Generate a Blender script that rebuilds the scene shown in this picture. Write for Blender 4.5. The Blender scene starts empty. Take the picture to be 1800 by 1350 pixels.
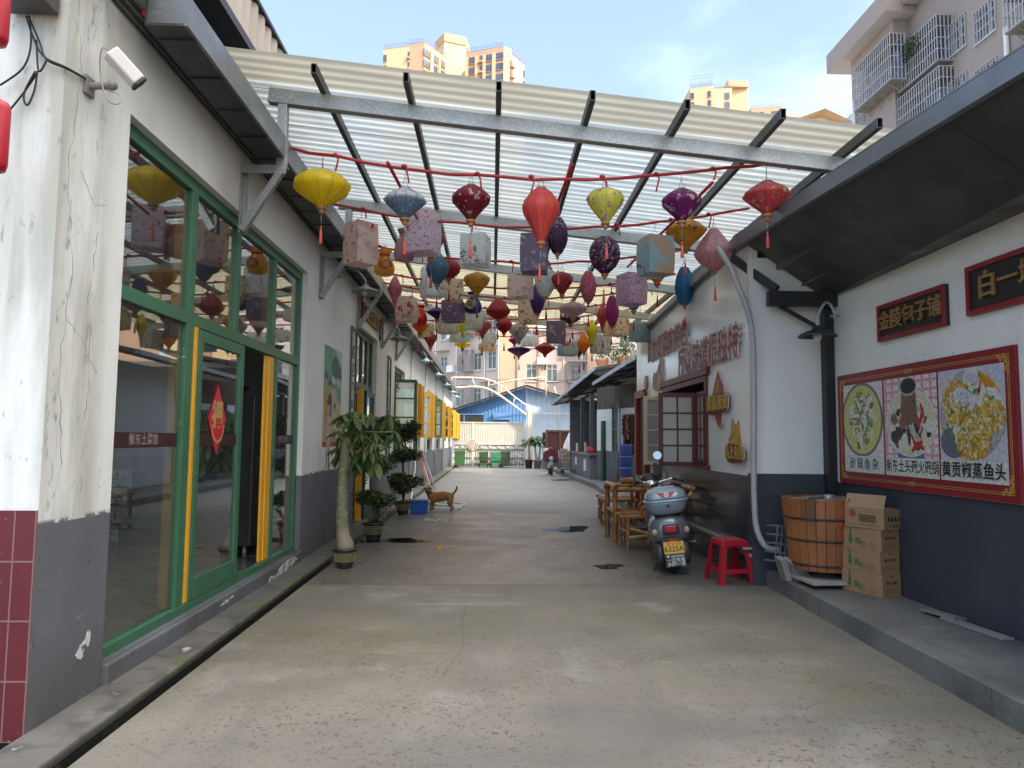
import bpy, bmesh, math, random
from mathutils import Vector, Matrix, Euler
R_ = math.radians
PI = math.pi
sc = bpy.context.scene
C = sc.collection
# ------------------------------------------------------------ camera
FPX, ROLL, VP, EYE = 1250.0, R_(.5), (865.0, 772.0), 1.55
_v = Matrix.Rotation(ROLL, 3, 'Z') @ Vector(((VP[0]-900)/FPX, (675-VP[1])/FPX, -1))
_p = math.atan(_v.y/_v.z)
_yy = -_v.y*math.sin(_p)-_v.z*math.cos(_p)
_yaw = math.atan(-_v.x/_yy)
CR = Matrix.Rotation(-_yaw, 3, 'Z') @ Matrix.Rotation(PI/2+_p, 3, 'X') @ Matrix.Rotation(ROLL, 3, 'Z')
CP = Vector((0, 0, EYE))
cd = bpy.data.cameras.new('camera'); cam = bpy.data.objects.new('camera', cd); C.objects.link(cam)
cam.matrix_world = Matrix.Translation(CP) @ CR.to_4x4()
cd.sensor_width = 36; cd.lens = FPX/1800*36; cd.clip_end = 3000; cd.clip_start = .05
sc.camera = cam
def at(px, py, X=None, Y=None, Z=None):
    """a point of the place, read off the photograph on a plane of known position"""
    d = CR @ Vector(((px-900)/FPX, (675-py)/FPX, -1))
    t = X/d.x if X is not None else (Y/d.y if Y is not None else (Z-EYE)/d.z)
    return CP + t*d
# ------------------------------------------------------------ sky, sun, exposure
SUN = Vector((.55, -.50, .67)).normalized()
w = bpy.data.worlds.new('World'); sc.world = w; w.use_nodes = True
nt = w.node_tree; nt.nodes.clear()
def nn(nt, t, **k):
    n = nt.nodes.new(t)
    for a, b in k.items(): setattr(n, a, b)
    return n
_o = nn(nt, 'ShaderNodeOutputWorld'); _b = nn(nt, 'ShaderNodeBackground'); _b.inputs[1].default_value = .12
_s = nn(nt, 'ShaderNodeTexSky', sky_type='NISHITA', sun_disc=False)
_s.sun_elevation = math.asin(SUN.z); _s.sun_rotation = math.atan2(SUN.x, SUN.y)
_s.air_density = 1.0; _s.dust_density = .6; _s.ozone_density = 1.6; _s.altitude = 80
_tc = nn(nt, 'ShaderNodeTexCoord')
def wmath(op, a, b=None):
    n = nn(nt, 'ShaderNodeMath', operation=op)
    for i, x in enumerate((a, b)):
        if x is None: continue
        if isinstance(x, (int, float)): n.inputs[i].default_value = x
        else: nt.links.new(x, n.inputs[i])
    return n.outputs[0]
def wramp(x, lo, hi):
    n = nn(nt, 'ShaderNodeMapRange', interpolation_type='SMOOTHSTEP')
    nt.links.new(x, n.inputs[0]); n.inputs[1].default_value = lo; n.inputs[2].default_value = hi
    return n.outputs[0]
_d = nn(nt, 'ShaderNodeVectorMath', operation='DOT_PRODUCT'); nt.links.new(_tc.outputs['Generated'], _d.inputs[0])
_d.inputs[1].default_value = (.48, -.22, .85)          # bright cloud bank added overhead and towards the sun, to fill the shaded lane
_n = nn(nt, 'ShaderNodeTexNoise'); _n.inputs['Scale'].default_value = 2.6; _n.inputs['Detail'].default_value = 7
_mp = nn(nt, 'ShaderNodeMapping'); _mp.inputs['Scale'].default_value = (1, 1, 2.4); nt.links.new(_tc.outputs['Generated'], _mp.inputs[0]); nt.links.new(_mp.outputs[0], _n.inputs['Vector'])
_bank = wramp(wmath('ADD', _d.outputs['Value'], wmath('MULTIPLY', wmath('SUBTRACT', _n.outputs[0], .5), .5)), .42, .86)
_wisp = wmath('ADD', wmath('MULTIPLY', wramp(_n.outputs[0], .50, .72), .40), .24)
_m1 = nn(nt, 'ShaderNodeMix', data_type='RGBA'); nt.links.new(_wisp, _m1.inputs[0]); nt.links.new(_s.outputs[0], _m1.inputs[6]); _m1.inputs[7].default_value = (4.3, 5.2, 6.6, 1)
_m2 = nn(nt, 'ShaderNodeMix', data_type='RGBA'); nt.links.new(_bank, _m2.inputs[0]); nt.links.new(_m1.outputs[2], _m2.inputs[6]); _m2.inputs[7].default_value = (17.0, 16.7, 16.4, 1)
nt.links.new(_m2.outputs[2], _b.inputs[0]); nt.links.new(_b.outputs[0], _o.inputs[0])
sl = bpy.data.lights.new('sun', 'SUN'); sl.energy = 2.2; sl.angle = R_(.5); sl.color = (1, .88, .72)
so = bpy.data.objects.new('sun', sl); C.objects.link(so); so.rotation_euler = (-SUN).to_track_quat('-Z', 'Y').to_euler()
vs = sc.view_settings; vs.view_transform = 'Standard'; vs.look = 'None'; vs.gamma = 1; vs.use_curve_mapping = False; vs.exposure = 1.42
sc.cycles.max_bounces = 9; sc.cycles.diffuse_bounces = 4; sc.cycles.glossy_bounces = 4; sc.cycles.transparent_max_bounces = 12; sc.cycles.transmission_bounces = 6
sc.cycles.caustics_reflective = False; sc.cycles.caustics_refractive = False; sc.cycles.sample_clamp_indirect = 6
# ------------------------------------------------------------ mesh builder
class MB:
    def __init__(s): s.v, s.f, s.m, s.sm = [], [], [], []; s.mi = 0; s.smooth = False; s.T = None
    def add(s, vs, fs, mi=None):
        o = len(s.v)
        for p in vs:
            p = Vector(p); s.v.append(s.T @ p if s.T else p)
        for f in fs: s.f.append([o+i for i in f]); s.m.append(s.mi if mi is None else mi); s.sm.append(s.smooth)
        return s
    def bx(s, x0, x1, y0, y1, z0, z1, mi=None):
        if x0 > x1: x0, x1 = x1, x0
        if y0 > y1: y0, y1 = y1, y0
        if z0 > z1: z0, z1 = z1, z0
        return s.add([(x0,y0,z0),(x1,y0,z0),(x1,y1,z0),(x0,y1,z0),(x0,y0,z1),(x1,y0,z1),(x1,y1,z1),(x0,y1,z1)],
              [(3,2,1,0),(4,5,6,7),(0,1,5,4),(1,2,6,5),(2,3,7,6),(3,0,4,7)], mi)
    def box(s, c, d, rot=None, mi=None, taper=1):
        h = [x/2 for x in d]; M = Euler(rot).to_matrix() if rot else Matrix.Identity(3); c = Vector(c)
        P = []
        for z in (-1, 1):
            k = taper if z > 0 else 1
            for x, y in ((-1,-1),(1,-1),(1,1),(-1,1)): P.append(c + M @ Vector((x*h[0]*k, y*h[1]*k, z*h[2])))
        return s.add(P, [(3,2,1,0),(4,5,6,7),(0,1,5,4),(1,2,6,5),(2,3,7,6),(3,0,4,7)], mi)
    def bar(s, p, q, a, b, up=(0,0,1), mi=None):
        p, q = Vector(p), Vector(q); d = (q-p).normalized(); u = Vector(up)
        if abs(d.dot(u)) > .98: u = Vector((0,1,0))
        r = d.cross(u).normalized(); u = r.cross(d); P = []
        for e in (p, q):
            for x, y in ((-1,-1),(1,-1),(1,1),(-1,1)): P.append(e + r*x*a/2 + u*y*b/2)
        return s.add(P, [(3,2,1,0),(4,5,6,7),(0,1,5,4),(1,2,6,5),(2,3,7,6),(3,0,4,7)], mi)
    def tube(s, pts, r, n=8, mi=None, caps=True, closed=False):
        pts = [Vector(p) for p in pts]; N = len(pts); rs = ([r[min(len(r)-1, round(i*(len(r)-1)/max(1,N-1)))] for i in range(N)] if len(r) != N else r) if isinstance(r, (list, tuple)) else [r]*N
        sm = s.smooth; s.smooth = True
        ref = None; rings = []
        for i, p in enumerate(pts):
            a = pts[(i-1) % N] if (i or closed) else p; b = pts[(i+1) % N] if (i < N-1 or closed) else p
            d = (b-a).normalized()
            if ref is None: ref = Vector((0,0,1)) if abs(d.z) < .9 else Vector((1,0,0))
            u = (ref - d*ref.dot(d)); u = u.normalized() if u.length > 1e-6 else d.orthogonal().normalized(); ref = u; v = d.cross(u)
            rings.append([p + (u*math.cos(2*PI*k/n)+v*math.sin(2*PI*k/n))*rs[i] for k in range(n)])
        V = [p for g in rings for p in g]; F = []
        for i in range(N if closed else N-1):
            j = (i+1) % N
            for k in range(n): F.append((i*n+k, i*n+(k+1) % n, j*n+(k+1) % n, j*n+k))
        if caps and not closed: F.append(tuple(range(n-1, -1, -1))); F.append(tuple((N-1)*n+k for k in range(n)))
        s.add(V, F, mi); s.smooth = sm; return s
    def lathe(s, prof, n=24, c=(0,0,0), mi=None, rib=0, ribs=12, flat=False):
        c = Vector(c); V = []; F = []; sm = s.smooth; s.smooth = not flat
        for r, z in prof:
            for k in range(n):
                a = 2*PI*k/n; rr = r*(1 - rib*abs(math.sin(a*ribs/2))) if rib else r
                V.append(c + Vector((rr*math.cos(a), rr*math.sin(a), z)))
        for i in range(len(prof)-1):
            for k in range(n): F.append((i*n+k, i*n+(k+1) % n, (i+1)*n+(k+1) % n, (i+1)*n+k))
        s.add(V, F, mi); s.smooth = sm; return s
    def prism(s, poly, z0, z1, M=None, mi=None, side=None):
        n = len(poly); V = [Vector((x, y, z0)) for x, y in poly]+[Vector((x, y, z1)) for x, y in poly]
        if M: V = [M @ p for p in V]
        s.add(V, [tuple(range(n-1, -1, -1)), tuple(range(n, 2*n))], mi)
        s.add(V, [(i, (i+1) % n, n+(i+1) % n, n+i) for i in range(n)], mi if side is None else side)
        return s
    def ell(s, c, r, n=12, m=8, mi=None, rot=None):
        M = Euler(rot).to_matrix() if rot else Matrix.Identity(3); c = Vector(c); sm = s.smooth; s.smooth = True
        V = []; F = []
        for i in range(m+1):
            t = PI*i/m
            for k in range(n):
                a = 2*PI*k/n; V.append(c + M @ Vector((r[0]*math.sin(t)*math.cos(a), r[1]*math.sin(t)*math.sin(a), -r[2]*math.cos(t))))
        for i in range(m):
            for k in range(n): F.append((i*n+k, i*n+(k+1) % n, (i+1)*n+(k+1) % n, (i+1)*n+k))
        s.add(V, F, mi); s.smooth = sm; return s
    def text(s, body, size, M, mi=None, depth=0, bold=0.0, align='CENTER', squeeze=1.0):
        vs_, fs_ = glyphs(body, bold, depth/size, align)
        s.add([M @ Vector((x*size*squeeze, y*size, z*size)) for x, y, z in vs_], fs_, mi); return s
    def build(s, name, mats, parent=None, bevel=0, sub=0, seg=2, loc=None):
        me = bpy.data.meshes.new(name); me.from_pydata([tuple(p) for p in s.v], [], s.f)
        for m in (mats if isinstance(mats, (list, tuple)) else [mats]): me.materials.append(m)
        for p, m, q in zip(me.polygons, s.m, s.sm): p.material_index = m; p.use_smooth = q
        me.update()
        o = bpy.data.objects.new(name, me); C.objects.link(o)
        if parent: o.parent = parent
        if loc: o.location = loc
        if bevel:
            b = o.modifiers.new('b', 'BEVEL'); b.width = bevel; b.segments = seg; b.limit_method = 'ANGLE'; b.angle_limit = R_(40)
        if sub: q = o.modifiers.new('s', 'SUBSURF'); q.levels = sub; q.render_levels = sub
        return o
def curve(P, n=6):
    P = [Vector(p) for p in P]; Q = []
    for i in range(len(P)-1):
        a, b_, c, d = P[max(0,i-1)], P[i], P[i+1], P[min(len(P)-1,i+2)]
        for k in range(n):
            t = k/n; Q.append(.5*((2*b_)+(c-a)*t+(2*a-5*b_+4*c-d)*t*t+(3*b_-a-3*c+d)*t**3))
    return Q+[P[-1]]
_gl = {}
def glyphs(body, bold, depth, align):
    k = (body, bold, round(depth, 4), align)
    if k not in _gl:
        cu = bpy.data.curves.new('t', 'FONT'); cu.body = body; cu.size = 1; cu.align_x = align; cu.align_y = 'CENTER'; cu.offset = bold; cu.extrude = depth/2; cu.resolution_u = 3
        o = bpy.data.objects.new('t', cu); C.objects.link(o); dg = bpy.context.evaluated_depsgraph_get()
        me = bpy.data.meshes.new_from_object(o.evaluated_get(dg))
        _gl[k] = ([tuple(v.co) for v in me.vertices], [tuple(p.vertices) for p in me.polygons])
        bpy.data.objects.remove(o); bpy.data.curves.remove(cu); bpy.data.meshes.remove(me)
    return _gl[k]
def face_M(origin, right, up):
    """frame of a flat surface: x = right, y = up, z = out of it"""
    r = Vector(right).normalized(); u = Vector(up).normalized(); n = r.cross(u)
    return Matrix.Translation(Vector(origin)) @ Matrix((r, u, n)).transposed().to_4x4()
def tag(o, label=None, cat=None, group=None, kind=None):
    if label: o['label'] = label
    if cat: o['category'] = cat
    if group: o['group'] = group
    if kind: o['kind'] = kind
    return o
def empty(name, loc, label, cat, group=None, rz=0):
    o = bpy.data.objects.new(name, None); C.objects.link(o); o.location = loc; o.rotation_euler = (0, 0, rz); o.empty_display_size = .1
    return tag(o, label, cat, group)
def copy_tree(o, parent=None):
    c = o.copy(); C.objects.link(c); c.parent = parent
    for ch in o.children: copy_tree(ch, c)
    return c
def st(o): o['kind'] = 'structure'; return o
# ------------------------------------------------------------ materials
def mat(name, col, rough=.6, metal=0, spec=.5, var=.12, vs=2.5, layers=(), bump=0, bs=40, coat=0, rnd=False, rvar=0, bl=None, sheen=0, trl=0):
    """layered surface: base colour with uneven tone, plus layers (stains, flecks, print) each a mask of its own"""
    m = bpy.data.materials.new(name); m.use_nodes = True; t = m.node_tree; b = t.nodes['Principled BSDF']; L = t.links.new
    b.inputs['Roughness'].default_value = rough; b.inputs['Metallic'].default_value = metal; b.inputs['Specular IOR Level'].default_value = spec
    b.inputs['Coat Weight'].default_value = coat
    tc = nn(t, 'ShaderNodeTexCoord').outputs['Object']
    if rnd:
        oi = nn(t, 'ShaderNodeObjectInfo'); q = nn(t, 'ShaderNodeVectorMath', operation='ADD'); s = nn(t, 'ShaderNodeVectorMath', operation='SCALE')
        cx = nn(t, 'ShaderNodeCombineXYZ'); 
        for i in range(3): L(oi.outputs['Random'], cx.inputs[i])
        L(cx.outputs[0], s.inputs[0]); s.inputs['Scale'].default_value = 37.0; L(tc, q.inputs[0]); L(s.outputs[0], q.inputs[1]); pc = q.outputs[0]
    else: pc = tc
    def noise(scale, st_=(1,1,1), off=0, det=4, rgh=.55, dist=0):
        mp = nn(t, 'ShaderNodeMapping'); mp.inputs['Scale'].default_value = st_; mp.inputs['Location'].default_value = (off*1.7, off*.9, off*2.3); L(pc, mp.inputs[0])
        n = nn(t, 'ShaderNodeTexNoise'); n.inputs['Scale'].default_value = scale; n.inputs['Detail'].default_value = det; n.inputs['Roughness'].default_value = rgh; n.inputs['Distortion'].default_value = dist; L(mp.outputs[0], n.inputs['Vector'])
        return n.outputs[0]
    def rmp(x, lo, hi, a=0, c=1, smooth=True):
        n = nn(t, 'ShaderNodeMapRange'); n.interpolation_type = 'SMOOTHSTEP' if smooth else 'LINEAR'
        L(x, n.inputs[0]); n.inputs[1].default_value = lo; n.inputs[2].default_value = hi; n.inputs[3].default_value = a; n.inputs[4].default_value = c
        return n.outputs[0]
    def mul(x, y):
        n = nn(t, 'ShaderNodeMath', operation='MULTIPLY')
        for i, q in enumerate((x, y)):
            if isinstance(q, (int, float)): n.inputs[i].default_value = q
            else: L(q, n.inputs[i])
        return n.outputs[0]
    base = nn(t, 'ShaderNodeRGB'); base.outputs[0].default_value = (*col, 1); cur = base.outputs[0]
    ro = None
    if var:
        s = nn(t, 'ShaderNodeVectorMath', operation='SCALE'); L(cur, s.inputs[0]); L(rmp(noise(vs, det=7), .25, .75, 1-var, 1+var, False), s.inputs['Scale']); cur = s.outputs[0]
    for l in layers:
        k = l.get('k', 'n'); off = l.get('off', 0); s_ = l.get('st', (1,1,1))
        if k == 'n': x = rmp(noise(l['s'], s_, off, l.get('d', 5), .6, l.get('dist', 0)), l['lo'], l['hi'])
        elif k == 'z':
            sx = nn(t, 'ShaderNodeSeparateXYZ'); L(tc, sx.inputs[0]); x = rmp(sx.outputs[l.get('ax', 2)], l['lo'], l['hi'])
        elif k == 'g':   # regular grid lines (tiles, panels)
            sx = nn(t, 'ShaderNodeSeparateXYZ'); L(tc, sx.inputs[0]); pr = None
            for ax, per, wd in l['g']:
                a = nn(t, 'ShaderNodeMath', operation='PINGPONG'); q = nn(t, 'ShaderNodeMath', operation='ADD'); L(sx.outputs[ax], q.inputs[0]); q.inputs[1].default_value = off
                L(q.outputs[0], a.inputs[0]); a.inputs[1].default_value = per/2
                x = rmp(a.outputs[0], wd*.35, wd, 1, 0)
                if pr: mx = nn(t, 'ShaderNodeMath', operation='MAXIMUM'); L(pr, mx.inputs[0]); L(x, mx.inputs[1]); x = mx.outputs[0]
                pr = x
        else:
            mp = nn(t, 'ShaderNodeMapping'); mp.inputs['Scale'].default_value = s_; mp.inputs['Location'].default_value = (off, off*2.1, off*.7); L(pc, mp.inputs[0])
            src = mp.outputs[0]
            if l.get('dist'):
                ns = nn(t, 'ShaderNodeTexNoise'); ns.inputs['Scale'].default_value = l['s']*.7; L(src, ns.inputs['Vector'])
                av = nn(t, 'ShaderNodeMix', data_type='VECTOR'); av.inputs[0].default_value = l['dist']; L(src, av.inputs[4]); L(ns.outputs['Color'], av.inputs[5]); src = av.outputs[1]
            vo = nn(t, 'ShaderNodeTexVoronoi'); vo.inputs['Scale'].default_value = l['s']; L(src, vo.inputs['Vector'])
            if k == 'e': vo.feature = 'DISTANCE_TO_EDGE'
            x = rmp(vo.outputs['Distance'], l['lo'], l['hi'], 1, 0)
            if 'keep' in l:   # only some of the cells
                sx = nn(t, 'ShaderNodeSeparateColor'); L(vo.outputs['Color'], sx.inputs[0]); x = mul(x, rmp(sx.outputs[0], 1-l['keep'], 1-l['keep']+.01))
        if 'cl' in l: x = mul(x, rmp(noise(l['cl'][0], (1,1,1), off+5, 3), l['cl'][1], l['cl'][2]))
        if 'z' in l:
            sx = nn(t, 'ShaderNodeSeparateXYZ'); L(tc, sx.inputs[0]); x = mul(x, rmp(sx.outputs[l.get('zax', 2)], l['z'][0], l['z'][1], 1, 0))
        if 'amt' in l: x = mul(x, l['amt'])
        if l.get('c') is not None:
            n = nn(t, 'ShaderNodeMix', data_type='RGBA', clamp_factor=True); L(x, n.inputs[0]); L(cur, n.inputs[6]); n.inputs[7].default_value = (*l['c'], 1); cur = n.outputs[2]
        if 'r' in l:
            n = nn(t, 'ShaderNodeMix', data_type='FLOAT'); L(x, n.inputs[0])
            if ro: L(ro, n.inputs[2])
            else: n.inputs[2].default_value = rough
            n.inputs[3].default_value = l['r']; ro = n.outputs[0]
    if rvar:
        n = nn(t, 'ShaderNodeMath', operation='ADD'); n.use_clamp = True
        if ro: L(ro, n.inputs[0])
        else: n.inputs[0].default_value = rough
        L(rmp(noise(vs*1.7, off=9), .3, .7, -rvar, rvar, False), n.inputs[1]); ro = n.outputs[0]
    L(cur, b.inputs['Base Color'])
    if ro: L(ro, b.inputs['Roughness'])
    if bump:
        bn = nn(t, 'ShaderNodeBump'); bn.inputs['Strength'].default_value = bump; bn.inputs['Distance'].default_value = .01; L(noise(bs, off=3, det=5), bn.inputs['Height']); L(bn.outputs[0], b.inputs['Normal'])
    if trl:
        tr = nn(t, 'ShaderNodeBsdfTranslucent'); L(cur, tr.inputs[0]); mx = nn(t, 'ShaderNodeMixShader'); mx.inputs[0].default_value = trl
        L(b.outputs[0], mx.inputs[1]); L(tr.outputs[0], mx.inputs[2]); L(mx.outputs[0], t.nodes['Material Output'].inputs[0])
    return m
def glass(name, tint=(.8,.86,.84), refl=1.0, minr=.06, dirt=.04):
    m = bpy.data.materials.new(name); m.use_nodes = True; t = m.node_tree; t.nodes.clear(); L = t.links.new
    o = nn(t, 'ShaderNodeOutputMaterial'); tr = nn(t, 'ShaderNodeBsdfTransparent'); tr.inputs[0].default_value = (*tint, 1)
    g = nn(t, 'ShaderNodeBsdfGlossy'); g.inputs['Roughness'].default_value = .015; g.inputs[0].default_value = (.95, .97, .97, 1)
    lw = nn(t, 'ShaderNodeLayerWeight'); f = nn(t, 'ShaderNodeMath', operation='POWER'); L(lw.outputs['Facing'], f.inputs[0]); f.inputs[1].default_value = 3.2
    a = nn(t, 'ShaderNodeMath', operation='MULTIPLY_ADD'); L(f.outputs[0], a.inputs[0]); a.inputs[1].default_value = refl; a.inputs[2].default_value = minr; a.use_clamp = True
    mx = nn(t, 'ShaderNodeMixShader'); L(a.outputs[0], mx.inputs[0]); L(tr.outputs[0], mx.inputs[1]); L(g.outputs[0], mx.inputs[2])
    df = nn(t, 'ShaderNodeBsdfDiffuse'); df.inputs[0].default_value = (.5, .5, .48, 1); m2 = nn(t, 'ShaderNodeMixShader'); m2.inputs[0].default_value = dirt
    L(mx.outputs[0], m2.inputs[1]); L(df.outputs[0], m2.inputs[2]); L(m2.outputs[0], o.inputs[0]); return m
def Ly(c, s, lo, hi, **k): return dict(c=c, s=s, lo=lo, hi=hi, **k)
GREY_STAIN = (.28, .27, .25); MOSS = (.09, .10, .03)
m_plaster = mat('white_plaster', (.80,.80,.79), .75, var=.06, vs=1.3, bump=.35, bs=9, layers=[
    Ly((.40,.40,.33), 1.5, .36, .62, st=(2,2,.3), off=8, z=(4.2,4.42), zax=1, amt=.75), Ly((.30,.30,.29), 14, .60, .70, st=(1,1,.4), off=3, z=(4.3,4.5), zax=1, amt=.8, d=6), Ly((.14,.14,.13), 3.2, .0, .014, k='e', dist=.5, st=(1,.8,.35), z=(4.1,4.35), zax=1, amt=.0), Ly((.12,.10,.06), 5, .50, .62, off=6, z=(1.32,1.2), amt=.0),
    Ly((.60,.595,.57), 1.6, .48, .78, amt=.5, d=8), Ly((.42,.41,.38), 60, .68, .74, amt=.5, d=2),
    Ly((.52,.52,.47), .8, .54, .76, st=(1,1,.7), off=4, amt=.3), Ly((.40,.39,.36), 2.5, .50, .75, st=(1,1,.6), z=(1.1,1.7), amt=.5), Ly((.145,.152,.175), 3.5, .47, .52, z=(1.085,1.112), d=6)])
m_dado = mat('grey_painted_dado', (.135,.142,.165), .62, var=.16, vs=1.6, bump=.35, bs=14, layers=[
    Ly((.30,.30,.31), 26, .64, .70, st=(1,.25,1), off=12, cl=(1.2,.5,.62), amt=.6), Ly((.60,.60,.58), 9, .66, .69, off=15, z=(1.03,1.08), amt=0), Ly((.045,.047,.052), 5, .62, .66, st=(1,1,.5), off=17, d=7, amt=.55),
    Ly((.20,.205,.215), 2.5, .54, .75, amt=.5), Ly((.055,.057,.062), 9, .64, .70, amt=.7), Ly((.62,.62,.60), 3.2, .70, .715, off=7, amt=.9, z=(.25,.6)),
    Ly((.085,.08,.07), 2.0, .35, .6, z=(.05,.5), amt=.7)])
m_green = mat('green_paint', (.045,.155,.085), .42, var=.14, vs=3, layers=[Ly((.5,.47,.38), 26, .70, .73, amt=.8, d=3), Ly((.02,.06,.035), 5, .6, .8, amt=.6)])
m_dgreen = mat('dark_green_paint', (.022,.07,.04), .4, var=.15)
m_yellow = mat('yellow_paint', (.82,.40,.025), .42, var=.08, vs=4, layers=[Ly((.45,.2,.02), 9, .64, .76, amt=.6)])
m_yellow2 = mat('ochre_yellow_paint', (.46,.27,.035), .5, var=.1, vs=4)
m_glass = glass('window_glass', minr=.07, refl=.95, tint=(.88,.91,.90), dirt=.015)
m_glassd = glass('dim_window_glass', tint=(.7,.75,.75), minr=.16)
m_galv = mat('galvanised_steel', (.36,.375,.38), .42, metal=.55, var=.12, vs=5, layers=[Ly((.52,.53,.52), 40, .5, .62, amt=.6, d=2), Ly((.20,.17,.13), 3, .66, .78, amt=.6)])
m_steel = mat('dark_painted_steel', (.075,.08,.082), .5, metal=.2, var=.18, vs=4, layers=[Ly((.14,.14,.135), 12, .6, .75, amt=.6)])
m_gutter = mat('grey_gutter_metal', (.19,.20,.21), .38, metal=.5, var=.16, vs=3, rvar=.1, layers=[Ly((.33,.34,.35), 4, .52, .7, st=(1,.3,2), amt=.6), Ly((.06,.06,.06), 6, .62, .75, amt=.6)])
m_black = mat('black_steel', (.018,.019,.021), .5, var=.2)
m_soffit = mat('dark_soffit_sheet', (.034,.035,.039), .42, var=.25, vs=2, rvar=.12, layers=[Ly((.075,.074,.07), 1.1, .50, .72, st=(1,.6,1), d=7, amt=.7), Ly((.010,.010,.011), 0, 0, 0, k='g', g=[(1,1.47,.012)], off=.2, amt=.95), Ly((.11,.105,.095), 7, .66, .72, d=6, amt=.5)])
m_red = mat('red_plastic_tube', (.46,.022,.028), .4, var=.1)
m_cable = mat('black_cable', (.025,.025,.027), .6, var=.1)
m_white = mat('white_paint', (.74,.74,.72), .5, var=.06)
m_cream = mat('cream_paint', (.72,.62,.46), .5, var=.08)
m_wood = mat('brown_wood', (.14,.062,.028), .55, var=.25, vs=6)
m_dark = mat('dark_interior', (.03,.03,.032), .8, var=.2)
m_chrome = mat('chrome', (.75,.75,.76), .12, metal=1, var=0)
m_rubber = mat('black_rubber', (.02,.02,.021), .65, var=.1)
# ============================================================ ground
m_ground = mat('yard_earth', (.20,.19,.17), .9, var=.2, vs=.6)
m_conc = mat('worn_concrete', (.188,.168,.137), .8, var=.28, vs=.9, bump=.8, bs=60, layers=[
    Ly((.095,.082,.065), 120, .54, .66, d=3, amt=.55), Ly((.30,.28,.245), 90, .60, .70, off=2, d=3, amt=.5),
    Ly((.175,.16,.12), .55, .44, .66, off=2, amt=.8), Ly((.265,.247,.215), 1.6, .52, .72, off=6, amt=.7), Ly((.115,.112,.058), .6, .48, .66, off=11, amt=.5, d=6),
    Ly((.105,.085,.07), 16, .18, .28, k='v', keep=.6, dist=.14, cl=(1.1,.36,.60), z=(4.4,7.0), zax=1, amt=.85), Ly((.055,.045,.038), 28, .24, .36, k='v', keep=.6, dist=.10, off=3, cl=(1.3,.32,.58), z=(5.0,7.74), zax=1, amt=.8), Ly((.10,.095,.085), .55, .0, .006, k='e', dist=.35, cl=(.35,.5,.56), amt=.6), Ly((.14,.13,.115), .9, .48, .66, st=(2.4,.25,1), off=19, d=6, amt=.5), Ly((.075,.065,.055), 48, .22, .34, k='v', keep=.45, dist=.1, cl=(.8,.32,.6), amt=.8),
    Ly((.158,.143,.125), 0, 7.74, 7.76, k='z', ax=1, r=.34), Ly((.085,.083,.08), .7, .44, .62, st=(.7,1,1), off=21, z=(7.76,7.75), zax=1, amt=.0),
    Ly((.225,.185,.14), .5, .45, .66, off=14, z=(13.6,11.5), zax=1, amt=.0),
    Ly((.172,.168,.158), 0, 15.05, 15.15, k='z', ax=1, r=.6),
    Ly((.10,.098,.095), .45, .50, .68, st=(.5,1.6,1), off=31, amt=.55), Ly((.42,.41,.39), .9, .62, .78, st=(.5,1.8,1), off=41, amt=.5),
    Ly((.06,.057,.05), 0, 0, 0, k='g', g=[(1,7.35,.018)], off=-.4, amt=.85)], rvar=.12)
MB().add([(-900,-300,-.16),(900,-300,-.16),(900,1500,-.16),(-900,1500,-.16)], [(0,1,2,3)]).build('ground', m_ground)['kind'] = 'structure'
MB().bx(-1.97, 9, -14, 43, -.13, 0).build('lane', m_conc)['kind'] = 'structure'
m_strip = mat('mossy_concrete_edge', (.125,.118,.108), .8, var=.25, vs=3, bump=.4, bs=30, layers=[Ly((.10,.11,.03), 2.2, .46, .62, off=3, amt=.7, z=(-2.10,-2.16), zax=0) , Ly((.055,.053,.05), 4, .5, .68, amt=.7), Ly((.22,.215,.2), 3, .6, .75, off=8, amt=.6), Ly((.5,.5,.48), 4, .68, .74, amt=.8)])
b = MB(); b.bx(-2.35, -2.05, -14, 43, -.13, .045); b.build('kerb_strip', m_strip, bevel=.012)['kind'] = 'structure'
MB().bx(-2.06, -1.96, -14, 43, -.15, -.125).build('drain_channel', mat('wet_drain_mud', (.02,.02,.014), .3, var=.3))['kind'] = 'structure'
b = MB(); b.bx(-2.049, -2.025, -14, 9.2, -.12, .016); b.build('drain_edge', mat('drain_gap_shade_slime', (.010,.010,.008), .6, var=.4, layers=[Ly((.05,.055,.02), 5, .58, .68)]))['kind'] = 'structure'  # face coloured near black as the shade of the gap, slime flecks over it
m_pave = mat('pavement_concrete', (.165,.163,.158), .62, var=.24, vs=1.2, bump=.7, bs=45, layers=[Ly((.05,.05,.048), .9, .0, .006, k='e', dist=.45, cl=(.5,.46,.52), amt=.7), Ly((.09,.088,.084), 110, .54, .66, d=3, amt=.5),Ly((.085,.085,.083), 1.1, .46, .68, amt=.85), Ly((.34,.34,.33), 2.4, .61, .72, off=5, amt=.6), Ly((.08,.08,.075), 14, .66, .72, amt=.6), Ly((.06,.06,.055), 0, 0, 0, k='g', g=[(1,2.3,.01)], off=.5, amt=.7)])
b = MB(); P = [(2.80,-2),(2.83,3),(2.92,6.2),(2.98,7.7),(3.0,8.45),(4.2,8.45),(4.2,-2)]
b.prism(P, -.05, .16); b.build('pavement', m_pave, bevel=.015)['kind'] = 'structure'
b = MB(); P = [(2.95,14.2),(3.05,18),(3.28,22.8),(3.15,28),(3.02,33),(2.9,38),(9,38),(9,14.2)]
b.prism(P, -.05, .16); b.build('far_pavement', m_pave, bevel=.015)['kind'] = 'structure'
m_wet = mat('puddle_water', (.012,.011,.009), .03, var=0, spec=.6)
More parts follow.
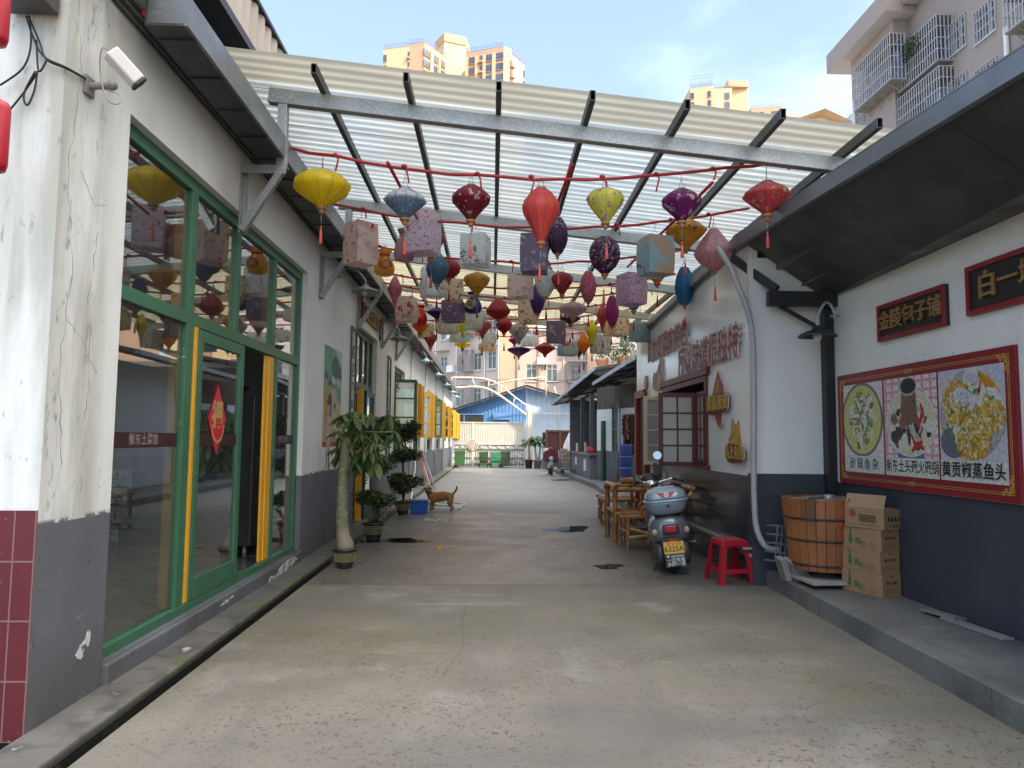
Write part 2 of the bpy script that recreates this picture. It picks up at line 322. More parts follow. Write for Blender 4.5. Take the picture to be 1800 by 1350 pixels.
def puddle(cx, cy, rx, ry, seed):
    r = random.Random(seed); n = 34; ph = [r.uniform(0, 6.3) for _ in range(6)]; P = []
    for i in range(n):
        a = 2*PI*i/n; k = 1+.22*math.sin(2*a+ph[0])+.18*math.sin(3*a+ph[1])+.12*math.sin(5*a+ph[2])+.06*math.sin(9*a+ph[3]); P.append((cx+rx*k*math.cos(a), cy+ry*k*math.sin(a)))
    o = MB().prism(P, .001, .005).build('puddle', m_wet); o['kind'] = 'structure'
puddle(1.33, 12.5, .33, .45, 1); puddle(1.45, 8.85, .17, .16, 2); puddle(-1.45, 11.0, .4, .3, 3)
m_orange = mat('orange_peel_paint_spot', (.75,.36,.03), .6)
b = MB()
for i in range(9):
    r = random.Random(i); b.box((-.66+r.uniform(-.13,.13), 10.25+r.uniform(-.12,.12), .006), (.05, .05, .008), (0,0,r.uniform(0,3)))
st(b.build('lane_paint_mark', m_orange))
b = MB()
for i in range(8):
    r = random.Random(i+50); b.box((-1.05+r.uniform(-.2,.2), 13.7+r.uniform(-.2,.25), .006), (.10, .06, .006), (0,0,r.uniform(0,3)))
st(b.build('lane_lime_mark', m_white))
# ============================================================ walls with openings
def holed_wall(b, M, u0, u1, z0, z1, th, holes, split=(), mi=0):
    us = sorted({u0, u1, *[h[0] for h in holes], *[h[1] for h in holes]}); zs = sorted({z0, z1, *[h[2] for h in holes], *[h[3] for h in holes], *[s for s, _ in split if z0 < s < z1]})
    us = [u for u in us if u0 <= u <= u1]; zs = [z for z in zs if z0 <= z <= z1]
    inh = lambda u, z: any(h[0] < u < h[1] and h[2] < z < h[3] for h in holes)
    solid = lambda i, j: 0 <= i < len(us)-1 and 0 <= j < len(zs)-1 and not inh((us[i]+us[i+1])/2, (zs[j]+zs[j+1])/2)
    q = lambda *p: b.add([M @ Vector(x) for x in p], [(0,1,2,3)], m_)
    for i in range(len(us)-1):
        for j in range(len(zs)-1):
            if not solid(i, j): continue
            a, c, d, e = us[i], us[i+1], zs[j], zs[j+1]; m_ = mi
            for s, k in split:
                if (d+e)/2 < s: m_ = k; break
            q((a,d,0),(c,d,0),(c,e,0),(a,e,0)); q((c,d,-th),(a,d,-th),(a,e,-th),(c,e,-th))
            if not solid(i-1, j): q((a,d,-th),(a,d,0),(a,e,0),(a,e,-th))
            if not solid(i+1, j): q((c,d,0),(c,d,-th),(c,e,-th),(c,e,0))
            if not solid(i, j-1): q((a,d,-th),(c,d,-th),(c,d,0),(a,d,0))
            if not solid(i, j+1): q((a,e,0),(c,e,0),(c,e,-th),(a,e,-th))
    return b
def smooth_poly0(P):
    r = random.Random(len(P)); Q = []
    for i in range(len(P)):
        a, c = P[i], P[(i+1) % len(P)]
        for k in range(4): f = k/4; Q.append((a[0]+(c[0]-a[0])*f+r.uniform(-.018,.018), a[1]+(c[1]-a[1])*f+r.uniform(-.009,.009)))
    return Q
# ============================================================ dining hall on the left
XL = -2.35
hall = empty('dining_hall', (XL, 20, 0), 'long single-storey white dining hall with grey dado, green and yellow windows and a metal gutter', 'building')
def part(b, name, mats, parent, **k):
    """parts are modelled in world coordinates and hung under their thing"""
    o = b.build(name, mats, **k); o.parent = parent
    w_ = Vector((0,0,0)); p = parent
    while p is not None: w_ += p.location; p = p.parent
    o.location = -w_; return o
WIN = [(17.05,19.05),(21.35,23.4),(25.75,28.0),(30.2,32.3),(34.3,36.4),(38.2,40.0)]
holes = [(4.5, 8.93, .17, 3.62), (12.25, 14.4, .06, 3.52)]+[(a, c, 1.08, 3.3) for a, c in WIN]
b = MB(); ML = face_M((XL,0,0), (0,1,0), (0,0,1))
holed_wall(b, ML, 3.8, 41.5, 0, 4.32, .22, holes, split=[(1.08, 1)])
part(b, 'wall', [m_plaster, m_dado], hall)
m_tile = mat('oxblood_wall_tile', (.115,.014,.022), .3, var=.12, vs=2, layers=[Ly((.30,.22,.2), 0, 0, 0, k='g', g=[(0,.107,.005),(2,.30,.006)], amt=.6), Ly((.4,.3,.3), 30, .72, .76, amt=.5, d=2)])
b = MB(); b.bx(-7, XL-.2205, 3.8, 3.9, 1.16, 4.33); b.bx(-7, XL-.002, 3.802, 3.9, 4.33, 7.5); part(b, 'end_wall', m_plaster, hall)
b = MB(); b.bx(-7, XL-.0015, 3.788, 3.9, 0, 1.16); part(b, 'tile_dado', m_tile, hall)
part(MB().bx(XL-.22, XL+.035, 4.5, 8.93, 0, .165), 'sill', m_dado, hall, bevel=.012); part(MB().bx(XL-.22, XL+.02, 12.25, 14.4, 0, .058), 'door_step', m_dado, hall, bevel=.012)
b = MB(); holed_wall(b, face_M((-8.1,0,0),(0,1,0),(0,0,1)), 3.9, 41.5, .1, 4.22, .1, [(8.9,10.6,1.2,2.7)]); b.bx(-8.1, XL-.221, 3.9, 41.5, 4.22, 4.3); b.bx(-8.1, XL-.221, 41.4, 41.5, .1, 4.2); b.bx(-8.1, XL-.221, 11.5, 11.6, .1, 4.2)  # unseen back-wall opening, added to let daylight onto the cartons
part(b, 'room_shell', mat('dim_room_wall', (.17,.165,.16), .8, var=.15, layers=[Ly((.08,.085,.09), 0, 1.25, 1.2, k='z', ax=2)]), hall)
b = MB(); b.bx(-8.1, XL-.221, 3.9, 41.5, .05, .165); part(b, 'room_floor', mat('polished_grey_floor', (.15,.15,.147), .25, var=.15, rvar=.08), hall)
rc = random.Random(31)
for pts in ([(3.86,4.25),(3.95,3.6),(3.88,3.0),(3.97,2.5),(3.9,1.9),(3.98,1.4),(3.9,1.2)],[(4.0,3.05),(4.15,2.9),(4.3,2.95)],[(3.93,2.2),(4.1,2.1),(4.28,1.9)],[(4.2,2.75),(4.14,2.3),(4.2,1.85),(4.16,1.6)]):
    P_ = []
    for (a_, z_), (c_, e_) in zip(pts, pts[1:]):
        for k in range(9): f_ = k/9; P_.append((XL-.0005, a_+(c_-a_)*f_+rc.uniform(-.014,.014), z_+(e_-z_)*f_))
    part(MB().tube(P_, [rc.uniform(.0007,.0028) for _ in P_], 5), 'plaster_crack', mat('crack_shadow_grey', (.17,.165,.15), .9) if 'crack_shadow_grey' not in bpy.data.materials else bpy.data.materials['crack_shadow_grey'], hall)
# eave: soffit, gutter, roof sheet
b = MB(); b.add([(XL,3.4,4.36),(-2.14,3.4,4.40),(-2.14,41.5,4.40),(XL,41.5,4.36),(XL,3.4,4.37),(-2.14,3.4,4.41),(-2.14,41.5,4.41),(XL,41.5,4.37)], [(0,1,2,3),(7,6,5,4)]); part(b, 'eave_soffit', m_plaster, hall)
b = MB(); b.bx(-1.97,-1.945,4.35,41.5,4.13,4.335); g2 = MB(); g2.bx(-2.2,-1.97,4.35,41.5,4.13,4.145); g2.bx(-2.215,-2.2,4.35,41.5,4.13,4.33); b.bx(-2.2,-1.97,4.35,4.365,4.146,4.36)
for i in range(75): g2.bx(-2.2,-1.972,4.5+i*.5,4.53+i*.5,4.118,4.13)
part(b, 'gutter', m_gutter, hall); part(g2, 'gutter_base', mat('dark_gutter_base', (.045,.047,.05), .45, metal=.3, var=.3, vs=5, layers=[Ly((.12,.12,.12), 3, .55, .75, st=(1,2,1), amt=.6)]), hall)  # base plates darker than the fascia, with paler streaks
b = MB(); b.tube([(XL+.02,3.9,4.25),(XL+.02,41,4.25)], .012, 6); b.tube([(XL+.012,3.9,4.205),(XL+.012,41,4.205)], .009, 6); b.tube([(XL+.03,3.9,4.30),(XL+.03,41,4.30)], .014, 6); part(b, 'conduit', m_cable, hall)
b = MB(); b.add([(-2.05,4.3,4.40),(-2.05,41.5,4.40),(-8.4,41.5,5.2),(-8.4,4.3,5.2),(-2.05,4.3,4.43),(-2.05,41.5,4.43),(-8.4,41.5,5.23),(-8.4,4.3,5.23)], [(0,1,2,3),(7,6,5,4),(0,4,5,1),(0,3,7,4)]); part(b, 'roof', m_gutter, hall)
# cladding of the loft above the roof
b = MB(); n = 190
V = []; F = []
for i in range(n+1):
    y = 3.8+i*.055; x = -2.5+(.018 if i % 4 < 2 else -.018); V += [(x, y, 5.5), (x, y, 6.02)]
for i in range(n): F.append((2*i, 2*i+2, 2*i+3, 2*i+1))
b.add(V, F); part(b, 'loft_cladding', mat('beige_ribbed_cladding', (.50,.43,.38), .6, var=.1), hall)
b = MB(); b.bx(-6,-2.53,3.85,14.2,5.5,6.0); b.bx(-2.7,-2.45,3.8,14.25,5.40,5.49); b.bx(-6,-2.46,3.8,14.25,6.03,6.07); part(b, 'loft_frame', m_black, hall)
# ---- shopfront glazing of the first opening
XG = -2.45
g = MB(); y = MB()
def gbar(a, c, z0, z1, d=.035, yel=True):
    g.bx(XG-.01, XG+d, a, c, z0, z1)
    if yel: y.bx(XG-.10, XG-.012, a+.008, min(c, a+.07), z0, z1)
gbar(4.5, 4.57, .17, 3.62); gbar(8.85, 8.93, .17, 3.62); g.bx(XG-.012, XG+.034, 4.57, 8.85, 3.52, 3.62); gbar(4.57, 8.85, 2.44, 2.54, yel=False)
gbar(5.63, 5.75, 2.54, 3.52); gbar(6.66, 6.76, 2.54, 3.52); gbar(7.79, 7.89, 2.54, 3.52)
gbar(5.63, 5.76, .235, 2.44); gbar(7.96, 8.03, .235, 2.44)
g.bx(XG-.012, XG+.05, 4.57, 8.85, .167, .235)
part(g, 'window_frame', m_green, hall, bevel=.004); part(y, 'window_frame_lining', m_yellow2, hall)
for a, c, z0, z1 in [(4.57,5.63,.235,2.44),(8.03,8.85,.235,2.44),(4.57,5.63,2.54,3.52),(5.75,6.66,2.54,3.52),(6.76,7.79,2.54,3.52),(7.89,8.85,2.54,3.52)]:
    p = part(MB().bx(XG-.004, XG+.002, a, c, z0, z1), 'pane', m_glass, hall)
m_band = mat('maroon_glass_film', (.045,.014,.018), .5, var=.2); m_bandt = mat('faded_film_lettering', (.30,.24,.24), .6)
for a, c, s in [(4.57,5.60,.085),(8.05,8.83,.075)]:
    b = MB(); b.bx(XG+.0025, XG+.004, a, c, 1.47, 1.575)
    b.text('衡东土菜馆', s, face_M((XG+.0045,(a+c)/2,1.523), (0,1,0), (0,0,1)), mi=1, bold=.01); part(b, 'window_film', [m_band, m_bandt], hall)
dr = part(MB(), 'sliding_door', m_green, hall); bpy.data.objects.remove(dr)
b = MB(); x0, x1 = XG+.006, XG+.046
b.bx(x0,x1,5.86,5.94,.24,2.43); b.bx(x0,x1,6.82,6.92,.24,2.43); b.bx(x0,x1,5.94,6.82,2.33,2.43); b.bx(x0,x1,5.94,6.82,.24,.40)
dr = part(b, 'sliding_door', m_green, hall, bevel=.004)
part(MB().bx(XG+.0, XG+.04, 5.785, 5.84, .24, 2.44), 'door_jamb', m_yellow, hall, bevel=.004)
part(MB().bx(x0+.014, x0+.02, 5.94, 6.82, .40, 2.33), 'door_pane', m_glass, dr)
b = MB(); b.bx(x0+.021, x0+.0225, 5.94, 6.82, 1.47, 1.575); part(b, 'door_film', m_band, dr)
b = MB(); b.bx(XG-.012, XG+.012, 7.66, 7.755, .24, 2.43); b.bx(XG-.008, XG+.022, 7.765, 7.93, .24, 2.43); part(b, 'folded_door', m_yellow, hall, bevel=.004)
part(MB().tube([(XG+.05,7.86,1.22),(XG+.065,7.86,1.24),(XG+.065,7.86,1.32),(XG+.05,7.86,1.34)], .008), 'door_handle', m_rubber, hall)
# fu diamond stuck on the door pane
b = MB(); cy, cz = 6.33, 1.70; xx = x0+.024
b.prism([(-.20,0),(0,-.305),(.20,0),(0,.305)], 0, .004, face_M((xx,cy,cz), (0,1,0), (0,0,1)), mi=0)
b.text('福', .25, face_M((xx+.0045,cy,cz+.03), (0,1,0), (0,0,1)), mi=1, bold=.035)
for i in range(13):
    a = -PI*.95+i*PI*.9/12; b.prism([(-.014,-.012),(.014,-.012),(.010,.016),(-.010,.012)], .004, .006, face_M((xx,cy+.135*math.cos(a)+.02,cz-.04+.155*math.sin(a)), (0,1,.4*math.cos(i)), (0,-.4*math.cos(i),1)), mi=1)
o = b.build('door_sticker', [mat('red_paper', (.62,.02,.035), .5, var=.05), mat('gold_print', (.52,.36,.12), .4, var=.15)])
tag(o, 'red paper diamond with a big gold character stuck on the sliding glass door', 'sticker')
m_peel = mat('peeled_white_primer', (.62,.61,.58), .8, var=.2, layers=[Ly((.12,.125,.14), 14, .52, .58)])
for q_ in ([(7.55,.02),(7.7,.09),(7.85,.07),(8.0,.13),(8.3,.155),(8.62,.15),(8.7,.10),(8.5,.075),(8.3,.03),(8.0,.045),(7.8,.015)],[(4.2,.30),(4.27,.36),(4.35,.45),(4.33,.33),(4.26,.26)],[(6.3,.11),(6.5,.14),(6.6,.12),(6.45,.10)]): b = MB(); b.prism(smooth_poly0(q_), .0, .003, face_M((XL+.036 if q_[0][0]>5 else XL+.0005,0,0),(0,1,0),(0,0,1))); part(b, 'peeled_patch', m_peel, hall)
# ---- second opening: doorway
b = MB(); b.bx(-2.5,-2.44,12.25,12.33,.06,3.52); b.bx(-2.5,-2.44,14.3,14.4,.06,3.52); b.bx(-2.5,-2.44,12.33,14.3,3.42,3.52); b.bx(-2.5,-2.43,12.33,14.3,2.46,2.56); b.bx(-2.5,-2.44,13.25,13.33,.06,3.42); b.bx(-2.50,-2.44,13.8,13.86,2.56,3.42)
dw = part(b, 'doorway', m_dgreen, hall, bevel=.004)
part(MB().bx(-2.475,-2.47,12.33,13.25,2.56,3.42).bx(-2.475,-2.47,13.33,14.3,2.56,3.42), 'transom_pane', m_glassd, dw)
b = MB(); b.bx(-2.44,-2.33,12.86,12.92,.08,2.44); part(b, 'door', m_yellow, dw)
b = MB(); b.bx(-2.42,-2.36,13.4,14.28,.08,.4); b.bx(-2.42,-2.36,13.4,14.28,2.34,2.44); b.bx(-2.42,-2.36,13.4,13.48,.4,2.34); b.bx(-2.42,-2.36,14.2,14.28,.4,2.34); b.bx(-2.395,-2.385,13.48,14.2,.4,2.34, mi=1); part(b, 'green_door', [m_dgreen, m_glassd], dw)
# ---- the row of casement windows
def casement_mesh(fm):
    b = MB(); wd, hh = .60, 1.36; t = .035
    b.bx(0,wd,-t/2,t/2,0,.075); b.bx(0,wd,-t/2,t/2,hh-.075,hh); b.bx(0,.065,-t/2,t/2,.075,hh-.075); b.bx(wd-.065,wd,-t/2,t/2,.075,hh-.075)
    for k in (1,2): b.bx(.065,wd-.065,-t/2+.004,t/2-.004,hh*k/3-.018,hh*k/3+.018)
    b.bx(.065,wd-.065,-.003,.003,.075,hh-.075,mi=1)
    return b
for wi, (a, c) in enumerate(WIN):
    b = MB(); b.bx(-2.5,-2.44,a,a+.07,1.08,3.3); b.bx(-2.5,-2.44,c-.07,c,1.08,3.3); b.bx(-2.5,-2.44,a+.07,c-.07,3.22,3.3); b.bx(-2.5,-2.43,a+.07,c-.07,2.94,3.02); b.bx(-2.5,-2.43,a+.07,c-.07,1.50,1.58); b.bx(-2.5,-2.44,a+.07,c-.07,1.08,1.14)
    m_ = (a+c)/2
    for z0, z1 in ((1.14,1.5),(3.02,3.22)):
        for yy in (a+.65, m_, c-.65): b.bx(-2.5,-2.445,yy-.03,yy+.03,z0,z1)
    wn = part(b, 'window', m_green, hall)
    part(MB().bx(-2.475,-2.47,a+.07,c-.07,1.14,1.5).bx(-2.475,-2.47,a+.07,c-.07,3.02,3.22), 'pane', m_glassd, wn)
    ys = [a+.05, a+.62, m_+.35, c-.08] if wi else [a+.02, a+.30, a+.95, m_+.45, c-.1]
    for k, yy in enumerate(ys):
        grn = (k == 0 and wi in (0, 2)) or (k == 3 and wi == 1)
        b = casement_mesh(None); ang = R_((4, -3, 6, -5, 3)[k]+wi*1.3)
        b.v = [Vector((XL-.07+p.x*math.cos(ang)-p.y*math.sin(ang), yy+p.x*math.sin(ang)+p.y*math.cos(ang), 1.58+p.z+(.02 if grn else 0))) for p in b.v]
        part(b, 'casement', [m_green if grn else m_yellow, m_glass], wn)
b = MB()
for yy in (20.2, 24.6, 29.1, 33.3): b.tube([(XL+.05,yy,.1),(XL+.05,yy,4.1)], .035, 8)
part(b, 'downpipe', m_white, hall)
# ============================================================ translucent canopy over the lane
def sheet_mat(name, col, clear, gcol):
    m = bpy.data.materials.new(name); m.use_nodes = True; t = m.node_tree; t.nodes.clear(); L = t.links.new
    o = nn(t, 'ShaderNodeOutputMaterial'); tc = nn(t, 'ShaderNodeTexCoord').outputs['Object']
    mp = nn(t, 'ShaderNodeMapping'); mp.inputs['Scale'].default_value = (.5, 3, 1); L(tc, mp.inputs[0])
    n = nn(t, 'ShaderNodeTexNoise'); n.inputs['Scale'].default_value = 2.2; n.inputs['Detail'].default_value = 7; L(mp.outputs[0], n.inputs['Vector'])
    r = nn(t, 'ShaderNodeMapRange'); L(n.outputs[0], r.inputs[0]); r.inputs[1].default_value = .35; r.inputs[2].default_value = .75
    mx = nn(t, 'ShaderNodeMix', data_type='RGBA'); L(r.outputs[0], mx.inputs[0]); mx.inputs[6].default_value = (*col, 1); mx.inputs[7].default_value = (*gcol, 1)
    sx = nn(t, 'ShaderNodeSeparateXYZ'); L(tc, sx.inputs[0]); pp = nn(t, 'ShaderNodeMath', operation='PINGPONG'); L(sx.outputs[1], pp.inputs[0]); pp.inputs[1].default_value = .42
    r2 = nn(t, 'ShaderNodeMapRange'); L(pp.outputs[0], r2.inputs[0]); r2.inputs[1].default_value = .006; r2.inputs[2].default_value = .022; r2.inputs[3].default_value = .9; r2.inputs[4].default_value = 0
    m2 = nn(t, 'ShaderNodeMix', data_type='RGBA'); L(r2.outputs[0], m2.inputs[0]); L(mx.outputs[2], m2.inputs[6]); m2.inputs[7].default_value = (.13, .13, .11, 1)
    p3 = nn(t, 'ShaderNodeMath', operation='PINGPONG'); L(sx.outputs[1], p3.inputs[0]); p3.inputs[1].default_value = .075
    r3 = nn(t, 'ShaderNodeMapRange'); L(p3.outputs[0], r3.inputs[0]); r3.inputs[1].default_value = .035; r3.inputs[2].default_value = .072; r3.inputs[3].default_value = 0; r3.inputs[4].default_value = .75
    m3 = nn(t, 'ShaderNodeMix', data_type='RGBA'); L(r3.outputs[0], m3.inputs[0]); L(m2.outputs[2], m3.inputs[6]); m3.inputs[7].default_value = (*[c*.8 for c in gcol], 1); m2 = m3  # darker stripe once per wave: corrugation shading painted into the sheet colour
    tl = nn(t, 'ShaderNodeBsdfTranslucent'); df = nn(t, 'ShaderNodeBsdfDiffuse'); gl = nn(t, 'ShaderNodeBsdfGlossy'); gl.inputs['Roughness'].default_value = .25; tr = nn(t, 'ShaderNodeBsdfTransparent')
    for q in (tl, df): L(m2.outputs[2], q.inputs[0])
    tr.inputs[0].default_value = (*col, 1)
    a = nn(t, 'ShaderNodeMixShader'); a.inputs[0].default_value = .30; L(tl.outputs[0], a.inputs[1]); L(df.outputs[0], a.inputs[2])
    c = nn(t, 'ShaderNodeMixShader'); c.inputs[0].default_value = clear; L(a.outputs[0], c.inputs[1]); L(tr.outputs[0], c.inputs[2])
    f = nn(t, 'ShaderNodeMixShader'); f.inputs[0].default_value = .05; L(c.outputs[0], f.inputs[1]); L(gl.outputs[0], f.inputs[2]); L(f.outputs[0], o.inputs[0]); return m
canopy = empty('canopy', (.7, 11.6, 4.3), 'corrugated translucent lane canopy on galvanised beams and brackets, sloping down to the right', 'canopy')
zt = lambda x: 4.585-.105*x      # top of the beams
BY = [6.5, 9.55, 12.2, 14.85, 17.1]
for k, Y in enumerate(BY):
    b = MB(); b.bar((-2.12,Y,zt(-2.12)-.07),(3.62,Y,zt(3.62)-.07),.09,.14); part(b, 'beam', m_galv, canopy, bevel=.006)
for i in range(7):
    x = -1.61+.818*i; b = MB(); z = zt(x)+.047; w_, h_, t_ = .05, .09, .005
    y0, y1 = 6.09-.045*i, 17.3
    b.bx(x-w_/2,x-w_/2+t_,y0,y1,z-h_/2,z+h_/2); b.bx(x+w_/2-t_,x+w_/2,y0,y1,z-h_/2,z+h_/2); b.bx(x-w_/2+t_,x+w_/2-t_,y0,y1,z+h_/2-t_,z+h_/2); b.bx(x-w_/2+t_,x+w_/2-t_,y0,y1,z-h_/2,z-h_/2+t_); b.bx(x-w_/2+t_,x+w_/2-t_,y0+.35,y0+.36,z-h_/2+t_,z+h_/2-t_)
    part(b, 'purlin', m_steel, canopy)
def sheet(y0, y1, x0, x1, m, dz):
    b = MB(); b.smooth = True; n = int((y1-y0)/.0125); P = []; F = []
    for i in range(n+1):
        y = y0+(y1-y0)*i/n; s = math.sin(2*PI*y/.15); z = .016*max(-.75, min(.75, s*1.5))
        for x in (x0, x1): P.append((x, y, zt(x)+.115+z+dz))
    for i in range(n): F.append((2*i, 2*i+1, 2*i+3, 2*i+2))
    b.add(P, F); return part(b, 'roof_sheet', m, canopy)
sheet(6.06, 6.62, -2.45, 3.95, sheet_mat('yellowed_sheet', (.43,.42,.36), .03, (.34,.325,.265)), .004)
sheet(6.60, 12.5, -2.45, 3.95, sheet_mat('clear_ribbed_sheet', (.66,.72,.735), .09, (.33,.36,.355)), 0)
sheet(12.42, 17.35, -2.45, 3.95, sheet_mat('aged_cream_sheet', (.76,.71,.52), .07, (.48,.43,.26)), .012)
for k, Y in enumerate([6.34, 9.42, 12.05, 14.9, 17.1]):
    Yb = BY[k]; b = MB()
    b.bar((-1.985,Yb,4.06),(-1.985,Yb,zt(-1.985)-.142),.085,.085); part(b, 'post', m_galv, canopy, bevel=.004)
    b = MB(); b.bx(XL+.001,XL+.012,Yb-.04,Yb+.04,3.42,4.06); b.bx(XL+.012,XL+.05,Yb+.03,Yb+.04,3.42,4.06)
    b.bx(XL,-1.93,Yb-.05,Yb+.05,4.05,4.06); b.bx(XL,-1.93,Yb-.05,Yb-.04,3.98,4.05); b.bar((XL+.03,Yb-.03,3.44),(-1.97,Yb-.03,4.02),.06,.06,(0,1,0)); part(b, 'bracket', m_galv, canopy)
for Yb in BY[:2]:
    b = MB(); b.bar((3.50,Yb,3.5),(3.50,Yb,zt(3.5)-.142),.1,.1); part(b, 'post', m_galv, canopy)
# ============================================================ red tube rails that carry the lanterns
RY = [6.7, 8.3, 10.0, 11.75, 12.6, 13.9, 15.1, 16.3, 17.6]
def rail_z(x, Y): return 4.07+.043*(x-.35)**2-.012*(x-.35)+(.04 if Y > 13 else 0)
for i, Y in enumerate(RY):
    r = random.Random(i+3); b = MB()
    P = [(x, Y+r.uniform(-.015,.015), rail_z(x, Y)+r.uniform(-.012,.012)) for x in [-2.33+.27*k for k in range(21)]]
    b.tube(P, .0165, 7)
    for k in range(9):
        x = -2.1+.6*k+r.uniform(-.15,.15); z = rail_z(x, Y); b.tube([(x,Y,z+.02),(x+.03,Y-.02,z-.03),(x+.02+r.uniform(-.04,.04),Y-.025,z-.10-r.random()*.08)], .009, 5); b.ell((x,Y-.012,z+.015),(.03,.022,.02),6,5)
    nth = ['nearest of the red rails', 'second red rail from the front', 'third red rail from the front', 'fourth red rail from the front', 'fifth red rail from the front', 'sixth red rail from the front', 'seventh red rail from the front', 'second farthest red rail', 'farthest red rail under the canopy end'][i]
    tag(b.build('lantern_rail', m_red), nth+', slung between the two eaves', 'rail', 'red rails slung across the lane')
for x0, x1, z0, z1, ya, yb, lab in [(-1.02,-.80,4.40,4.12,6.6,9.5,'red pole hanging lengthwise near the blue and white disc lantern'), (.74,.62,4.42,4.08,6.6,8.4,'red pole running lengthwise beside the big coral lantern'), (2.12,1.9,4.3,4.06,6.7,9.9,'red pole running lengthwise beside the purple flowered lantern')]:
    b = MB(); b.tube([(x0,ya,z0-.24),(x1,yb,z1-.05)], .017, 7); tag(b.build('lantern_pole', m_red), lab, 'pole')
b = MB(); b.tube([at(252,22,X=-2.24),at(345,135,X=-2.24),at(436,238,X=-2.24)], .014, 7); tag(b.build('lantern_pole', m_red), 'thin red pole running under the near gutter of the dining hall', 'pole')
# ============================================================ restaurants on the right
XR = 3.74; XP = 2.85
m_blue = mat('dark_slate_dado', (.038,.045,.060), .6, var=.12, vs=1.5, bump=.15, bs=20, layers=[Ly((.6,.6,.6), 7, .03, .15, k='v', keep=.35, cl=(1.3,.45,.50), amt=.9), Ly((.06,.068,.085), 1.4, .5, .75, amt=.6)])
m_wallR = mat('stained_white_wall', (.78,.77,.74), .75, var=.07, bump=.2, bs=10, layers=[Ly((.47,.46,.43), 1.6, .56, .8, st=(1,1,.4), amt=.5), Ly((.28,.27,.25), 24, .70, .75, amt=.5, d=2)])
m_panel = mat('glossy_white_panel', (.78,.775,.755), .16, var=.04, vs=.8, bump=.05, bs=2.5, layers=[Ly((.34,.34,.33), 0, 0, 0, k='g', g=[(1,1.16,.006)], off=.33, amt=.8)])
m_pdado = mat('glossy_charcoal_panel', (.052,.055,.060), .17, var=.12, vs=.8, bump=.05, bs=2.5, layers=[Ly((.02,.02,.02), 0, 0, 0, k='g', g=[(1,1.16,.006)], off=.33, amt=.9)])
rest = empty('corner_restaurant', (XR, 5, 0), 'white restaurant with slate dado under a black lean-to eave at the right', 'building')
MR = face_M((XR,0,0), (0,-1,0), (0,0,1))
b = MB(); holed_wall(b, MR, -7.75, 3.0, .1, 3.5, .2, [], split=[(1.12, 1)]); part(b, 'wall', [m_wallR, m_blue], rest)
b = MB(); holed_wall(b, face_M((0,7.748,0),(1,0,0),(0,0,1)), XP-.0005, XR-.001, .0, 3.6, .15, [], split=[(1.20, 1)]); part(b, 'side_wall', [m_panel, mat('slate_side_dado', (.055,.060,.070), .3, var=.1)], rest)
part(MB().bx(3.635, 3.735, 7.63, 7.745, .16, 3.2), 'pillar', m_black, rest, bevel=.004)
# eave, modelled point by point so that it rises towards the lane
e0, e1 = (2.76, 2.2), (2.745, 8.0); ez = lambda y: 3.50+.062*(y-3.2)
b = MB(); ya, yb = -2.0, 8.0
b.add([(2.80,ya,ez(ya)),(3.74,ya,3.28),(3.74,yb,3.14),(2.80,yb,ez(yb)-.01),(2.80,ya,ez(ya)+.02),(3.74,ya,3.30),(3.74,yb,3.16),(2.80,yb,ez(yb)+.01)], [(0,3,2,1),(4,5,6,7),(0,1,5,4),(3,7,6,2)])
for yy in (3.3, 4.9, 6.4): zz_ = ez(yy); b.bar((2.83,yy,zz_-.012),(3.70,yy,3.255),.03,.012)
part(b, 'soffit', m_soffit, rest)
b = MB(); b.bar((2.77,ya,ez(ya)+.03),(2.77,yb,ez(yb)+.03),.05,.13); b.bar((2.86,ya,ez(ya)+.115),(2.86,yb,ez(yb)+.115),.2,.012); part(b, 'fascia', mat('slate_grey_fascia', (.16,.17,.185), .35, metal=.3, var=.15, rvar=.1, layers=[Ly((.30,.31,.32), 4, .6, .75, amt=.5)]), rest)
b = MB(); b.bar((3.18,ya,3.40),(3.18,yb,3.50),.05,.06); b.bar((3.45,ya,3.30),(3.45,yb,3.30),.025,.025); part(b, 'eave_rail', mat('grey_eave_rail', (.07,.073,.077), .5), rest)
b = MB(); b.bx(2.98,3.73,7.52,7.60,3.02,3.18); b.bar((2.74,7.98,3.66),(3.08,7.56,3.2),.05,.09); b.bar((3.0,7.6,3.1),(3.68,7.6,2.72),.035,.04); part(b, 'eave_truss', m_black, rest)
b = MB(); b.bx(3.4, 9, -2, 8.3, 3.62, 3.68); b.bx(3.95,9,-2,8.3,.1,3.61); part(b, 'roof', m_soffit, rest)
# second restaurant: glossy panels, window, door

rest2 = empty('panelled_restaurant', (XP, 11, 0), 'restaurant clad in glossy white panels over charcoal panels, with a red casement window', 'building')
MP = face_M((XP,0,0), (0,-1,0), (0,0,1))
b = MB(); n0 = len(b.v); holed_wall(b, MP, -13.95, -7.75, 0, 3.5, .12, [(-11.75,-9.32,1.24,2.42),(-13.85,-13.05,.02,2.45)], split=[(1.17, 1)])
part(b, 'wall', [m_panel, m_pdado], rest2)
b = MB(); b.add([(XP-.0,7.75,3.5),(XP,13.95,3.5),(XP,13.95,3.56),(XP,7.75,3.84)], [(0,3,2,1)]); b.add([(XP,7.76,3.5),(XP+.1,7.76,3.5),(XP+.1,7.76,3.84),(XP,7.76,3.84)], [(0,1,2,3)]); part(b, 'gable_panel', m_panel, rest2)
b = MB(); b.bar((XP-.03,7.6,3.87),(XP-.03,14.1,3.575),.10,.09); b.bar((XP+.02,7.7,3.79),(XP+.02,14.0,3.50),.06,.05); part(b, 'roof_edge', m_galv, rest2, bevel=.005)
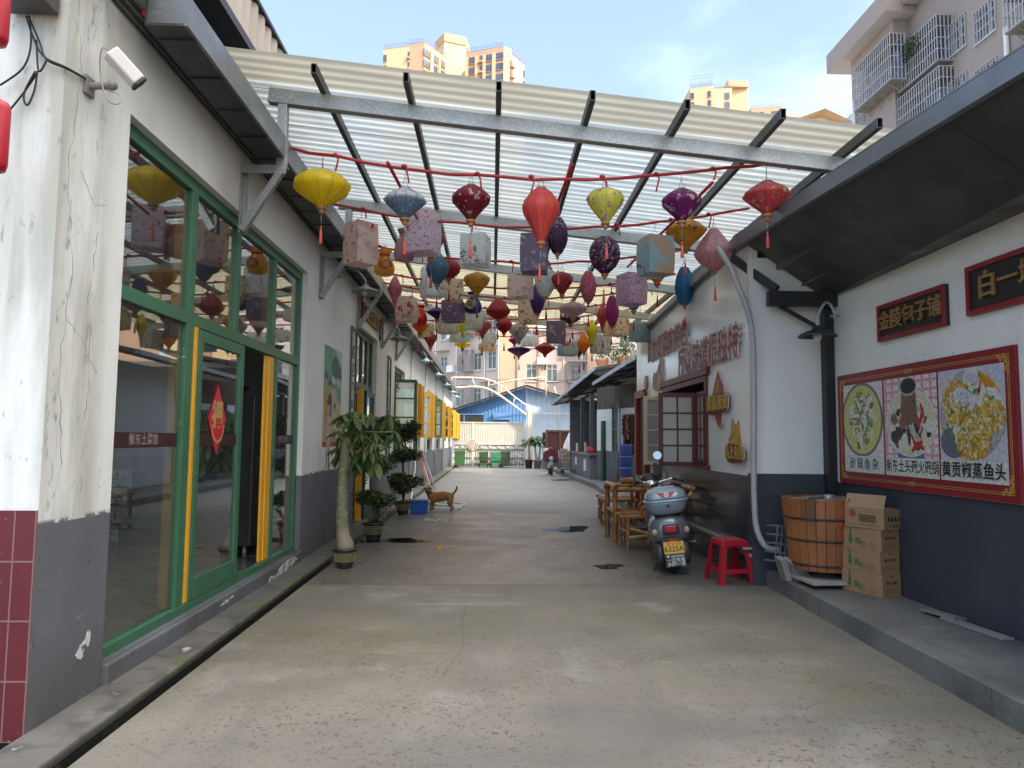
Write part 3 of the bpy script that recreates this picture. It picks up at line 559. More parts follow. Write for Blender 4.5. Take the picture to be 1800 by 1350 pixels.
b = MB(); b.add([(XP,7.8,3.88),(XP,14,3.59),(9,14,3.7),(9,7.8,4.0)], [(0,3,2,1)]); b.bx(XP+.13,9,13.7,13.94,0,3.5); part(b, 'roof', m_soffit, rest2)
b = MB(); b.bx(XP-.10,XP-.002,7.8,10.4,.37,.395); b.bx(XP-.03,XP-.004,7.8,10.5,.29,.33); part(b, 'ledge', m_galv, rest2)
part(MB().bx(6,6.1,8,13.9,0,3.4).bx(XP+.13,6,8,13.6,.0,.03), 'room_shell', m_dark, rest2)
m_maroon = mat('maroon_painted_wood', (.105,.016,.016), .45, var=.15)
b = MB(); b.bx(XP-.03,XP+.1,9.32,9.40,1.24,2.42); b.bx(XP-.03,XP+.1,11.67,11.75,1.24,2.42); b.bx(XP-.03,XP+.1,9.40,11.67,2.34,2.42); b.bx(XP-.045,XP+.1,9.40,11.67,1.24,1.31); b.bx(XP-.05,XP-.001,9.22,11.85,2.424,2.52); b.bx(XP-.06,XP-.001,9.24,11.85,1.17,1.236)
wn = part(b, 'window', m_maroon, rest2, bevel=.005)
m_frost = mat('frosted_pane', (.40,.39,.34), .25, var=.08)
def leaf(name, M, wd, hh, cols, rows, m, parent, t=.04):
    b = MB(); fr = .06; b.T = M
    b.bx(0,wd,0,t,0,fr); b.bx(0,wd,0,t,hh-fr,hh); b.bx(0,fr,0,t,fr,hh-fr); b.bx(wd-fr,wd,0,t,fr,hh-fr)
    for k in range(1,cols): x = fr+(wd-2*fr)*k/cols; b.bx(x-.012,x+.012,.003,t-.003,fr,hh-fr)
    for k in range(1,rows): z = fr+(hh-2*fr)*k/rows; b.bx(fr,wd-fr,.004,t-.004,z-.012,z+.012)
    b.bx(fr,wd-fr,.015,.025,fr,hh-fr,mi=1); b.T = None
    return part(b, name, [m, m_frost], parent, bevel=.003)
leaf('casement', Matrix.Translation((XP-.53,9.86,1.20)) @ Matrix.Rotation(R_(-3),4,'Z'), .52, 1.02, 2, 4, m_maroon, wn)
leaf('casement', Matrix.Translation((XP-.02,9.84,1.20)) @ Matrix.Rotation(R_(-92),4,'Z'), .44, 1.02, 2, 4, m_maroon, wn)
leaf('cream_casement', Matrix.Translation((XP-.36,11.62,1.16)), .35, 1.12, 1, 4, m_cream, wn)
b = MB(); b.bx(XP-.05,XP+.08,13.03,13.12,.02,2.44); b.bx(XP-.05,XP+.08,13.82,13.95,.02,2.5); b.bx(XP-.05,XP+.08,13.12,13.82,2.36,2.5); b.bx(XP+.02,XP+.06,13.12,13.82,.03,2.36,mi=1); part(b, 'door', [mat('red_door_frame', (.24,.03,.03), .5, var=.2), m_maroon], rest2)
b = MB(); b.T = face_M((XP-.001,13.05,2.62), (0,-1,0), (0,0,1)); b.prism([(.13*math.cos(2*PI*k/24),.13*math.sin(2*PI*k/24)) for k in range(24)],0,.02); b.T=None; part(b, 'vent_cover', mat('faded_grey_disc', (.32,.28,.26), .6), rest2)
for yy, z0, z1 in ((12.15,.05,1.3),(12.3,.05,1.3)): part(MB().tube([(XP-.04,yy,z0),(XP-.04,yy,z1)], .02), 'drain_pipe', m_galv, rest2)
# raised red slogan, one character at a time
m_slog = mat('faded_red_letter_face', (.27,.045,.05), .5, var=.12, layers=[Ly((.25,.16,.15), 8, .62, .74, amt=.5)]); m_slogs = mat('letter_side_white', (.50,.44,.43), .6)
def slogan(txt, y0, step, z, size, lab, m=m_slog):
    t_ = empty('slogan_lettering', (XP, y0-step*len(txt)/2, z), lab, 'lettering', 'raised red slogan on the panelled wall')
    for i, ch in enumerate(txt):
        b = MB(); M = face_M((XP-.036, y0-step*(i+.5), z), (0,-1,0), (0,0,1))
        b.text(ch, size, M, mi=0, depth=.02, bold=.012, squeeze=.84)
        o = part(b, 'character', [m, m_slogs], t_)
        for pl in o.data.polygons:
            if abs(pl.normal.x) < .5: pl.material_index = 1
slogan('因为饭菜有特色', 12.78, .378, 3.11, .42, 'upper line of raised red characters on the glossy white panels')
slogan('所以味道很独特', 10.66, .383, 2.69, .45, 'lower line of raised red characters on the glossy white panels')
m_emr = mat('emblem_red', (.27,.045,.04), .45, var=.12); m_emy = mat('emblem_gold', (.50,.30,.055), .45, var=.15); m_emd = mat('emblem_maroon_edge', (.16,.025,.03), .5); m_emo = mat('emblem_orange_shade', (.40,.19,.03), .5)
def scale_poly(P, k):
    cx = sum(p[0] for p in P)/len(P); cy = sum(p[1] for p in P)/len(P); return [(cx+(x-cx)*k, cy+(y-cy)*k) for x, y in P]
def smooth_poly(P, it=2):
    for _ in range(it): P = [q for i in range(len(P)) for q in ((P[i][0]*.75+P[(i+1) % len(P)][0]*.25, P[i][1]*.75+P[(i+1) % len(P)][1]*.25), (P[i][0]*.25+P[(i+1) % len(P)][0]*.75, P[i][1]*.25+P[(i+1) % len(P)][1]*.75))]
    return P
b = MB(); M = face_M((XP-.001, 8.79, 2.06), (0,-1,0), (0,0,1))
pear = smooth_poly([(-.25,-.02),(-.22,.12),(-.10,.26),(-.03,.36),(.02,.37),(.10,.28),(.16,.22),(.24,.18),(.23,.06),(.16,.02),(.15,-.14),(.13,-.30),(.04,-.36),(-.06,-.31),(-.14,-.18)])
b.prism(pear, 0, .035, M, mi=1, side=4); b.prism(scale_poly(pear,.93), .035, .038, M, mi=0)
for k in range(3): b.prism([(-.15+.06*k,-.0),(-.135+.06*k,-.0),(.0+.03*k,.25),(-.01+.03*k,.26)], .038, .040, M, mi=1)
b.prism(smooth_poly([(-.42,-.16),(-.40,.06),(.40,.10),(.42,-.12),(.30,-.16),(-.2,-.19)]), .036, .05, M, mi=2, side=4)
b.text('财源滚滚', .205, M @ Matrix.Translation((0,-.045,.056)), mi=1, depth=.008, bold=.02)
tag(b.build('wall_emblem', [m_emr, m_emy, m_emd, m_emo, m_slogs]), 'red pear-shaped cut-out emblem with gold characters on the white panels', 'wall emblem', 'cut-out emblems on the panels')
b = MB(); M = face_M((XP-.001, 8.17, 1.50), (0,-1,0), (0,0,1))
ing = smooth_poly([(-.24,-.05),(-.25,.08),(-.14,.14),(-.14,.28),(-.04,.33),(.02,.22),(.10,.30),(.17,.28),(.18,.12),(.24,.02),(.24,-.1),(-.2,-.1)])
b.prism(ing, 0, .04, M, mi=1, side=4); b.prism([(-.23,.07),(-.1,.11),(.0,.19),(.02,.21),(.0,.16),(-.09,.08),(-.2,.05)], .04, .042, M, mi=3); b.prism([(.05,.12),(.1,.0),(.2,-.02),(.12,.03)], .04, .042, M, mi=3)
b.prism(smooth_poly([(-.32,-.2),(-.31,.01),(-.1,.03),(.3,-.01),(.32,-.18),(.1,-.2)]), .041, .052, M, mi=2, side=4)
b.text('马上有钱', .165, M @ Matrix.Translation((0,-.09,.058)), mi=1, depth=.008, bold=.02)
tag(b.build('wall_emblem', [m_emr, m_emy, m_emd, m_emo, m_slogs]), 'yellow ingot-shaped cut-out emblem with gold characters on the white panels', 'wall emblem', 'cut-out emblems on the panels')
b = MB(); M = face_M((XP-.001, 11.9, 2.6), (0,-1,0), (0,0,1))
b.prism(smooth_poly([(-.5,-.2),(-.5,.12),(-.3,.14),(-.28,.05),(-.1,.2),(.05,.34),(.14,.30),(.2,-.2)]), 0, .035, M, mi=0, side=4); b.prism(smooth_poly([(-.12,-.2),(-.1,.1),(.02,.16),(.1,-.2)]), .035, .038, M, mi=1)
tag(b.build('wall_emblem', [mat('faded_pink_emblem', (.33,.15,.14), .5), m_emy, m_emd, m_emo, m_slogs]), 'faded pink and yellow cut-out emblem behind the open red casement', 'wall emblem', 'cut-out emblems on the panels')
# menu board
def onR(px, py): return at(px, py, X=XR)
b = MB(); y0, y1, z0, z1 = 7.53, 4.93, 1.125, 2.255
MB_ = face_M((XR-.001, y0, z0), (0,-1,0), (0,0,1)); W_, H_ = y0-y1, z1-z0
b.prism([(0,0),(W_,0),(W_,H_),(0,H_)], 0, .03, MB_, mi=0)
for i_, o_ in ((.055,.004),(.072,.003)):
    for a in ((i_,i_,W_-i_,i_+o_),(i_,H_-i_-o_,W_-i_,H_-i_),(i_,i_+o_,i_+o_,H_-i_-o_),(W_-i_-o_,i_+o_,W_-i_,H_-i_-o_)):
        b.prism([(a[0],a[1]),(a[2],a[1]),(a[2],a[3]),(a[0],a[3])], .030, .0315, MB_, mi=1)
for cx, cy, sx_, sy_ in ((.05,.05,1,1),(W_-.05,.05,-1,1),(.05,H_-.05,1,-1),(W_-.05,H_-.05,-1,-1)):
    for k in range(4):
        a = k*.5; q = [(cx+sx_*(.03+.028*k)+.016*math.cos(t*PI/5), cy+sy_*(.015 if k % 2 else .04)+.016*math.sin(t*PI/5)) for t in range(10)]; q2 = scale_poly(q, .45)
        b.prism(q, .0316, .0325, MB_, mi=1); b.prism(q2, .0326, .0332, MB_, mi=0)
        q = [(cx+sx_*(.015 if k % 2 else .04)+.016*math.cos(t*PI/5), cy+sy_*(.05+.028*k)+.016*math.sin(t*PI/5)) for t in range(10)]; b.prism(q, .0318, .0327, MB_, mi=1); b.prism(scale_poly(q,.45), .0328, .0334, MB_, mi=0)
for cy in (.064, H_-.064):
    for k in (-1, 0, 1): q = [(W_/2+.035*k+.022*math.cos(t*PI/6), cy+.018*math.sin(t*PI/6)) for t in range(12)]; b.prism(q, .0317, .0326+abs(k)*.0002, MB_, mi=1); b.prism(scale_poly(q,.6), .0329, .0335, MB_, mi=0)
board = b.build('menu_board', [mat('board_red', (.22,.012,.02), .4, var=.06), mat('board_gold', (.55,.36,.07), .4)])
tag(board, 'large red menu board with three dish photographs over white captions', 'menu board')
FOOD = dict(white=(.62,.60,.55), cream=(.60,.55,.38), broth=(.52,.50,.16), green=(.13,.25,.05), dark=(.03,.025,.025), red=(.42,.03,.02), brown=(.17,.09,.05), grey=(.33,.34,.35), gold=(.58,.37,.06), orange=(.50,.22,.02), pink=(.62,.30,.34), lav=(.50,.50,.56), blue=(.06,.13,.38), slate=(.12,.14,.17), rim=(.16,.13,.10), cloth=(.66,.60,.60), black=(.012,.012,.012))
FM = [mat('print_'+k, v, .35, var=.38, vs=38, layers=[Ly(tuple(c*.55 for c in v), 90, .54, .66, d=3, amt=.55)]) for k, v in FOOD.items()]; FI = {k: i for i, k in enumerate(FOOD)}
def dish(u0, u1, cap, csize, bgc, draw, sq):
    b = MB(); lo, hi = .125, H_-.115; cz = lo+.165
    cnt = [0]
    def q(P, c, h): cnt[0] += 1; z = .0304+cnt[0]*8e-6; b.prism(P, z-.0001, z, MB_, mi=FI[c])
    q([(u0,cz),(u1,cz),(u1,hi),(u0,hi)], bgc, 1); q([(u0,lo),(u1,lo),(u1,cz-.001),(u0,cz-.001)], 'white', 1)
    draw(q, (u0+u1)/2, (cz+hi)/2, (u1-u0)/2, (hi-cz)/2)
    b.text(cap, csize, MB_ @ Matrix.Translation(((u0+u1)/2, (lo+cz)/2, .0306+cnt[0]*8e-6)), mi=FI['black'], bold=.012, squeeze=sq)
    o = b.build('dish_print', FM); o.parent = board
def disc(cx, cy, rx, ry, clip=None, n=40):
    P = [(cx+rx*math.cos(2*PI*k/n), cy+ry*math.sin(2*PI*k/n)) for k in range(n)]
    if clip: P = [(min(max(x, clip[0]), clip[1]), min(max(y, clip[2]), clip[3])) for x, y in P]
    return P
def blobs(q, seed, n, cx, cy, rx, ry, cols, s0, s1, h, long=1, clip=None):
    r = random.Random(seed)
    for i in range(n):
        a, k = r.uniform(0, 6.28), math.sqrt(r.random()); x, y = cx+rx*k*math.cos(a), cy+ry*k*math.sin(a); s = r.uniform(s0, s1); t = r.uniform(0, 3.14); m_ = r.randint(5, 8)
        P = []
        for j in range(m_):
            e = 2*PI*j/m_; rr = s*r.uniform(.6, 1.1); X_, Y_ = rr*math.cos(e)*long, rr*math.sin(e); P.append((x+X_*math.cos(t)-Y_*math.sin(t), y+X_*math.sin(t)+Y_*math.cos(t)))
        if clip: P = [(min(max(px_, clip[0]), clip[1]), min(max(py_, clip[2]), clip[3])) for px_, py_ in P]
        q(P, r.choice(cols), h+i % 7)
def d1(q, cx, cy, hx, hy):
    cl = (cx-hx, cx+hx, cy-hy, cy+hy)
    q(disc(cx-.02,cy,hx*1.06,hy*1.03,cl), 'rim', 2); q(disc(cx-.02,cy,hx*.96,hy*.95,cl), 'broth', 3)
    blobs(q, 1, 90, cx, cy, hx*.6, hy*.72, ['white','cream','cream','white','brown'], .02, .05, 5, 1.6, cl); blobs(q, 2, 30, cx, cy+.02, hx*.4, hy*.7, ['green','green','cream'], .012, .02, 13, 5, cl); blobs(q, 3, 9, cx, cy-.1, hx*.5, hy*.4, ['red','orange'], .01, .014, 21, 2, cl)
def d2(q, cx, cy, hx, hy):
    cl = (cx-hx, cx+hx, cy-hy, cy+hy)
    for k in range(7): u = cx-hx+2*hx*k/7; q([(u+.01,cy-hy),(u+.05,cy-hy),(u+.05,cy+hy),(u+.01,cy+hy)], 'pink', 2)
    for k in range(9): v = cy-hy+2*hy*k/9; q([(cx-hx,v+.02),(cx+hx,v+.02),(cx+hx,v+.045),(cx-hx,v+.045)], 'pink', 2.5)
    q([(cx-.2,cy-hy),(cx+.2,cy-hy),(cx+.14,cy-hy*.5),(cx-.16,cy-hy*.5)], 'blue', 3)
    q(disc(cx,cy-.05,hx*.95,hy*.84,cl), 'white', 4); q(disc(cx,cy-.05,hx*.90,hy*.79,cl), 'cream', 5)
    blobs(q, 5, 70, cx, cy-.1, hx*.72, hy*.58, ['cream','white','brown','dark','grey','white','brown'], .03, .07, 6, 1.4, cl); blobs(q, 6, 14, cx, cy-.08, hx*.75, hy*.55, ['red','red','dark'], .02, .03, 14, 3.5, cl)
    q([(cx-.12,cy-.06),(cx+.12,cy-.05),(cx+.10,cy+hy*.72),(cx-.12,cy+hy*.72)], 'brown', 23); q(disc(cx-.01,cy+hy*.75,.13,.085,cl), 'grey', 24); q(disc(cx-.01,cy+hy*.77,.115,.07,cl), 'black', 25)
def d3(q, cx, cy, hx, hy):
    cl = (cx-hx, cx+hx, cy-hy, cy+hy)
    q(disc(cx,cy-.01,hx*.98,hy*.97,cl), 'gold', 2); q(disc(cx,cy-.01,hx*.93,hy*.92,cl), 'orange', 3); blobs(q, 7, 60, cx, cy, hx*.85, hy*.85, ['brown','orange','red'], .01, .03, 4, 1.3, cl)
    for x, y, rx, ry, c in ((-.05,.22,.16,.13,'grey'),(.02,.26,.1,.1,'white'),(-.24,.02,.14,.17,'grey'),(.22,.02,.16,.18,'white'),(.26,-.08,.13,.13,'grey'),(-.22,-.22,.16,.13,'slate'),(.06,-.2,.24,.13,'grey'),(-.08,.0,.2,.2,'white')): q(disc(cx+x,cy+y,rx,ry,cl,11), c, 12)
    blobs(q, 8, 260, cx-.16, cy+.08, .17, .20, ['gold','gold','cream','orange'], .012, .022, 13, 1.2, cl); blobs(q, 9, 240, cx+.2, cy-.02, .18, .15, ['gold','gold','cream','orange'], .012, .022, 13, 1.2, cl); blobs(q, 10, 280, cx+.02, cy-.20, .20, .14, ['gold','gold','cream','orange'], .012, .022, 13, 1.2, cl)
    blobs(q, 11, 40, cx, cy-.02, .3, .26, ['green'], .008, .014, 21, 3, cl); blobs(q, 12, 14, cx, cy+.16, .18, .12, ['white','lav'], .03, .05, 20, 1.6, cl)
U = lambda px: y0-at(px, 740, X=XR).y
dish(U(1489), U(1558), '砂 锅 鱼 杂', .118, 'cloth', d1, .95); dish(U(1561), U(1655), '衡东土头碗火碗锅', .125, 'cloth', d2, .80); dish(U(1658), U(1777), '黄贡椒蒸鱼头', .135, 'lav', d3, .92)
# name plaques
m_pl = mat('plaque_black', (.014,.014,.013), .45); m_plr = mat('plaque_red', (.24,.012,.02), .4); m_plg = mat('plaque_gold_carving', (.30,.165,.06), .5, var=.25)
def plaque(ya, yb, z, h, txt, size, lab):
    wd = ya-yb; M = face_M((XR-.001,(ya+yb)/2,z), (0,-1,0), (0,0,1)); b = MB()
    b.prism([(-wd/2,-h/2),(wd/2,-h/2),(wd/2,h/2),(-wd/2,h/2)], 0, .03, M, mi=0)
    for a in ((-wd/2,-h/2,wd/2,-h/2+.04),(-wd/2,h/2-.04,wd/2,h/2),(-wd/2,-h/2+.04,-wd/2+.04,h/2-.04),(wd/2-.04,-h/2+.04,wd/2,h/2-.04)): b.prism([(a[0],a[1]),(a[2],a[1]),(a[2],a[3]),(a[0],a[3])], .0305, .045, M, mi=1)
    b.text(txt, size*.95, M @ Matrix.Translation((0,0,.042)), mi=2, depth=.018, bold=.010)
    tag(b.build('name_plaque', [m_pl, m_plr, m_plg]), lab, 'plaque', 'black and red name plaques')
plaque(6.69, 5.665, 2.685, .345, '金陵包子铺', .20, 'small black plaque with five gold characters in a red frame')
plaque(5.40, 4.05, 2.73, .385, '白一坳豆腐', .23, 'black plaque in a red frame cut off at the right edge of the photo')
# ============================================================ far end: gate, arch, blue shed
def ribbed(b, P0, P1, zb, tops, pitch=.22, dep=.03, mi=0):
    """upright ribbed sheet from P0 to P1 (ground points), top heights interpolated along it"""
    P0, P1 = Vector((*P0, 0)), Vector((*P1, 0)); d = P1-P0; Lg = d.length; d.normalize(); nrm = Vector((d.y, -d.x, 0)); n = int(Lg/pitch*4); V = []; F = []
    for i in range(n+1):
        f = i/n; o = (0, 1, 1, 0)[i % 4]*dep
        for (a, za), (c, zc) in zip(tops, tops[1:]):
            if a <= f <= c: z = za+(zc-za)*(f-a)/(c-a); break
        p = P0+d*(Lg*f)+nrm*o; V += [(p.x, p.y, zb), (p.x, p.y, z)]
    for i in range(n): F.append((2*i, 2*i+2, 2*i+3, 2*i+1))
    b.add(V, F, mi); return b
m_bluesh = mat('blue_ribbed_sheet', (.13,.28,.52), .5, var=.10, layers=[Ly((.16,.30,.52), 2, .5, .75, st=(2,2,.3), amt=.5)])
m_palesh = mat('pale_blue_sheet', (.50,.58,.66), .45, var=.08, layers=[Ly((.16,.33,.60), 0, 4.05, 4.45, k='z', ax=2, amt=.75)])
shed = empty('blue_shed', (1, 45, 0), 'blue ribbed sheet shed behind the cream gate, its right side paler', 'shed')
part(ribbed(MB(), (-3.6,45.6), (2.13,45.0), 0, [(0,2.95),(1,4.88)]), 'front_wall', m_bluesh, shed)
part(ribbed(MB(), (2.14,45.0), (6.5,45.2), 0, [(0,4.86),(1,3.6)], pitch=.36, dep=.02), 'side_wall', m_palesh, shed)
b = MB(); b.bar((-3.9,45.3,2.93),(2.13,44.75,4.95),.9,.05,(0,0,1)); b.bar((2.13,44.75,4.95),(7,45,3.5),.9,.05); part(b, 'roof', m_steel, shed)
b = MB(); b.bx(-2.25,-.52,45.02,45.35,2.3,3.08,mi=1)
for x in (-2.27,-1.78,-.52): b.bx(x-.03,x+.03,44.98,45.4,2.3,3.1)
b.bx(-2.27,-.52,44.98,45.4,3.08,3.14); part(b, 'window', [m_bluesh, m_dark], shed)
b = MB(); b.bx(.12,1.06,44.9,45.1,1.0,2.72,mi=1); b.bx(.05,1.12,44.75,45.1,2.78,3.22); b.bx(.05,.12,44.85,45.2,1,2.78); b.bx(1.06,1.12,44.85,45.2,1,2.78); 
for k in range(4): b.bx(.12,1.06,44.88,44.9,2.5+k*.07,2.55+k*.07)
part(b, 'roller_door', [m_bluesh, m_dark], shed)
b = MB(); b.tube([(4.2,44.9,0),(4.2,44.9,4.0),(3.9,44.9,4.9)], .03, 6); b.tube([(2.2,44.8,3.2),(5.6,44.8,3.2)], .03, 6); part(b, 'pipe', m_white, shed)
gate = empty('yard_gate', (-.2, 40, 0), 'cream double-leaf metal gate with a round ornament and zigzag band across the lane end', 'gate')
m_gate = mat('cream_gate_bars', (.62,.58,.48), .5, var=.1); m_gback = mat('white_gate_sheet', (.72,.70,.64), .55, var=.06); m_gbar = mat('grey_gate_bars', (.24,.24,.235), .5)
for x0, x1 in ((-2.2,-1.08),(-1.06,1.86)):
    b = MB(); b.bx(x0,x1,40.03,40.05,1.28,2.44,mi=1); b.bx(x0,x1,40.03,40.045,.06,1.2,mi=1)
    n = int((x1-x0)/.135)
    for k in range(n+1):
        x = x0+.03+(x1-x0-.06)*k/n; b.bx(x-.022,x+.022,39.98,40.02,1.3,2.46); b.bx(x-.014,x+.014,39.98,40.01,.14,.98,mi=2)
    for z in (2.48,1.27,1.0,.52,.16): b.bx(x0,x1,39.97,40.025,z-.03,z+.03,mi=0 if z > 1.2 else 2)
    m_ = int((x1-x0)/.42)
    for k in range(m_): xa = x0+(x1-x0)*k/m_; xb = x0+(x1-x0)*(k+1)/m_; xm = (xa+xb)/2; b.bar((xa,40,1.02),(xm,40,1.26),.03,.03,mi=2); b.bar((xm,40,1.26),(xb,40,1.02),.03,.03,mi=2)
    for x in (x0+.02,x1-.02): b.bx(x-.03,x+.03,39.96,40.03,.05,2.5)
    part(b, 'gate_leaf', [m_gate, m_gback, m_gbar], gate)
b = MB()
for r_ in (.30,.20,.10): b.tube([(-1.07+r_*math.cos(2*PI*k/24),39.94,1.22+r_*math.sin(2*PI*k/24)) for k in range(24)], .022, 6, closed=True)
for k in range(8): a = k*PI/4; b.bar((-1.07,39.94,1.22),(-1.07+.3*math.cos(a),39.94,1.22+.3*math.sin(a)),.02,.02)
part(b, 'round_ornament', m_cream, gate)
b = MB(); b.bx(1.98,2.2,39.4,39.62,0,3.3); part(b, 'gate_post', m_cream, gate)
b = MB(); up = [(793,664),(830,664),(860,668),(882,679),(905,698),(926,713)]; lo = [(797,682),(835,680),(858,684),(878,695),(902,712),(926,730)]
pu = [at(x,y,Y=39.5) for x, y in up]; pl = [at(x,y,Y=39.5) for x, y in lo]; b.tube(curve(pu), .045, 6); b.tube(curve(pl), .06, 6)
for k in range(6): b.tube([pu[k], pl[k]], .03, 5)
part(b, 'arch', m_cream, gate)
tag(MB().tube([at(858,678,Y=43), at(905,668,Y=43), at(958,663,Y=43), at(959,668,Y=43), at(960,700,Y=43)], .05, 6).build('steam_pipe', m_cream), 'cream pipe running above the blue shed roof and bending down', 'pipe')
for k, (pts, lab) in enumerate([([(805,667),(900,668),(1000,668),(1060,655),(1105,640)], 'upper black wire strung past the old apartments'), ([(930,668),(985,672),(1040,662),(1110,648)], 'lower black wire strung past the old apartments')]):
    tag(MB().tube(curve([at(x,y,Y=43.5) for x, y in pts]), .018, 5).build('overhead_wire', m_cable), lab, 'wire', 'wires over the lane end')
m_bin = [mat('olive_bin_plastic', (.05,.085,.035), .5), mat('green_bin_plastic', (.045,.13,.045), .5), mat('bright_green_bin_plastic', (.06,.24,.13), .45)]
def wheelie(x, y, rz, bi, lid, lab):
    t = empty('wheelie_bin', (x,y,0), lab, 'bin', 'green wheelie bins by the gate', rz)
    b = MB(); b.box((0,0,.46),(.42,.46,.72),taper=1.16); b.bx(-.27,.27,-.29,.29,.80,.85); b.bx(-.2,.2,-.24,-.2,.1,.3); b.bx(-.09,.09,-.262,-.24,.5,.52); b.build('bin_body', bi, t, bevel=.012)
    b = MB()
    if lid: b.box((0,.0,.88),(.53,.56,.04)); b.box((0,0,.905),(.4,.42,.03))
    else: b.box((0,-.33,.62),(.50,.035,.50),(.12,0,0)); b.box((0,-.355,.65),(.34,.03,.3),(.12,0,0)); b.box((0,-.36,.70),(.2,.03,.12),(.12,0,0))
    b.build('lid', bi, t, bevel=.01)
    for s in (-1,1): b = MB(); b.T = Matrix.Translation((s*.22,.2,.1)) @ Matrix.Rotation(PI/2,4,'Y'); b.lathe([(.0,-.03),(.09,-.03),(.1,-.02),(.1,.02),(.09,.03),(0,.03)],14); b.T=None; b.build('wheel', m_rubber, t)
    b = MB(); b.tube([(-.24,.31,.78),(-.24,.38,.82),(.24,.38,.82),(.24,.31,.78)], .018, 6); b.build('handle', bi, t)
wheelie(-1.72, 38.8, PI/2, m_bin[1], True, 'green wheelie bin standing sideways by the dining hall wall')
wheelie(-.45, 39.3, .0, m_bin[0], False, 'olive green bin with its lid hanging open in front')
wheelie(.19, 39.3, .05, m_bin[2], False, 'bright mint green bin between the two olive bins')
wheelie(.74, 39.35, PI/2, m_bin[0], True, 'olive green bin turned sideways beside the mint bin')
# wire cage trolley
b = MB()
for z in (.12,.4,.7): b.tube([(1.1,39.3,z),(1.75,39.3,z),(1.75,39.7,z),(1.1,39.7,z)], .012, 5, closed=True)
for x in (1.1,1.32,1.54,1.75):
    for y in (39.3,39.7): b.tube([(x,y,.05),(x,y,.75)], .012, 5)
tag(b.build('wire_trolley', m_galv), 'grey wire cage trolley between the bins and the potted trees', 'trolley')
# ============================================================ old apartment blocks beyond the shed
m_apt = mat('pale_pink_render', (.50,.42,.38), .8, var=.08, vs=.4, layers=[Ly((.34,.30,.28), .7, .5, .75, st=(1,1,.2), amt=.5)])
m_peach = mat('peach_end_wall', (.55,.37,.24), .8, var=.07, vs=.4, layers=[Ly((.42,.30,.22), .5, .5, .75, amt=.5)])
m_winfr = mat('pale_window_frame', (.55,.55,.53), .5, var=.05); m_wing = mat('dim_far_pane', (.10,.12,.13), .2, var=.3, vs=.8); m_cage = mat('rusty_window_cage', (.30,.29,.28), .6, var=.2)
def apt_window(parent, M, u, z, wd, hh, cols=2, fr=m_winfr, gl=m_wing, name='window'):
    b = MB(); b.T = M; t = .06
    b.bx(u-wd/2,u+wd/2,z-hh/2,z+hh/2,-.12,-.10,mi=1)
    for a in ((u-wd/2,u-wd/2+t,z-hh/2,z+hh/2),(u+wd/2-t,u+wd/2,z-hh/2,z+hh/2),(u-wd/2+t,u+wd/2-t,z-hh/2,z-hh/2+t),(u-wd/2+t,u+wd/2-t,z+hh/2-t,z+hh/2),(u-wd/2+t,u+wd/2-t,z+hh*.2,z+hh*.2+t*.8)): b.bx(a[0],a[1],a[2],a[3],-.10,-.03)
    for k in range(1,cols): x = u-wd/2+wd*k/cols; b.bx(x-t/2,x+t/2,z-hh/2+t,z+hh/2-t,-.10,-.04)
    b.bx(u-wd/2-.08,u+wd/2+.08,z-hh/2-.09,z-hh/2-.002,-.02,.10); b.T = None
    return part(b, name, [fr, gl], parent)
def cage(parent, M, u0, u1, z0, z1, d, m, step=.16, rail=.5, r_=.012, tray=True):
    b = MB(); b.T = M; n = max(2, int((u1-u0)/step))
    for k in range(n+1): x = u0+(u1-u0)*k/n; b.bx(x-r_,x+r_,z0,z1,d-r_,d+r_)
    for k in range(1, int(d/step)+1):
        for x in (u0, u1): b.bx(x-r_,x+r_,z0,z1,d-k*step-r_,d-k*step+r_)
    n = max(2, int((z1-z0)/rail))
    for k in range(n+1): z = z0+(z1-z0)*k/n; b.bx(u0,u1,z-r_,z+r_,d-r_*.8,d+r_*1.1); b.bx(u0-r_*.9,u0+r_*.9,z-r_*.9,z+r_*.9,0,d-r_); b.bx(u1-r_*.9,u1+r_*.9,z-r_*.9,z+r_*.9,0,d-r_)
    if tray: b.bx(u0,u1,z0-.06,z0-.015,0,d,mi=1); b.bx(u0,u1,z1+.015,z1+.05,0,d,mi=1); 
    b.T = None; return part(b, 'window_cage', [m, m_cage], parent)
def aircon(parent, M, u, z):
    b = MB(); b.T = M; b.bx(u-.42,u+.42,z,z+.55,.08,.40); b.bx(u-.5,u+.5,z-.05,z-.003,.0,.5); b.lathe([(.0,.401),(.2,.401),(.22,.41),(.0,.411)],14,(0,0,0)) if False else None
    b.T = None; return part(b, 'air_conditioner', m_white, parent)
aptL = empty('old_apartment_block', (-2, 60, 0), 'pinkish old apartment block with a plain peach end wall, behind the blue shed', 'apartment block', 'old apartments behind the shed')
aptR = empty('old_apartment_block', (6, 62, 0), 'pinkish old apartment block with green roof plants near it, right of the peach wall', 'apartment block', 'old apartments behind the shed')
A0, A1 = Vector((-8.5,67.5,0)), Vector((.55,58,0)); dA = (A1-A0).normalized(); LA = (A1-A0).length; MA = face_M(A0, dA, (0,0,1))
def pane_grid(parent, M, us, zs, wd, hh, uw0, uw1, H, m):
    holes = [(u-wd/2,u+wd/2,z-hh/2,z+hh/2) for u in us for z in zs]
    b = MB(); holed_wall(b, M, uw0, uw1, 0, H, .25, holes); part(b, 'wall', m, parent)
    for u in us:
        for z in zs: apt_window(parent, M, u, z, wd-.01, hh-.01)
pane_grid(aptL, MA, [1.2,3.6,6.0,8.3,10.4,12.2], [5.1,8.1,11.1,14.1,17.1], 1.0, 1.5, 0, LA, 20, m_apt)
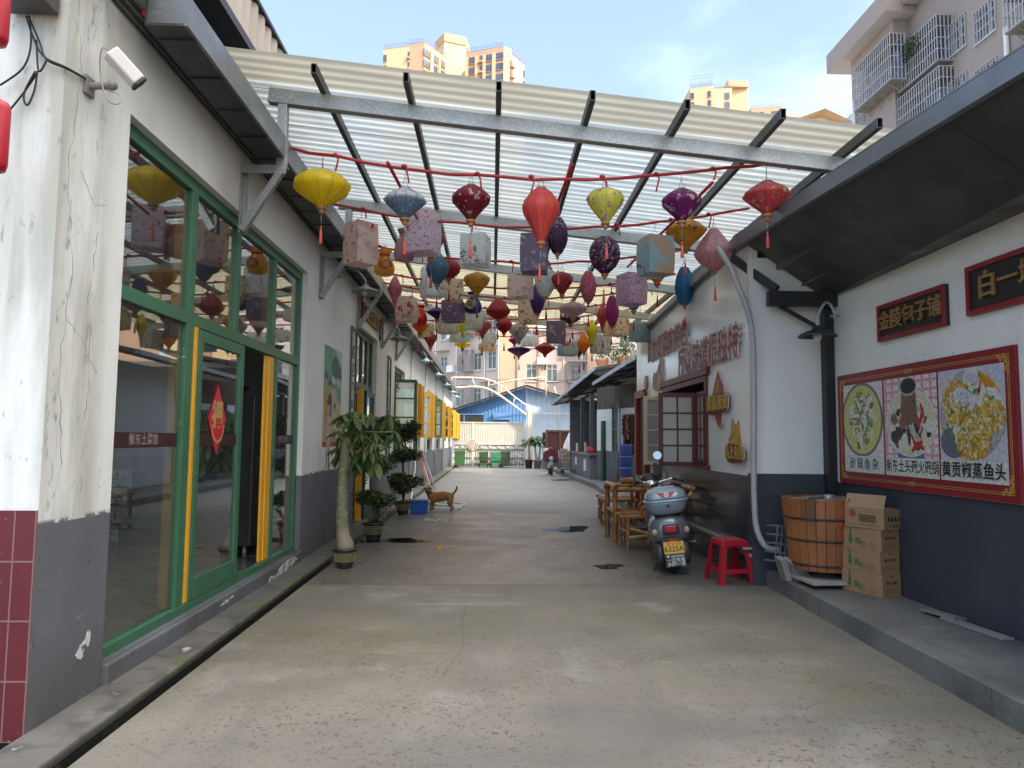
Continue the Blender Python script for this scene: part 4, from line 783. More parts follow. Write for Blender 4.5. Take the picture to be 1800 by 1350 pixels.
for k, z in enumerate((4.2,7.2,10.2,13.2)):
    cage(aptL, MA, 8.9-.1*k, 10.0, z+.1, z+1.9, .7, m_cage, .14, .45, .018); cage(aptL, MA, 2.5, 4.3, z+.1, z+1.8, .7, m_cage, .14, .45, .018); aircon(aptL, MA, 7.2, z+.2)
    b = MB(); b.T = MA; b.bx(5.2,6.8,z+2.1,z+2.18,0,.7); b.bx(10.9,12.9,z+2.1,z+2.18,0,.6); b.T = None; part(b, 'canopy_slab', m_apt, aptL)
for u in (.3,4.9,7.8,11.4,13.05): b = MB(); b.T = MA; b.tube([(u,0,.08),(u,19.5,.08)], .06, 6); b.T = None; part(b, 'downpipe', m_white, aptL)
b = MB(); b.bx(.56,2.12,58,70,0,20.3); part(b, 'end_wall', m_peach, aptL)
b = MB(); b.tube([(1.95,57.93,0),(1.95,57.93,19)], .06, 6); part(b, 'downpipe', m_galv, aptL)
MBk = face_M((2.3,62,0),(1,0,0),(0,0,1))
pane_grid(aptR, MBk, [1.1,2.9,5.0,7.3,9.3,11.5], [4.4,7.4,10.4,13.4,16.4], .95, 1.5, 0, 15, 20, m_apt)
for k, z in enumerate((6.55,9.55,12.55)):
    cage(aptR, MBk, 4.2, 5.9, z, z+1.8, .8, m_cage, .14, .45, .018); aircon(aptR, MBk, 2.0, z+1.6); 
for u in (1.9,3.9,6.3): b = MB(); b.T = MBk; b.tube([(u,0,.08),(u,19.5,.08)], .05, 6); b.T = None; part(b, 'downpipe', m_white, aptR)
b = MB(); b.bx(8.25,8.75,61.7,61.99,0,20); b.bx(4.0,4.12,61.8,61.99,0,20); part(b, 'pilaster', m_peach, aptR)
# ============================================================ apartment block high on the right
m_brick = mat('beige_brick_tile', (.345,.288,.262), .75, var=.08, vs=.5, layers=[Ly((.25,.20,.185), 0, 0, 0, k='g', g=[(1,.36,.03),(2,.18,.03)], amt=.35), Ly((.30,.24,.21), 2, .45, .7, st=(1,1,2), amt=.5)])
m_soffw = mat('white_cornice_soffit', (.62,.58,.56), .7, var=.06); m_bar = mat('white_window_bars', (.42,.42,.43), .45, var=.08); m_wblue = mat('curtained_dim_pane', (.055,.06,.10), .18, var=.5, vs=1.1, layers=[Ly((.35,.37,.42), 1.3, .56, .62, st=(1,2,1), amt=.6)])
XA = 25.0
apt = empty('apartment_building', (XA, 40, 0), 'beige brick-tiled apartment building with barred window cages high on the right', 'apartment building')
MAp = face_M((XA,0,0),(0,-1,0),(0,0,1))
def uz(px, py, X=XA): p = at(px, py, X=X); return -p.y, p.z
def rect(x0, y0, x1, y1, X=XA):
    (a, _), (c, _) = uz(x0,(y0+y1)/2,X), uz(x1,(y0+y1)/2,X); m_ = ((x0+x1)/2); zt_, zb_ = uz(m_, y0, X)[1], uz(m_, y1, X)[1]; return a, c, zb_, zt_
wins = [rect(1665,36,1699,92), rect(1714,8,1752,66), rect(1668,137,1701,192), rect(1716,112,1754,160), rect(1787,82,1815,112), rect(1512,198,1547,228)]
holes = [(a+.02,c-.02,d,e) for a,c,d,e in wins]
ys_ = uz(1575,70)[0]
b = MB(); holed_wall(b, MAp, ys_, -12, 0, 27.6, .3, [h for h in holes if h[0] > ys_]); part(b, 'wall', m_brick, apt)
Mf = face_M((XA-1.0,0,0),(0,-1,0),(0,0,1)); u0f = uz(1497,150,XA-1.0)[0]; u1f = uz(1573,150,XA-1.0)[0]
b = MB(); b.bx(XA-1.0,XA+8,-u1f,-u0f,0,27.2); part(b, 'projecting_bay', m_brick, apt)
b = MB(); b.bx(XA-1.9,XA+8.5,-u1f-.8,-u0f+1.6,27.2,28.5); b.bx(XA-.9,XA+8.5,12,-u1f-.85,27.6,28.9); part(b, 'cornice', [m_brick], apt)
b = MB(); b.bx(XA-.88,XA+8.5,12,-u1f-.87,27.57,27.598); b.bx(XA-1.88,XA+8.5,-u1f-.78,-u0f+1.58,27.17,27.198); part(b, 'cornice_soffit', m_soffw, apt)
b = MB(); b.bx(XA+.31,XA+8,12,-ys_,0,27.5); b.bx(XA-1.0,XA+8.7,11,-u1f-1,28.95,29.05); part(b, 'roof', m_dark, apt)
for a, c, d, e in wins:
    if a > ys_: apt_window(apt, MAp, (a+c)/2, (d+e)/2, (c-a)-.06, e-d-.02, 3, m_winfr, m_wblue)
    cage(apt, MAp if a > ys_ else Mf, a, c, d, e, .08, m_bar, .2, .55, .021, tray=False)
for x0, y0, x1, y1, M, X in [(1499,90,1566,168,Mf,XA-1.0), (1577,57,1648,135,MAp,XA), (1575,146,1653,222,MAp,XA), (1764,-18,1812,42,MAp,XA)]:
    a, c, d, e = rect(x0,y0,x1,y1,X-.9); b = MB(); b.T = M; b.bx(a+.15,c-.15,d+.3,e-.1,.01,.05); b.T = None; part(b, 'balcony_window', m_wblue, apt); cage(apt, M, a, c, d, e, .9, m_bar, .22, .55, .021)
    b = MB(); b.T = M
    for k in range(4): u = a+(c-a)*(k+.5)/4; b.bar((u,d-.55,.02),(u,d-.06,.6),.04,.04)
    b.T = None; part(b, 'cage_bracket', m_cage, apt)
for px, y0, y1, X, M in ((1504,178,260,XA-1.0,Mf),(1772,48,170,XA,MAp)):
    u, za = uz(px,y0,X); _, zb = uz(px,y1,X); b = MB(); b.T = M; b.tube([(u,za,.12),(u,zb-6,.12)], .12, 8); b.T = None; part(b, 'downpipe', m_white, apt)
def leafcloud(b, c, rad, n, size, seed, mis=(0,), flat=.5, surf=.0):
    r = random.Random(seed); c = Vector(c)
    for i in range(n):
        d = Vector((r.gauss(0,1), r.gauss(0,1), r.gauss(0,1))).normalized(); k = surf+(1-surf)*r.random()**.4
        p = c+Vector((d.x*rad[0], d.y*rad[1], d.z*rad[2]))*k; s = size*r.uniform(.6, 1.25)
        ax = Vector((r.gauss(0,1), r.gauss(0,1), r.gauss(0,flat))).normalized(); ax = (ax+d*.6).normalized(); bx_ = ax.cross(Vector((r.gauss(0,1), r.gauss(0,1), r.gauss(0,1)))).normalized(); nz = ax.cross(bx_)
        b.add([p-ax*s*.5, p+bx_*s*.24+nz*s*.06, p+ax*s*.5-nz*s*.05, p-bx_*s*.24+nz*s*.06], [(0,1,2,3)], r.choice(mis))
m_leaf = [mat('leaf_green', (.075,.12,.035), .5, var=.25, vs=8, trl=.25), mat('leaf_dark', (.030,.055,.020), .45, var=.25, vs=8, trl=.15), mat('leaf_light', (.14,.19,.06), .5, var=.2, vs=8, trl=.3)]
q = at(1600,85,X=XA-1.0); b = MB(); leafcloud(b, q, (.3,1.0,.7), 260, .22, 5, (0,1)); part(b, 'balcony_plant', m_leaf, apt)
# ============================================================ residential towers
m_ty = mat('yellow_tower_tile', (.56,.42,.25), .7, var=.03, vs=.1, layers=[Ly((.40,.27,.13), 0, 0, 0, k='g', g=[(2,3.0,.09)], amt=.6), Ly((.45,.31,.15), 0, 0, 0, k='g', g=[(0,2.2,.07)], amt=.4)])
m_tp = mat('salmon_tower_tile', (.47,.29,.19), .7, var=.03, vs=.1, layers=[Ly((.33,.18,.10), 0, 0, 0, k='g', g=[(2,3.0,.09)], amt=.5)])
m_tw = mat('white_tower_tile', (.66,.62,.56), .7, var=.03); m_twin = mat('tower_window_glass', (.09,.11,.16), .12, var=.4, vs=.3); m_tfr = mat('tower_window_frame', (.12,.11,.11), .5); m_rail = mat('roof_railing', (.22,.25,.32), .5, var=0)
def tw_prism(parent, pts, z0, z1, m, name='wall'):
    b = MB(); P = [tuple(Vector(p).to_2d()) for p in pts]
    b.prism(P, z0, z1); return part(b, name, m, parent)
def tower_face(parent, P, Q, ztop, cols, floors=5, strip=None):
    """windows, slabs and pilasters on the face from P to Q (left to right as seen)"""
    P = Vector((P[0],P[1],0)); Q = Vector((Q[0],Q[1],0)); d = (Q-P).normalized(); L_ = (Q-P).length; M = face_M(P, d, (0,0,1))
    for k in range(floors):
        z = ztop-2.7-3.0*k
        for f, wf, kind in cols:
            if kind == 'p': continue
            u = f*L_; wd = wf*L_; b = MB(); b.T = M
            if kind == 'w':
                b.bx(u-wd/2,u+wd/2,z-.9,z+1.0,.01,.10,mi=1)
                for a in (-.5,0,.5): b.bx(u+a*wd-.05,u+a*wd+.05,z-.9,z+1.0,.10,.16)
                b.bx(u-wd/2,u+wd/2,z-.45,z-.37,.10,.16); b.bx(u-wd/2-.1,u+wd/2+.1,z-1.0,z-.9,.01,.3,mi=2); name = 'window'
            elif kind == 'b':
                b.bx(u-wd/2,u+wd/2,z-.5,z+1.1,.01,.06,mi=1); b.bx(u-wd/2-.2,u+wd/2+.2,z-1.1,z-.6,.01,.8,mi=2); name = 'balcony'
            b.T = None; part(b, name, [m_tfr, m_twin, m_tp], parent)
    for f, wf, kind in cols:
        if kind == 'p':
            b = MB(); b.T = M; b.bx(f*L_-wf*L_/2,f*L_+wf*L_/2,ztop-40,ztop-1.6,.01,.35); b.T = None; part(b, 'pilaster', m_ty, parent)
    b = MB(); b.T = M; b.bx(0,L_,ztop,ztop+.05,-.1,.05); n = int(L_/1.4)
    for k in range(n+1): b.bx(L_*k/n-.04,L_*k/n+.04,ztop+.05,ztop+1.2,-.04,.04)
    for z in (.5,.85,1.15): b.bx(0,L_,ztop+z-.03,ztop+z+.03,-.04,.04)
    b.T = None; part(b, 'roof_railing', m_rail, parent)
def gp(px, Y): p = at(px, 300, Y=Y); return (p.x, p.y)
def top(px, py, Y): return at(px, py, Y=Y).z
tA = empty('tower_block', (-12, 190, 0), 'orange and yellow tiled twin-winged tower block above the canopy, left of centre', 'tower block', 'orange tiled tower blocks')
zA = top(742,74,186); A_, Am, B_, C_ = gp(669,189), gp(716,187), gp(742,186), gp(781,193.5)
tw_prism(tA, [A_, Am, (Am[0],Am[1]+15), (A_[0],A_[1]+15)], 0, zA-.6, m_ty); tw_prism(tA, [(Am[0]+.02,Am[1]), B_, C_, (C_[0],C_[1]+12), (Am[0]+.02,Am[1]+12)], 0, zA, m_tp)
tower_face(tA, A_, Am, zA-.6, [(.07,.12,'w'),(.96,.07,'b')]); tower_face(tA, (Am[0]+.1,Am[1]-.06), B_, zA, []); tower_face(tA, B_, C_, zA, [(.10,.26,'w'),(.31,.12,'p'),(.48,.2,'w'),(.66,.08,'p'),(.83,.18,'w')])
D_, E_, E2, F_ = gp(816,190.8), gp(883,187), gp(898,188.5), gp(921,194)
tw_prism(tA, [D_, E_, E2, (E2[0],E2[1]+10), (D_[0],D_[1]+10)], 0, zA, m_tp); tw_prism(tA, [(E2[0]+.02,E2[1]), F_, (F_[0],F_[1]+8), (E2[0]+.02,E2[1]+8)], 0, zA-1.6, m_ty)
tower_face(tA, D_, E_, zA, [(.03,.07,'p'),(.17,.15,'w'),(.29,.07,'p'),(.41,.07,'b'),(.5,.07,'p'),(.60,.22,'w'),(.755,.09,'p'),(.90,.2,'w')]); tower_face(tA, E2, F_, zA-1.6, [(.0,.16,'b'),(.93,.1,'w')])
b = MB()
for k in range(9): p0 = Vector((*E2,0))+(Vector((*F_,0))-Vector((*E2,0)))*(k/8); b.bx(p0.x-.06,p0.x+.06,p0.y-.06,p0.y+.06,zA-1.6,zA+2.2)
for z in (0,1,2,3): b.bar((*E2,zA-1.4+z),(*F_,zA-1.4+z),.08,.08)
part(b, 'roof_screen', m_rail, tA)
zc = top(776,58,197); G, Hh, I_, J = gp(762,202), gp(777,197), gp(815,199), gp(821,204)
tw_prism(tA, [G, Hh, I_, J, (J[0],J[1]+8), (G[0],G[1]+8)], 0, zc-2.5, m_ty); b = MB(); b.prism([(G[0]-.3,G[1]),(Hh[0],Hh[1]-.3),(I_[0],I_[1]-.3),(J[0]+.3,J[1]),(J[0]+.3,J[1]+8),(G[0]-.3,G[1]+8)], zc-2.5, zc); part(b, 'parapet', m_tp, tA)
Mc = face_M((*Hh,0), Vector((I_[0]-Hh[0],I_[1]-Hh[1],0)), (0,0,1))
for k in range(5):
    for u in (.7, 5.1): b = MB(); b.T = Mc; b.bx(u-.35,u+.35,zc-5-3.6*k,zc-2.9-3.6*k,.01,.06); b.bx(u-.35,u+.35,zc-6.4-3.6*k,zc-5.05-3.6*k,.01,.05,mi=1); b.T = None; part(b, 'window', [m_tw, m_tp], tA)
tB = empty('tower_block', (60, 200, 0), 'smaller orange tower block with a tall roof screen, beside the barred apartments', 'tower block', 'orange tiled tower blocks')
Yb = 215
def slab(parent, x0, x1, py, Y0, Y1, m, dep=10): z = top(x0, py, Y0); tw_prism(parent, [gp(x0,Y0), gp(x1,Y1), (gp(x1,Y1)[0],Y1+dep), (gp(x0,Y0)[0],Y0+dep)], 0, z, m); return z
z1 = slab(tB, 1214.5, 1254, 155, Yb+2, Yb, m_ty); tower_face(tB, gp(1214.5,Yb+2), gp(1254,Yb), z1, [(.09,.16,'w'),(.86,.13,'w')], 3)
z2 = slab(tB, 1254.2, 1289, 154.5, Yb+1, Yb+.5, m_ty); tower_face(tB, gp(1258,Yb+.8), gp(1289,Yb+.4), z2, [(.72,.25,'w')], 3)
z3 = slab(tB, 1285, 1318, 146.5, Yb+8, Yb+7, m_ty); b = MB(); b.prism([(gp(1283,Yb+6)[0],Yb+6),(gp(1319,Yb+6)[0],Yb+6.3),(gp(1319,Yb+6)[0],Yb+18),(gp(1283,Yb+6)[0],Yb+18)], z3-2, z3+.2); part(b, 'parapet', m_tp, tB)
b = MB(); p0, p1 = gp(1214.5,Yb+2.2), gp(1256,Yb+.2)
for k in range(13): f = k/12; x, y = p0[0]+(p1[0]-p0[0])*f, p0[1]+(p1[1]-p0[1])*f; b.bx(x-.07,x+.07,y-.07,y+.07,z1,z1+4.2)
for z in (.6,1.8,3,4.1): b.bar((*p0,z1+z),(*p1,z1+z),.08,.08)
part(b, 'roof_screen', m_rail, tB)
tC = empty('tower_block', (85, 240, 0), 'distant orange tower block whose top just clears the canopy edge', 'tower block', 'orange tiled tower blocks')
z4 = slab(tC, 1322, 1376, 190, 242, 240, m_tp); tower_face(tC, gp(1322,242), gp(1376,240), z4, [(.35,.12,'w'),(.82,.3,'w')], 2); z5 = slab(tC, 1376.5, 1400, 192.5, 240.4, 243, m_ty); tower_face(tC, gp(1376.5,240.4), gp(1400,243), z5, [], 0)
tD = empty('gabled_building', (95, 210, 0), 'orange gabled roof building peeping over the canopy next to the barred apartments', 'building')
b = MB(); pk = at(1448,193,Y=212); l0 = at(1400,209,Y=214); r0 = at(1500,222,Y=214)
b.add([(l0.x-2,213,l0.z-1),(pk.x,211,pk.z),(r0.x+4,213,r0.z-1),(l0.x-2,226,l0.z-1),(pk.x,226,pk.z),(r0.x+4,226,r0.z-1)], [(0,3,4,1),(1,4,5,2)]); b.add([(l0.x,213.6,l0.z-1.6),(pk.x,213.6,pk.z-1.6),(r0.x+2,213.6,r0.z-2),(r0.x+2,213.6,0),(l0.x,213.6,0)], [(0,4,3,2,1)], 1); part(b, 'gable', [m_ty, m_tp], tD)
# unseen tower added right of and behind the viewer to shade the lane
shade_tower = empty('tower_block', (38, -30, 0), 'unseen orange tower block added behind the viewer to the right to shade the lane', 'tower block', 'orange tiled tower blocks')
tw_prism(shade_tower, [(30,-40),(40,-49),(40,-4),(30,5.0)], 0, 48, m_ty); tower_face(shade_tower, (30,5.0), (30,-40), 48, [(.1,.06,'w'),(.3,.06,'w'),(.5,.06,'w'),(.7,.06,'w'),(.9,.06,'w')], 4)
# ============================================================ far shop with lean-to eaves on the right
RX = MB(); RX.bx(4.7,4.85,14.0,21.7,.1,3.5); shop = empty('far_shop', (4.5, 27, 0), 'low shop with dark lean-to eaves, open counter and white window wall beyond the panelled restaurant', 'shop')
P0, P1 = Vector((3.70,25.1,0)), Vector((5.05,22.0,0)); dS = (P1-P0).normalized(); LS = (P1-P0).length; MS = face_M(P0, dS, (0,0,1)); nS = dS.cross(Vector((0,0,1)))
def onS(px, py):
    d = CR @ Vector(((px-900)/FPX, (675-py)/FPX, -1)); t = (P0-CP).dot(nS)/d.dot(nS); p = CP+t*d; return (p-P0).dot(dS), p.z
def rS(x0,y0,x1,y1): a, e = onS(x0,y0); c, d = onS(x1,y1); return a, c, d, e
w1 = rS(1075,715,1085,795); w2 = rS(1098,728,1118,800)
b = MB(); holed_wall(b, MS, 0, LS, .16, 3.4, .15, [w1, w2], split=[(1.18,1),(2.62,0),(9,2)]); part(b, 'wall', [m_wallR, m_dado, mat('weathered_brown_boards', (.12,.085,.065), .75, var=.25, layers=[Ly((.05,.04,.03), 0,0,0, k='g', g=[(1,.3,.02)], amt=.8)])], shop)
b = MB(); b.T = MS; a, c, d, e = w1
for k in range(3): x = a+(c-a)*k/2; b.bx(x-.02,x+.02,d,e,-.08,-.02)
for k in range(5): z = d+(e-d)*k/4; b.bx(a,c,z-.015,z+.015,-.078,-.022)
b.bx(a,c,d,e,-.1,-.09,mi=1); b.T = None; part(b, 'window', [mat('pale_green_frame',(.20,.28,.21),.5), m_wing], shop)
b = MB(); b.T = MS; a, c, d, e = w2
for q in ((a-.04,a+.04,d,e),(c-.04,c+.04,d,e),(a+.04,c-.04,e-.08,e),(a-.06,c+.06,d-.1,d)): b.bx(*q,-.06,.04)
b.bx(a,c,d,e,-.12,-.1,mi=1); b.T = None; part(b, 'window', [mat('grey_timber_frame',(.22,.17,.12),.7), m_dark], shop)
part(RX,'yard_wall',m_wallR,shop); g_ = onS(1062,740); b = MB(); b.T = MS; b.bx(g_[0]-.06,g_[0]+.10,.16,g_[1],.0,.10); b.T = None; part(b, 'door_post', m_dgreen, shop)
b = MB(); b.bx(3.46,3.72,25.2,31.0,.16,1.0,mi=0); b.bx(3.40,3.8,25.1,31.1,1.0,1.07,mi=1); part(b, 'counter', [m_dado, m_conc], shop, bevel=.01)
for a, z, h_ in ((26.2,.62,.42),(29.0,.70,.3)): part(MB().bx(3.44,3.459,a,a+.55,z-h_/2,z+h_/2), 'notice', m_white, shop)
for yy in (26.6,29.4): part(MB().bx(3.66,3.82,yy-.09,yy+.09,1.07,3.3), 'column', m_steel, shop)
b = MB(); b.bx(3.42,6.5,31.2,31.35,.16,3.3); b.bx(6.3,6.5,24,31.2,.16,3.6); part(b, 'back_wall', mat('grimy_grey_wall', (.12,.12,.118), .7, var=.25), shop)
def leanto(e0, e1, rise, name):
    e0, e1 = Vector(e0), Vector(e1); b = MB(); k = Vector((3.2,0,rise)); up = Vector((0,0,.05))
    b.add([e0,e1,e1+k,e0+k,e0+up,e1+up,e1+k+up,e0+k+up], [(0,3,2,1),(4,5,6,7),(0,1,5,4),(3,7,6,2),(0,4,7,3),(1,2,6,5)])
    for j in range(1,4): o = k*(j*.22); b.bar(e0+o-Vector((0,0,.05)), e1+o-Vector((0,0,.05)), .05, .09)
    n = max(3, int((e1-e0).length/1.8))
    for j in range(n+1): p = e0+(e1-e0)*j/n; b.bar(p-Vector((0,0,.03)), p+k*.8-Vector((0,0,.03)), .05, .05)
    part(b, name, m_soffit, shop); part(MB().bar(e0-Vector((.02,0,0)), e1-Vector((.02,0,0)), .04, .11), 'eave_fascia', m_gutter, shop)
leanto(at(1120,627,X=3.4), at(1043,675,X=3.4), .75, 'lean_to_roof'); leanto(at(1047,648,Y=24.2), at(970,711,Y=33), .55, 'lean_to_roof')
b = MB()
for px, m0, m1 in ((1090,705,848),(1094,700,846)): 
    p = [onS(px,y) for y in (m0,m1)]; b.T = MS; b.tube([(p[0][0],p[0][1],.1),(p[1][0],p[1][1],.1)], .03, 6); b.T = None
part(b, 'conduit', m_galv, shop)
r = random.Random(8); a, c, d, e = w2
for k in range(9):
    b = MB(); b.T = MS; x = a+(c-a)*(k+.5)/9; n = r.randint(9,15)
    b.tube([(x,e-.05,.07),(x,e-.05-n*.065,.07)], .006, 4)
    for j in range(n): b.ell((x+r.uniform(-.03,.03), e-.08-j*.062, .08+r.uniform(-.02,.03)), (.04,.04,.035), 6, 4, mi=1 if k != 4 else 2)
    b.T = None; o = b.build('dried_string', [m_cable, mat('dried_dark_red', (.10,.03,.025), .6, var=.3), mat('dried_corn_yellow', (.55,.30,.05), .6)]); tag(o, 'string of yellow corn cobs hanging amid the dark strings in the shop window' if k == 4 else 'string of dried dark red chillies hanging in the far shop window', 'dried string', 'dried strings in the shop window')
# ============================================================ lanterns
def fab(name, base, layers=(), rough=.45, var=.16, trl=.48): return mat('silk_'+name, tuple(min(.82,c*1.5) for c in base), rough, var=var, vs=7, layers=layers, rnd=True, trl=trl, bump=.35, bs=22)
def bloom(c, s, keep, cl=None, size=.34, off=0, dist=.12, amt=.95):
    d = Ly(c, s, size*.82, size, k='v', keep=keep, off=off, dist=dist, amt=amt)
    if cl: d['cl'] = (cl[0], cl[1]-.07, cl[2]-.07)
    return d
PINKW = (.66,.48,.48); CRM = (.62,.55,.45)
FB = dict(
 yellow=fab('yellow', (.62,.42,.02), rough=.38, var=.14), coral=fab('coral', (.50,.07,.06), [bloom((.62,.28,.22), 60, .25, (3,.5,.6))], var=.12), orange=fab('orange', (.56,.19,.03)), magenta=fab('magenta', (.26,.02,.14), var=.06), purple=fab('purple', (.065,.022,.13), var=.12), skyblue=fab('blue', (.02,.15,.30), var=.1), lime=fab('lime_yellow', (.50,.45,.02), var=.1), deep=fab('dark_violet', (.045,.012,.07)),
 bluewhite=fab('blue_flower', (.10,.17,.25), [Ly((.66,.68,.72), 0, .135, .185, k='z', ax=2), bloom((.50,.28,.36), 20, .6, (4,.42,.52), .36), bloom((.62,.5,.52), 34, .4, (5,.45,.55), .34, 3), bloom((.06,.04,.10), 38, .35, (5,.4,.5), .3, 7)]),
 darkred=fab('dark_red', (.16,.012,.022), [bloom((.62,.46,.42), 20, .6, (3.2,.50,.58), .42), bloom((.60,.48,.42), 60, .25, (3,.48,.58), .3, 4)], rough=.4),
 red=fab('red_flower', (.30,.022,.03), [bloom((.60,.45,.38), 28, .5, (3.2,.50,.60), .36, 2), bloom((.60,.45,.40), 66, .2, None, .3, 5)], rough=.42),
 redpink=fab('red_pink', (.40,.06,.06), [bloom((.66,.42,.42), 16, .5, (3,.46,.56), .36, 6), bloom((.62,.5,.44), 40, .35, (4,.45,.55), .34, 8)]),
 limefl=fab('yellow_green_flower', (.52,.50,.08), [bloom((.48,.30,.42), 15, .8, (3.5,.38,.46), .46, 1), bloom((.62,.50,.56), 24, .6, (3.5,.40,.48), .38, 5), bloom((.10,.09,.03), 60, .4, (4,.46,.56), .28, 9)]),
 violetfl=fab('violet_flower', (.14,.012,.11), [bloom(CRM, 13, .65, (2.6,.40,.5), .42, 2), bloom((.55,.22,.34), 16, .4, None, .38, 6), bloom((.62,.56,.48), 34, .4, (4,.45,.55), .34, 8)]),
 darkviolet=fab('dark_violet_flower', (.050,.014,.060), [bloom((.60,.46,.48), 30, .55, (3,.48,.56), .38, 2), bloom((.52,.28,.38), 20, .4, (3,.5,.58), .38, 5), bloom((.50,.42,.45), 70, .3, None, .28, 7)]),
 gold=fab('gold_flower', (.44,.24,.03), [bloom((.10,.045,.05), 22, .5, (3.4,.48,.58), .36, 3), bloom((.52,.40,.34), 24, .5, (3.4,.48,.56), .36, 6), bloom((.08,.04,.03), 60, .3, None, .26, 8)], rough=.4),
 pinkbr=fab('pink_branch', (.50,.26,.30), [bloom((.16,.07,.10), 46, .55, (3.2,.46,.56), .36, 4), Ly((.20,.12,.14), 14, 0, .035, k='e', dist=.3, cl=(3,.48,.56)), bloom((.60,.50,.50), 26, .5, (3.2,.5,.58), .36, 8)]),
 pinkfl=fab('pink_flower', (.40,.10,.15), [bloom((.66,.46,.46), 28, .6, (3.6,.40,.5), .40, 2), bloom((.22,.03,.06), 50, .45, None, .32, 6)]),
 whitefl=fab('white_berry', (.52,.52,.52), [bloom((.10,.06,.09), 36, .42, None, .32, 2), Ly((.28,.25,.26), 13, 0, .02, k='e', dist=.3)]),
 greyfl=fab('grey_flower', (.33,.33,.34), [bloom((.10,.035,.06), 17, .5, (3.4,.44,.54), .40, 2), bloom((.30,.06,.10), 26, .4, (3.4,.46,.56), .36, 5)]),
 mauvefl=fab('mauve_flower', (.40,.29,.31), [bloom((.22,.16,.30), 22, .5, (3,.44,.54), .38, 2), bloom((.36,.05,.10), 30, .4, None, .34, 5), bloom((.60,.50,.48), 36, .4, None, .32, 8)]),
 teal=fab('teal_flower', (.055,.15,.23), [bloom((.55,.50,.52), 30, .35, None, .34, 2), bloom((.40,.06,.12), 24, .45, (3.6,.42,.52), .36, 5), bloom((.40,.38,.42), 18, .4, (3.6,.46,.55), .38, 9)]),
 mauve=fab('mauve', (.38,.21,.25), var=.08), tealdk=fab('petrol', (.012,.075,.12)),
 koi=fab('koi_pink', (.60,.44,.40), [Ly((.52,.26,.28), 2.6, .52, .62, off=3, amt=.6), bloom((.50,.015,.03), 8.5, .45, None, .30, 2, .35), Ly((.24,.26,.18), 12, .60, .64, d=2, amt=.6)], var=.05),
 koiblue=fab('koi_blue', (.26,.38,.42), [Ly((.62,.44,.34), 3.2, .52, .56, off=5), bloom((.48,.02,.03), 8.5, .45, None, .30, 2, .35), Ly((.52,.56,.54), 9, .60, .66, st=(2,2,.5), amt=.7)], var=.05),
 koipale=fab('koi_pale_blue', (.40,.54,.58), [Ly((.64,.56,.46), 3, .50, .54, off=9), bloom((.50,.05,.06), 14, .28, None, .24, 2, .3)], var=.05),
 blossom=fab('blossom_pink', (.62,.47,.53), [Ly((.10,.05,.08), 9, 0, .022, k='e', dist=.35), bloom((.45,.03,.13), 26, .55, None, .34, 2), bloom((.50,.20,.30), 40, .3, None, .3, 6)], var=.05),
 blossom2=fab('blossom_lilac', (.48,.34,.42), [Ly((.07,.035,.06), 11, 0, .035, k='e', dist=.35), bloom((.30,.02,.10), 32, .5, None, .34, 4)], var=.05),
 pine=fab('pine_white', (.60,.60,.58), [Ly((.05,.07,.06), 5, .0, .03, k='e', dist=.6, cl=(3,.45,.52)), Ly((.09,.14,.12), 16, .60, .66, st=(1,1,.35), dist=1.5, amt=.9), bloom((.50,.08,.05), 12, .08, None, .22)], var=.06),
 peony=fab('peony_slate', (.165,.125,.20), [bloom((.58,.50,.52), 13, .6, (2.6,.50,.56), .42, 2), bloom((.40,.06,.14), 22, .35, (2.6,.50,.56), .30, 5), bloom((.45,.38,.42), 40, .5, (3,.48,.56), .32, 8)], var=.06),
 collage=fab('collage', (.60,.44,.32), [bloom((.52,.13,.07), 14, .5, (3,.42,.5), .44, 2), bloom((.60,.42,.44), 17, .5, (3,.44,.52), .42, 5), bloom((.025,.025,.05), 20, .45, (3.4,.46,.54), .40, 9), bloom((.62,.56,.48), 44, .3, None, .3, 11)], var=.05),
 greyleaf=fab('grey_leaf', (.42,.42,.40), [Ly((.17,.16,.16), 16, .56, .62, d=2, dist=1.2, amt=.8), bloom((.28,.10,.12), 26, .2, None, .26)], var=.06),
 pgold=fab('pouch_gold', (.55,.31,.035), var=.1), pred=fab('pouch_red', (.42,.012,.02), var=.1), pblue=fab('pouch_blue', (.012,.055,.26), var=.1))
FBD = {k: mat('seam_'+k, tuple(c*.45 for c in m.node_tree.nodes['RGB'].outputs[0].default_value[:3]), .6) for k, m in FB.items()}
m_capw = mat('turned_wood', (.36,.16,.06), .4, var=.15); m_tas = [mat('coral_tassel', (.62,.10,.06), .6, var=.2, vs=60), mat('red_tassel', (.33,.012,.022), .6, var=.2, vs=60)]; m_wire = mat('hanger_wire', (.32,.32,.32), .4, metal=.6, var=0); m_pouchr = mat('pouch_red_print', (.42,.02,.02), .5, var=.05); m_pouchg = mat('pouch_gold_print', (.55,.36,.10), .5, var=.05)
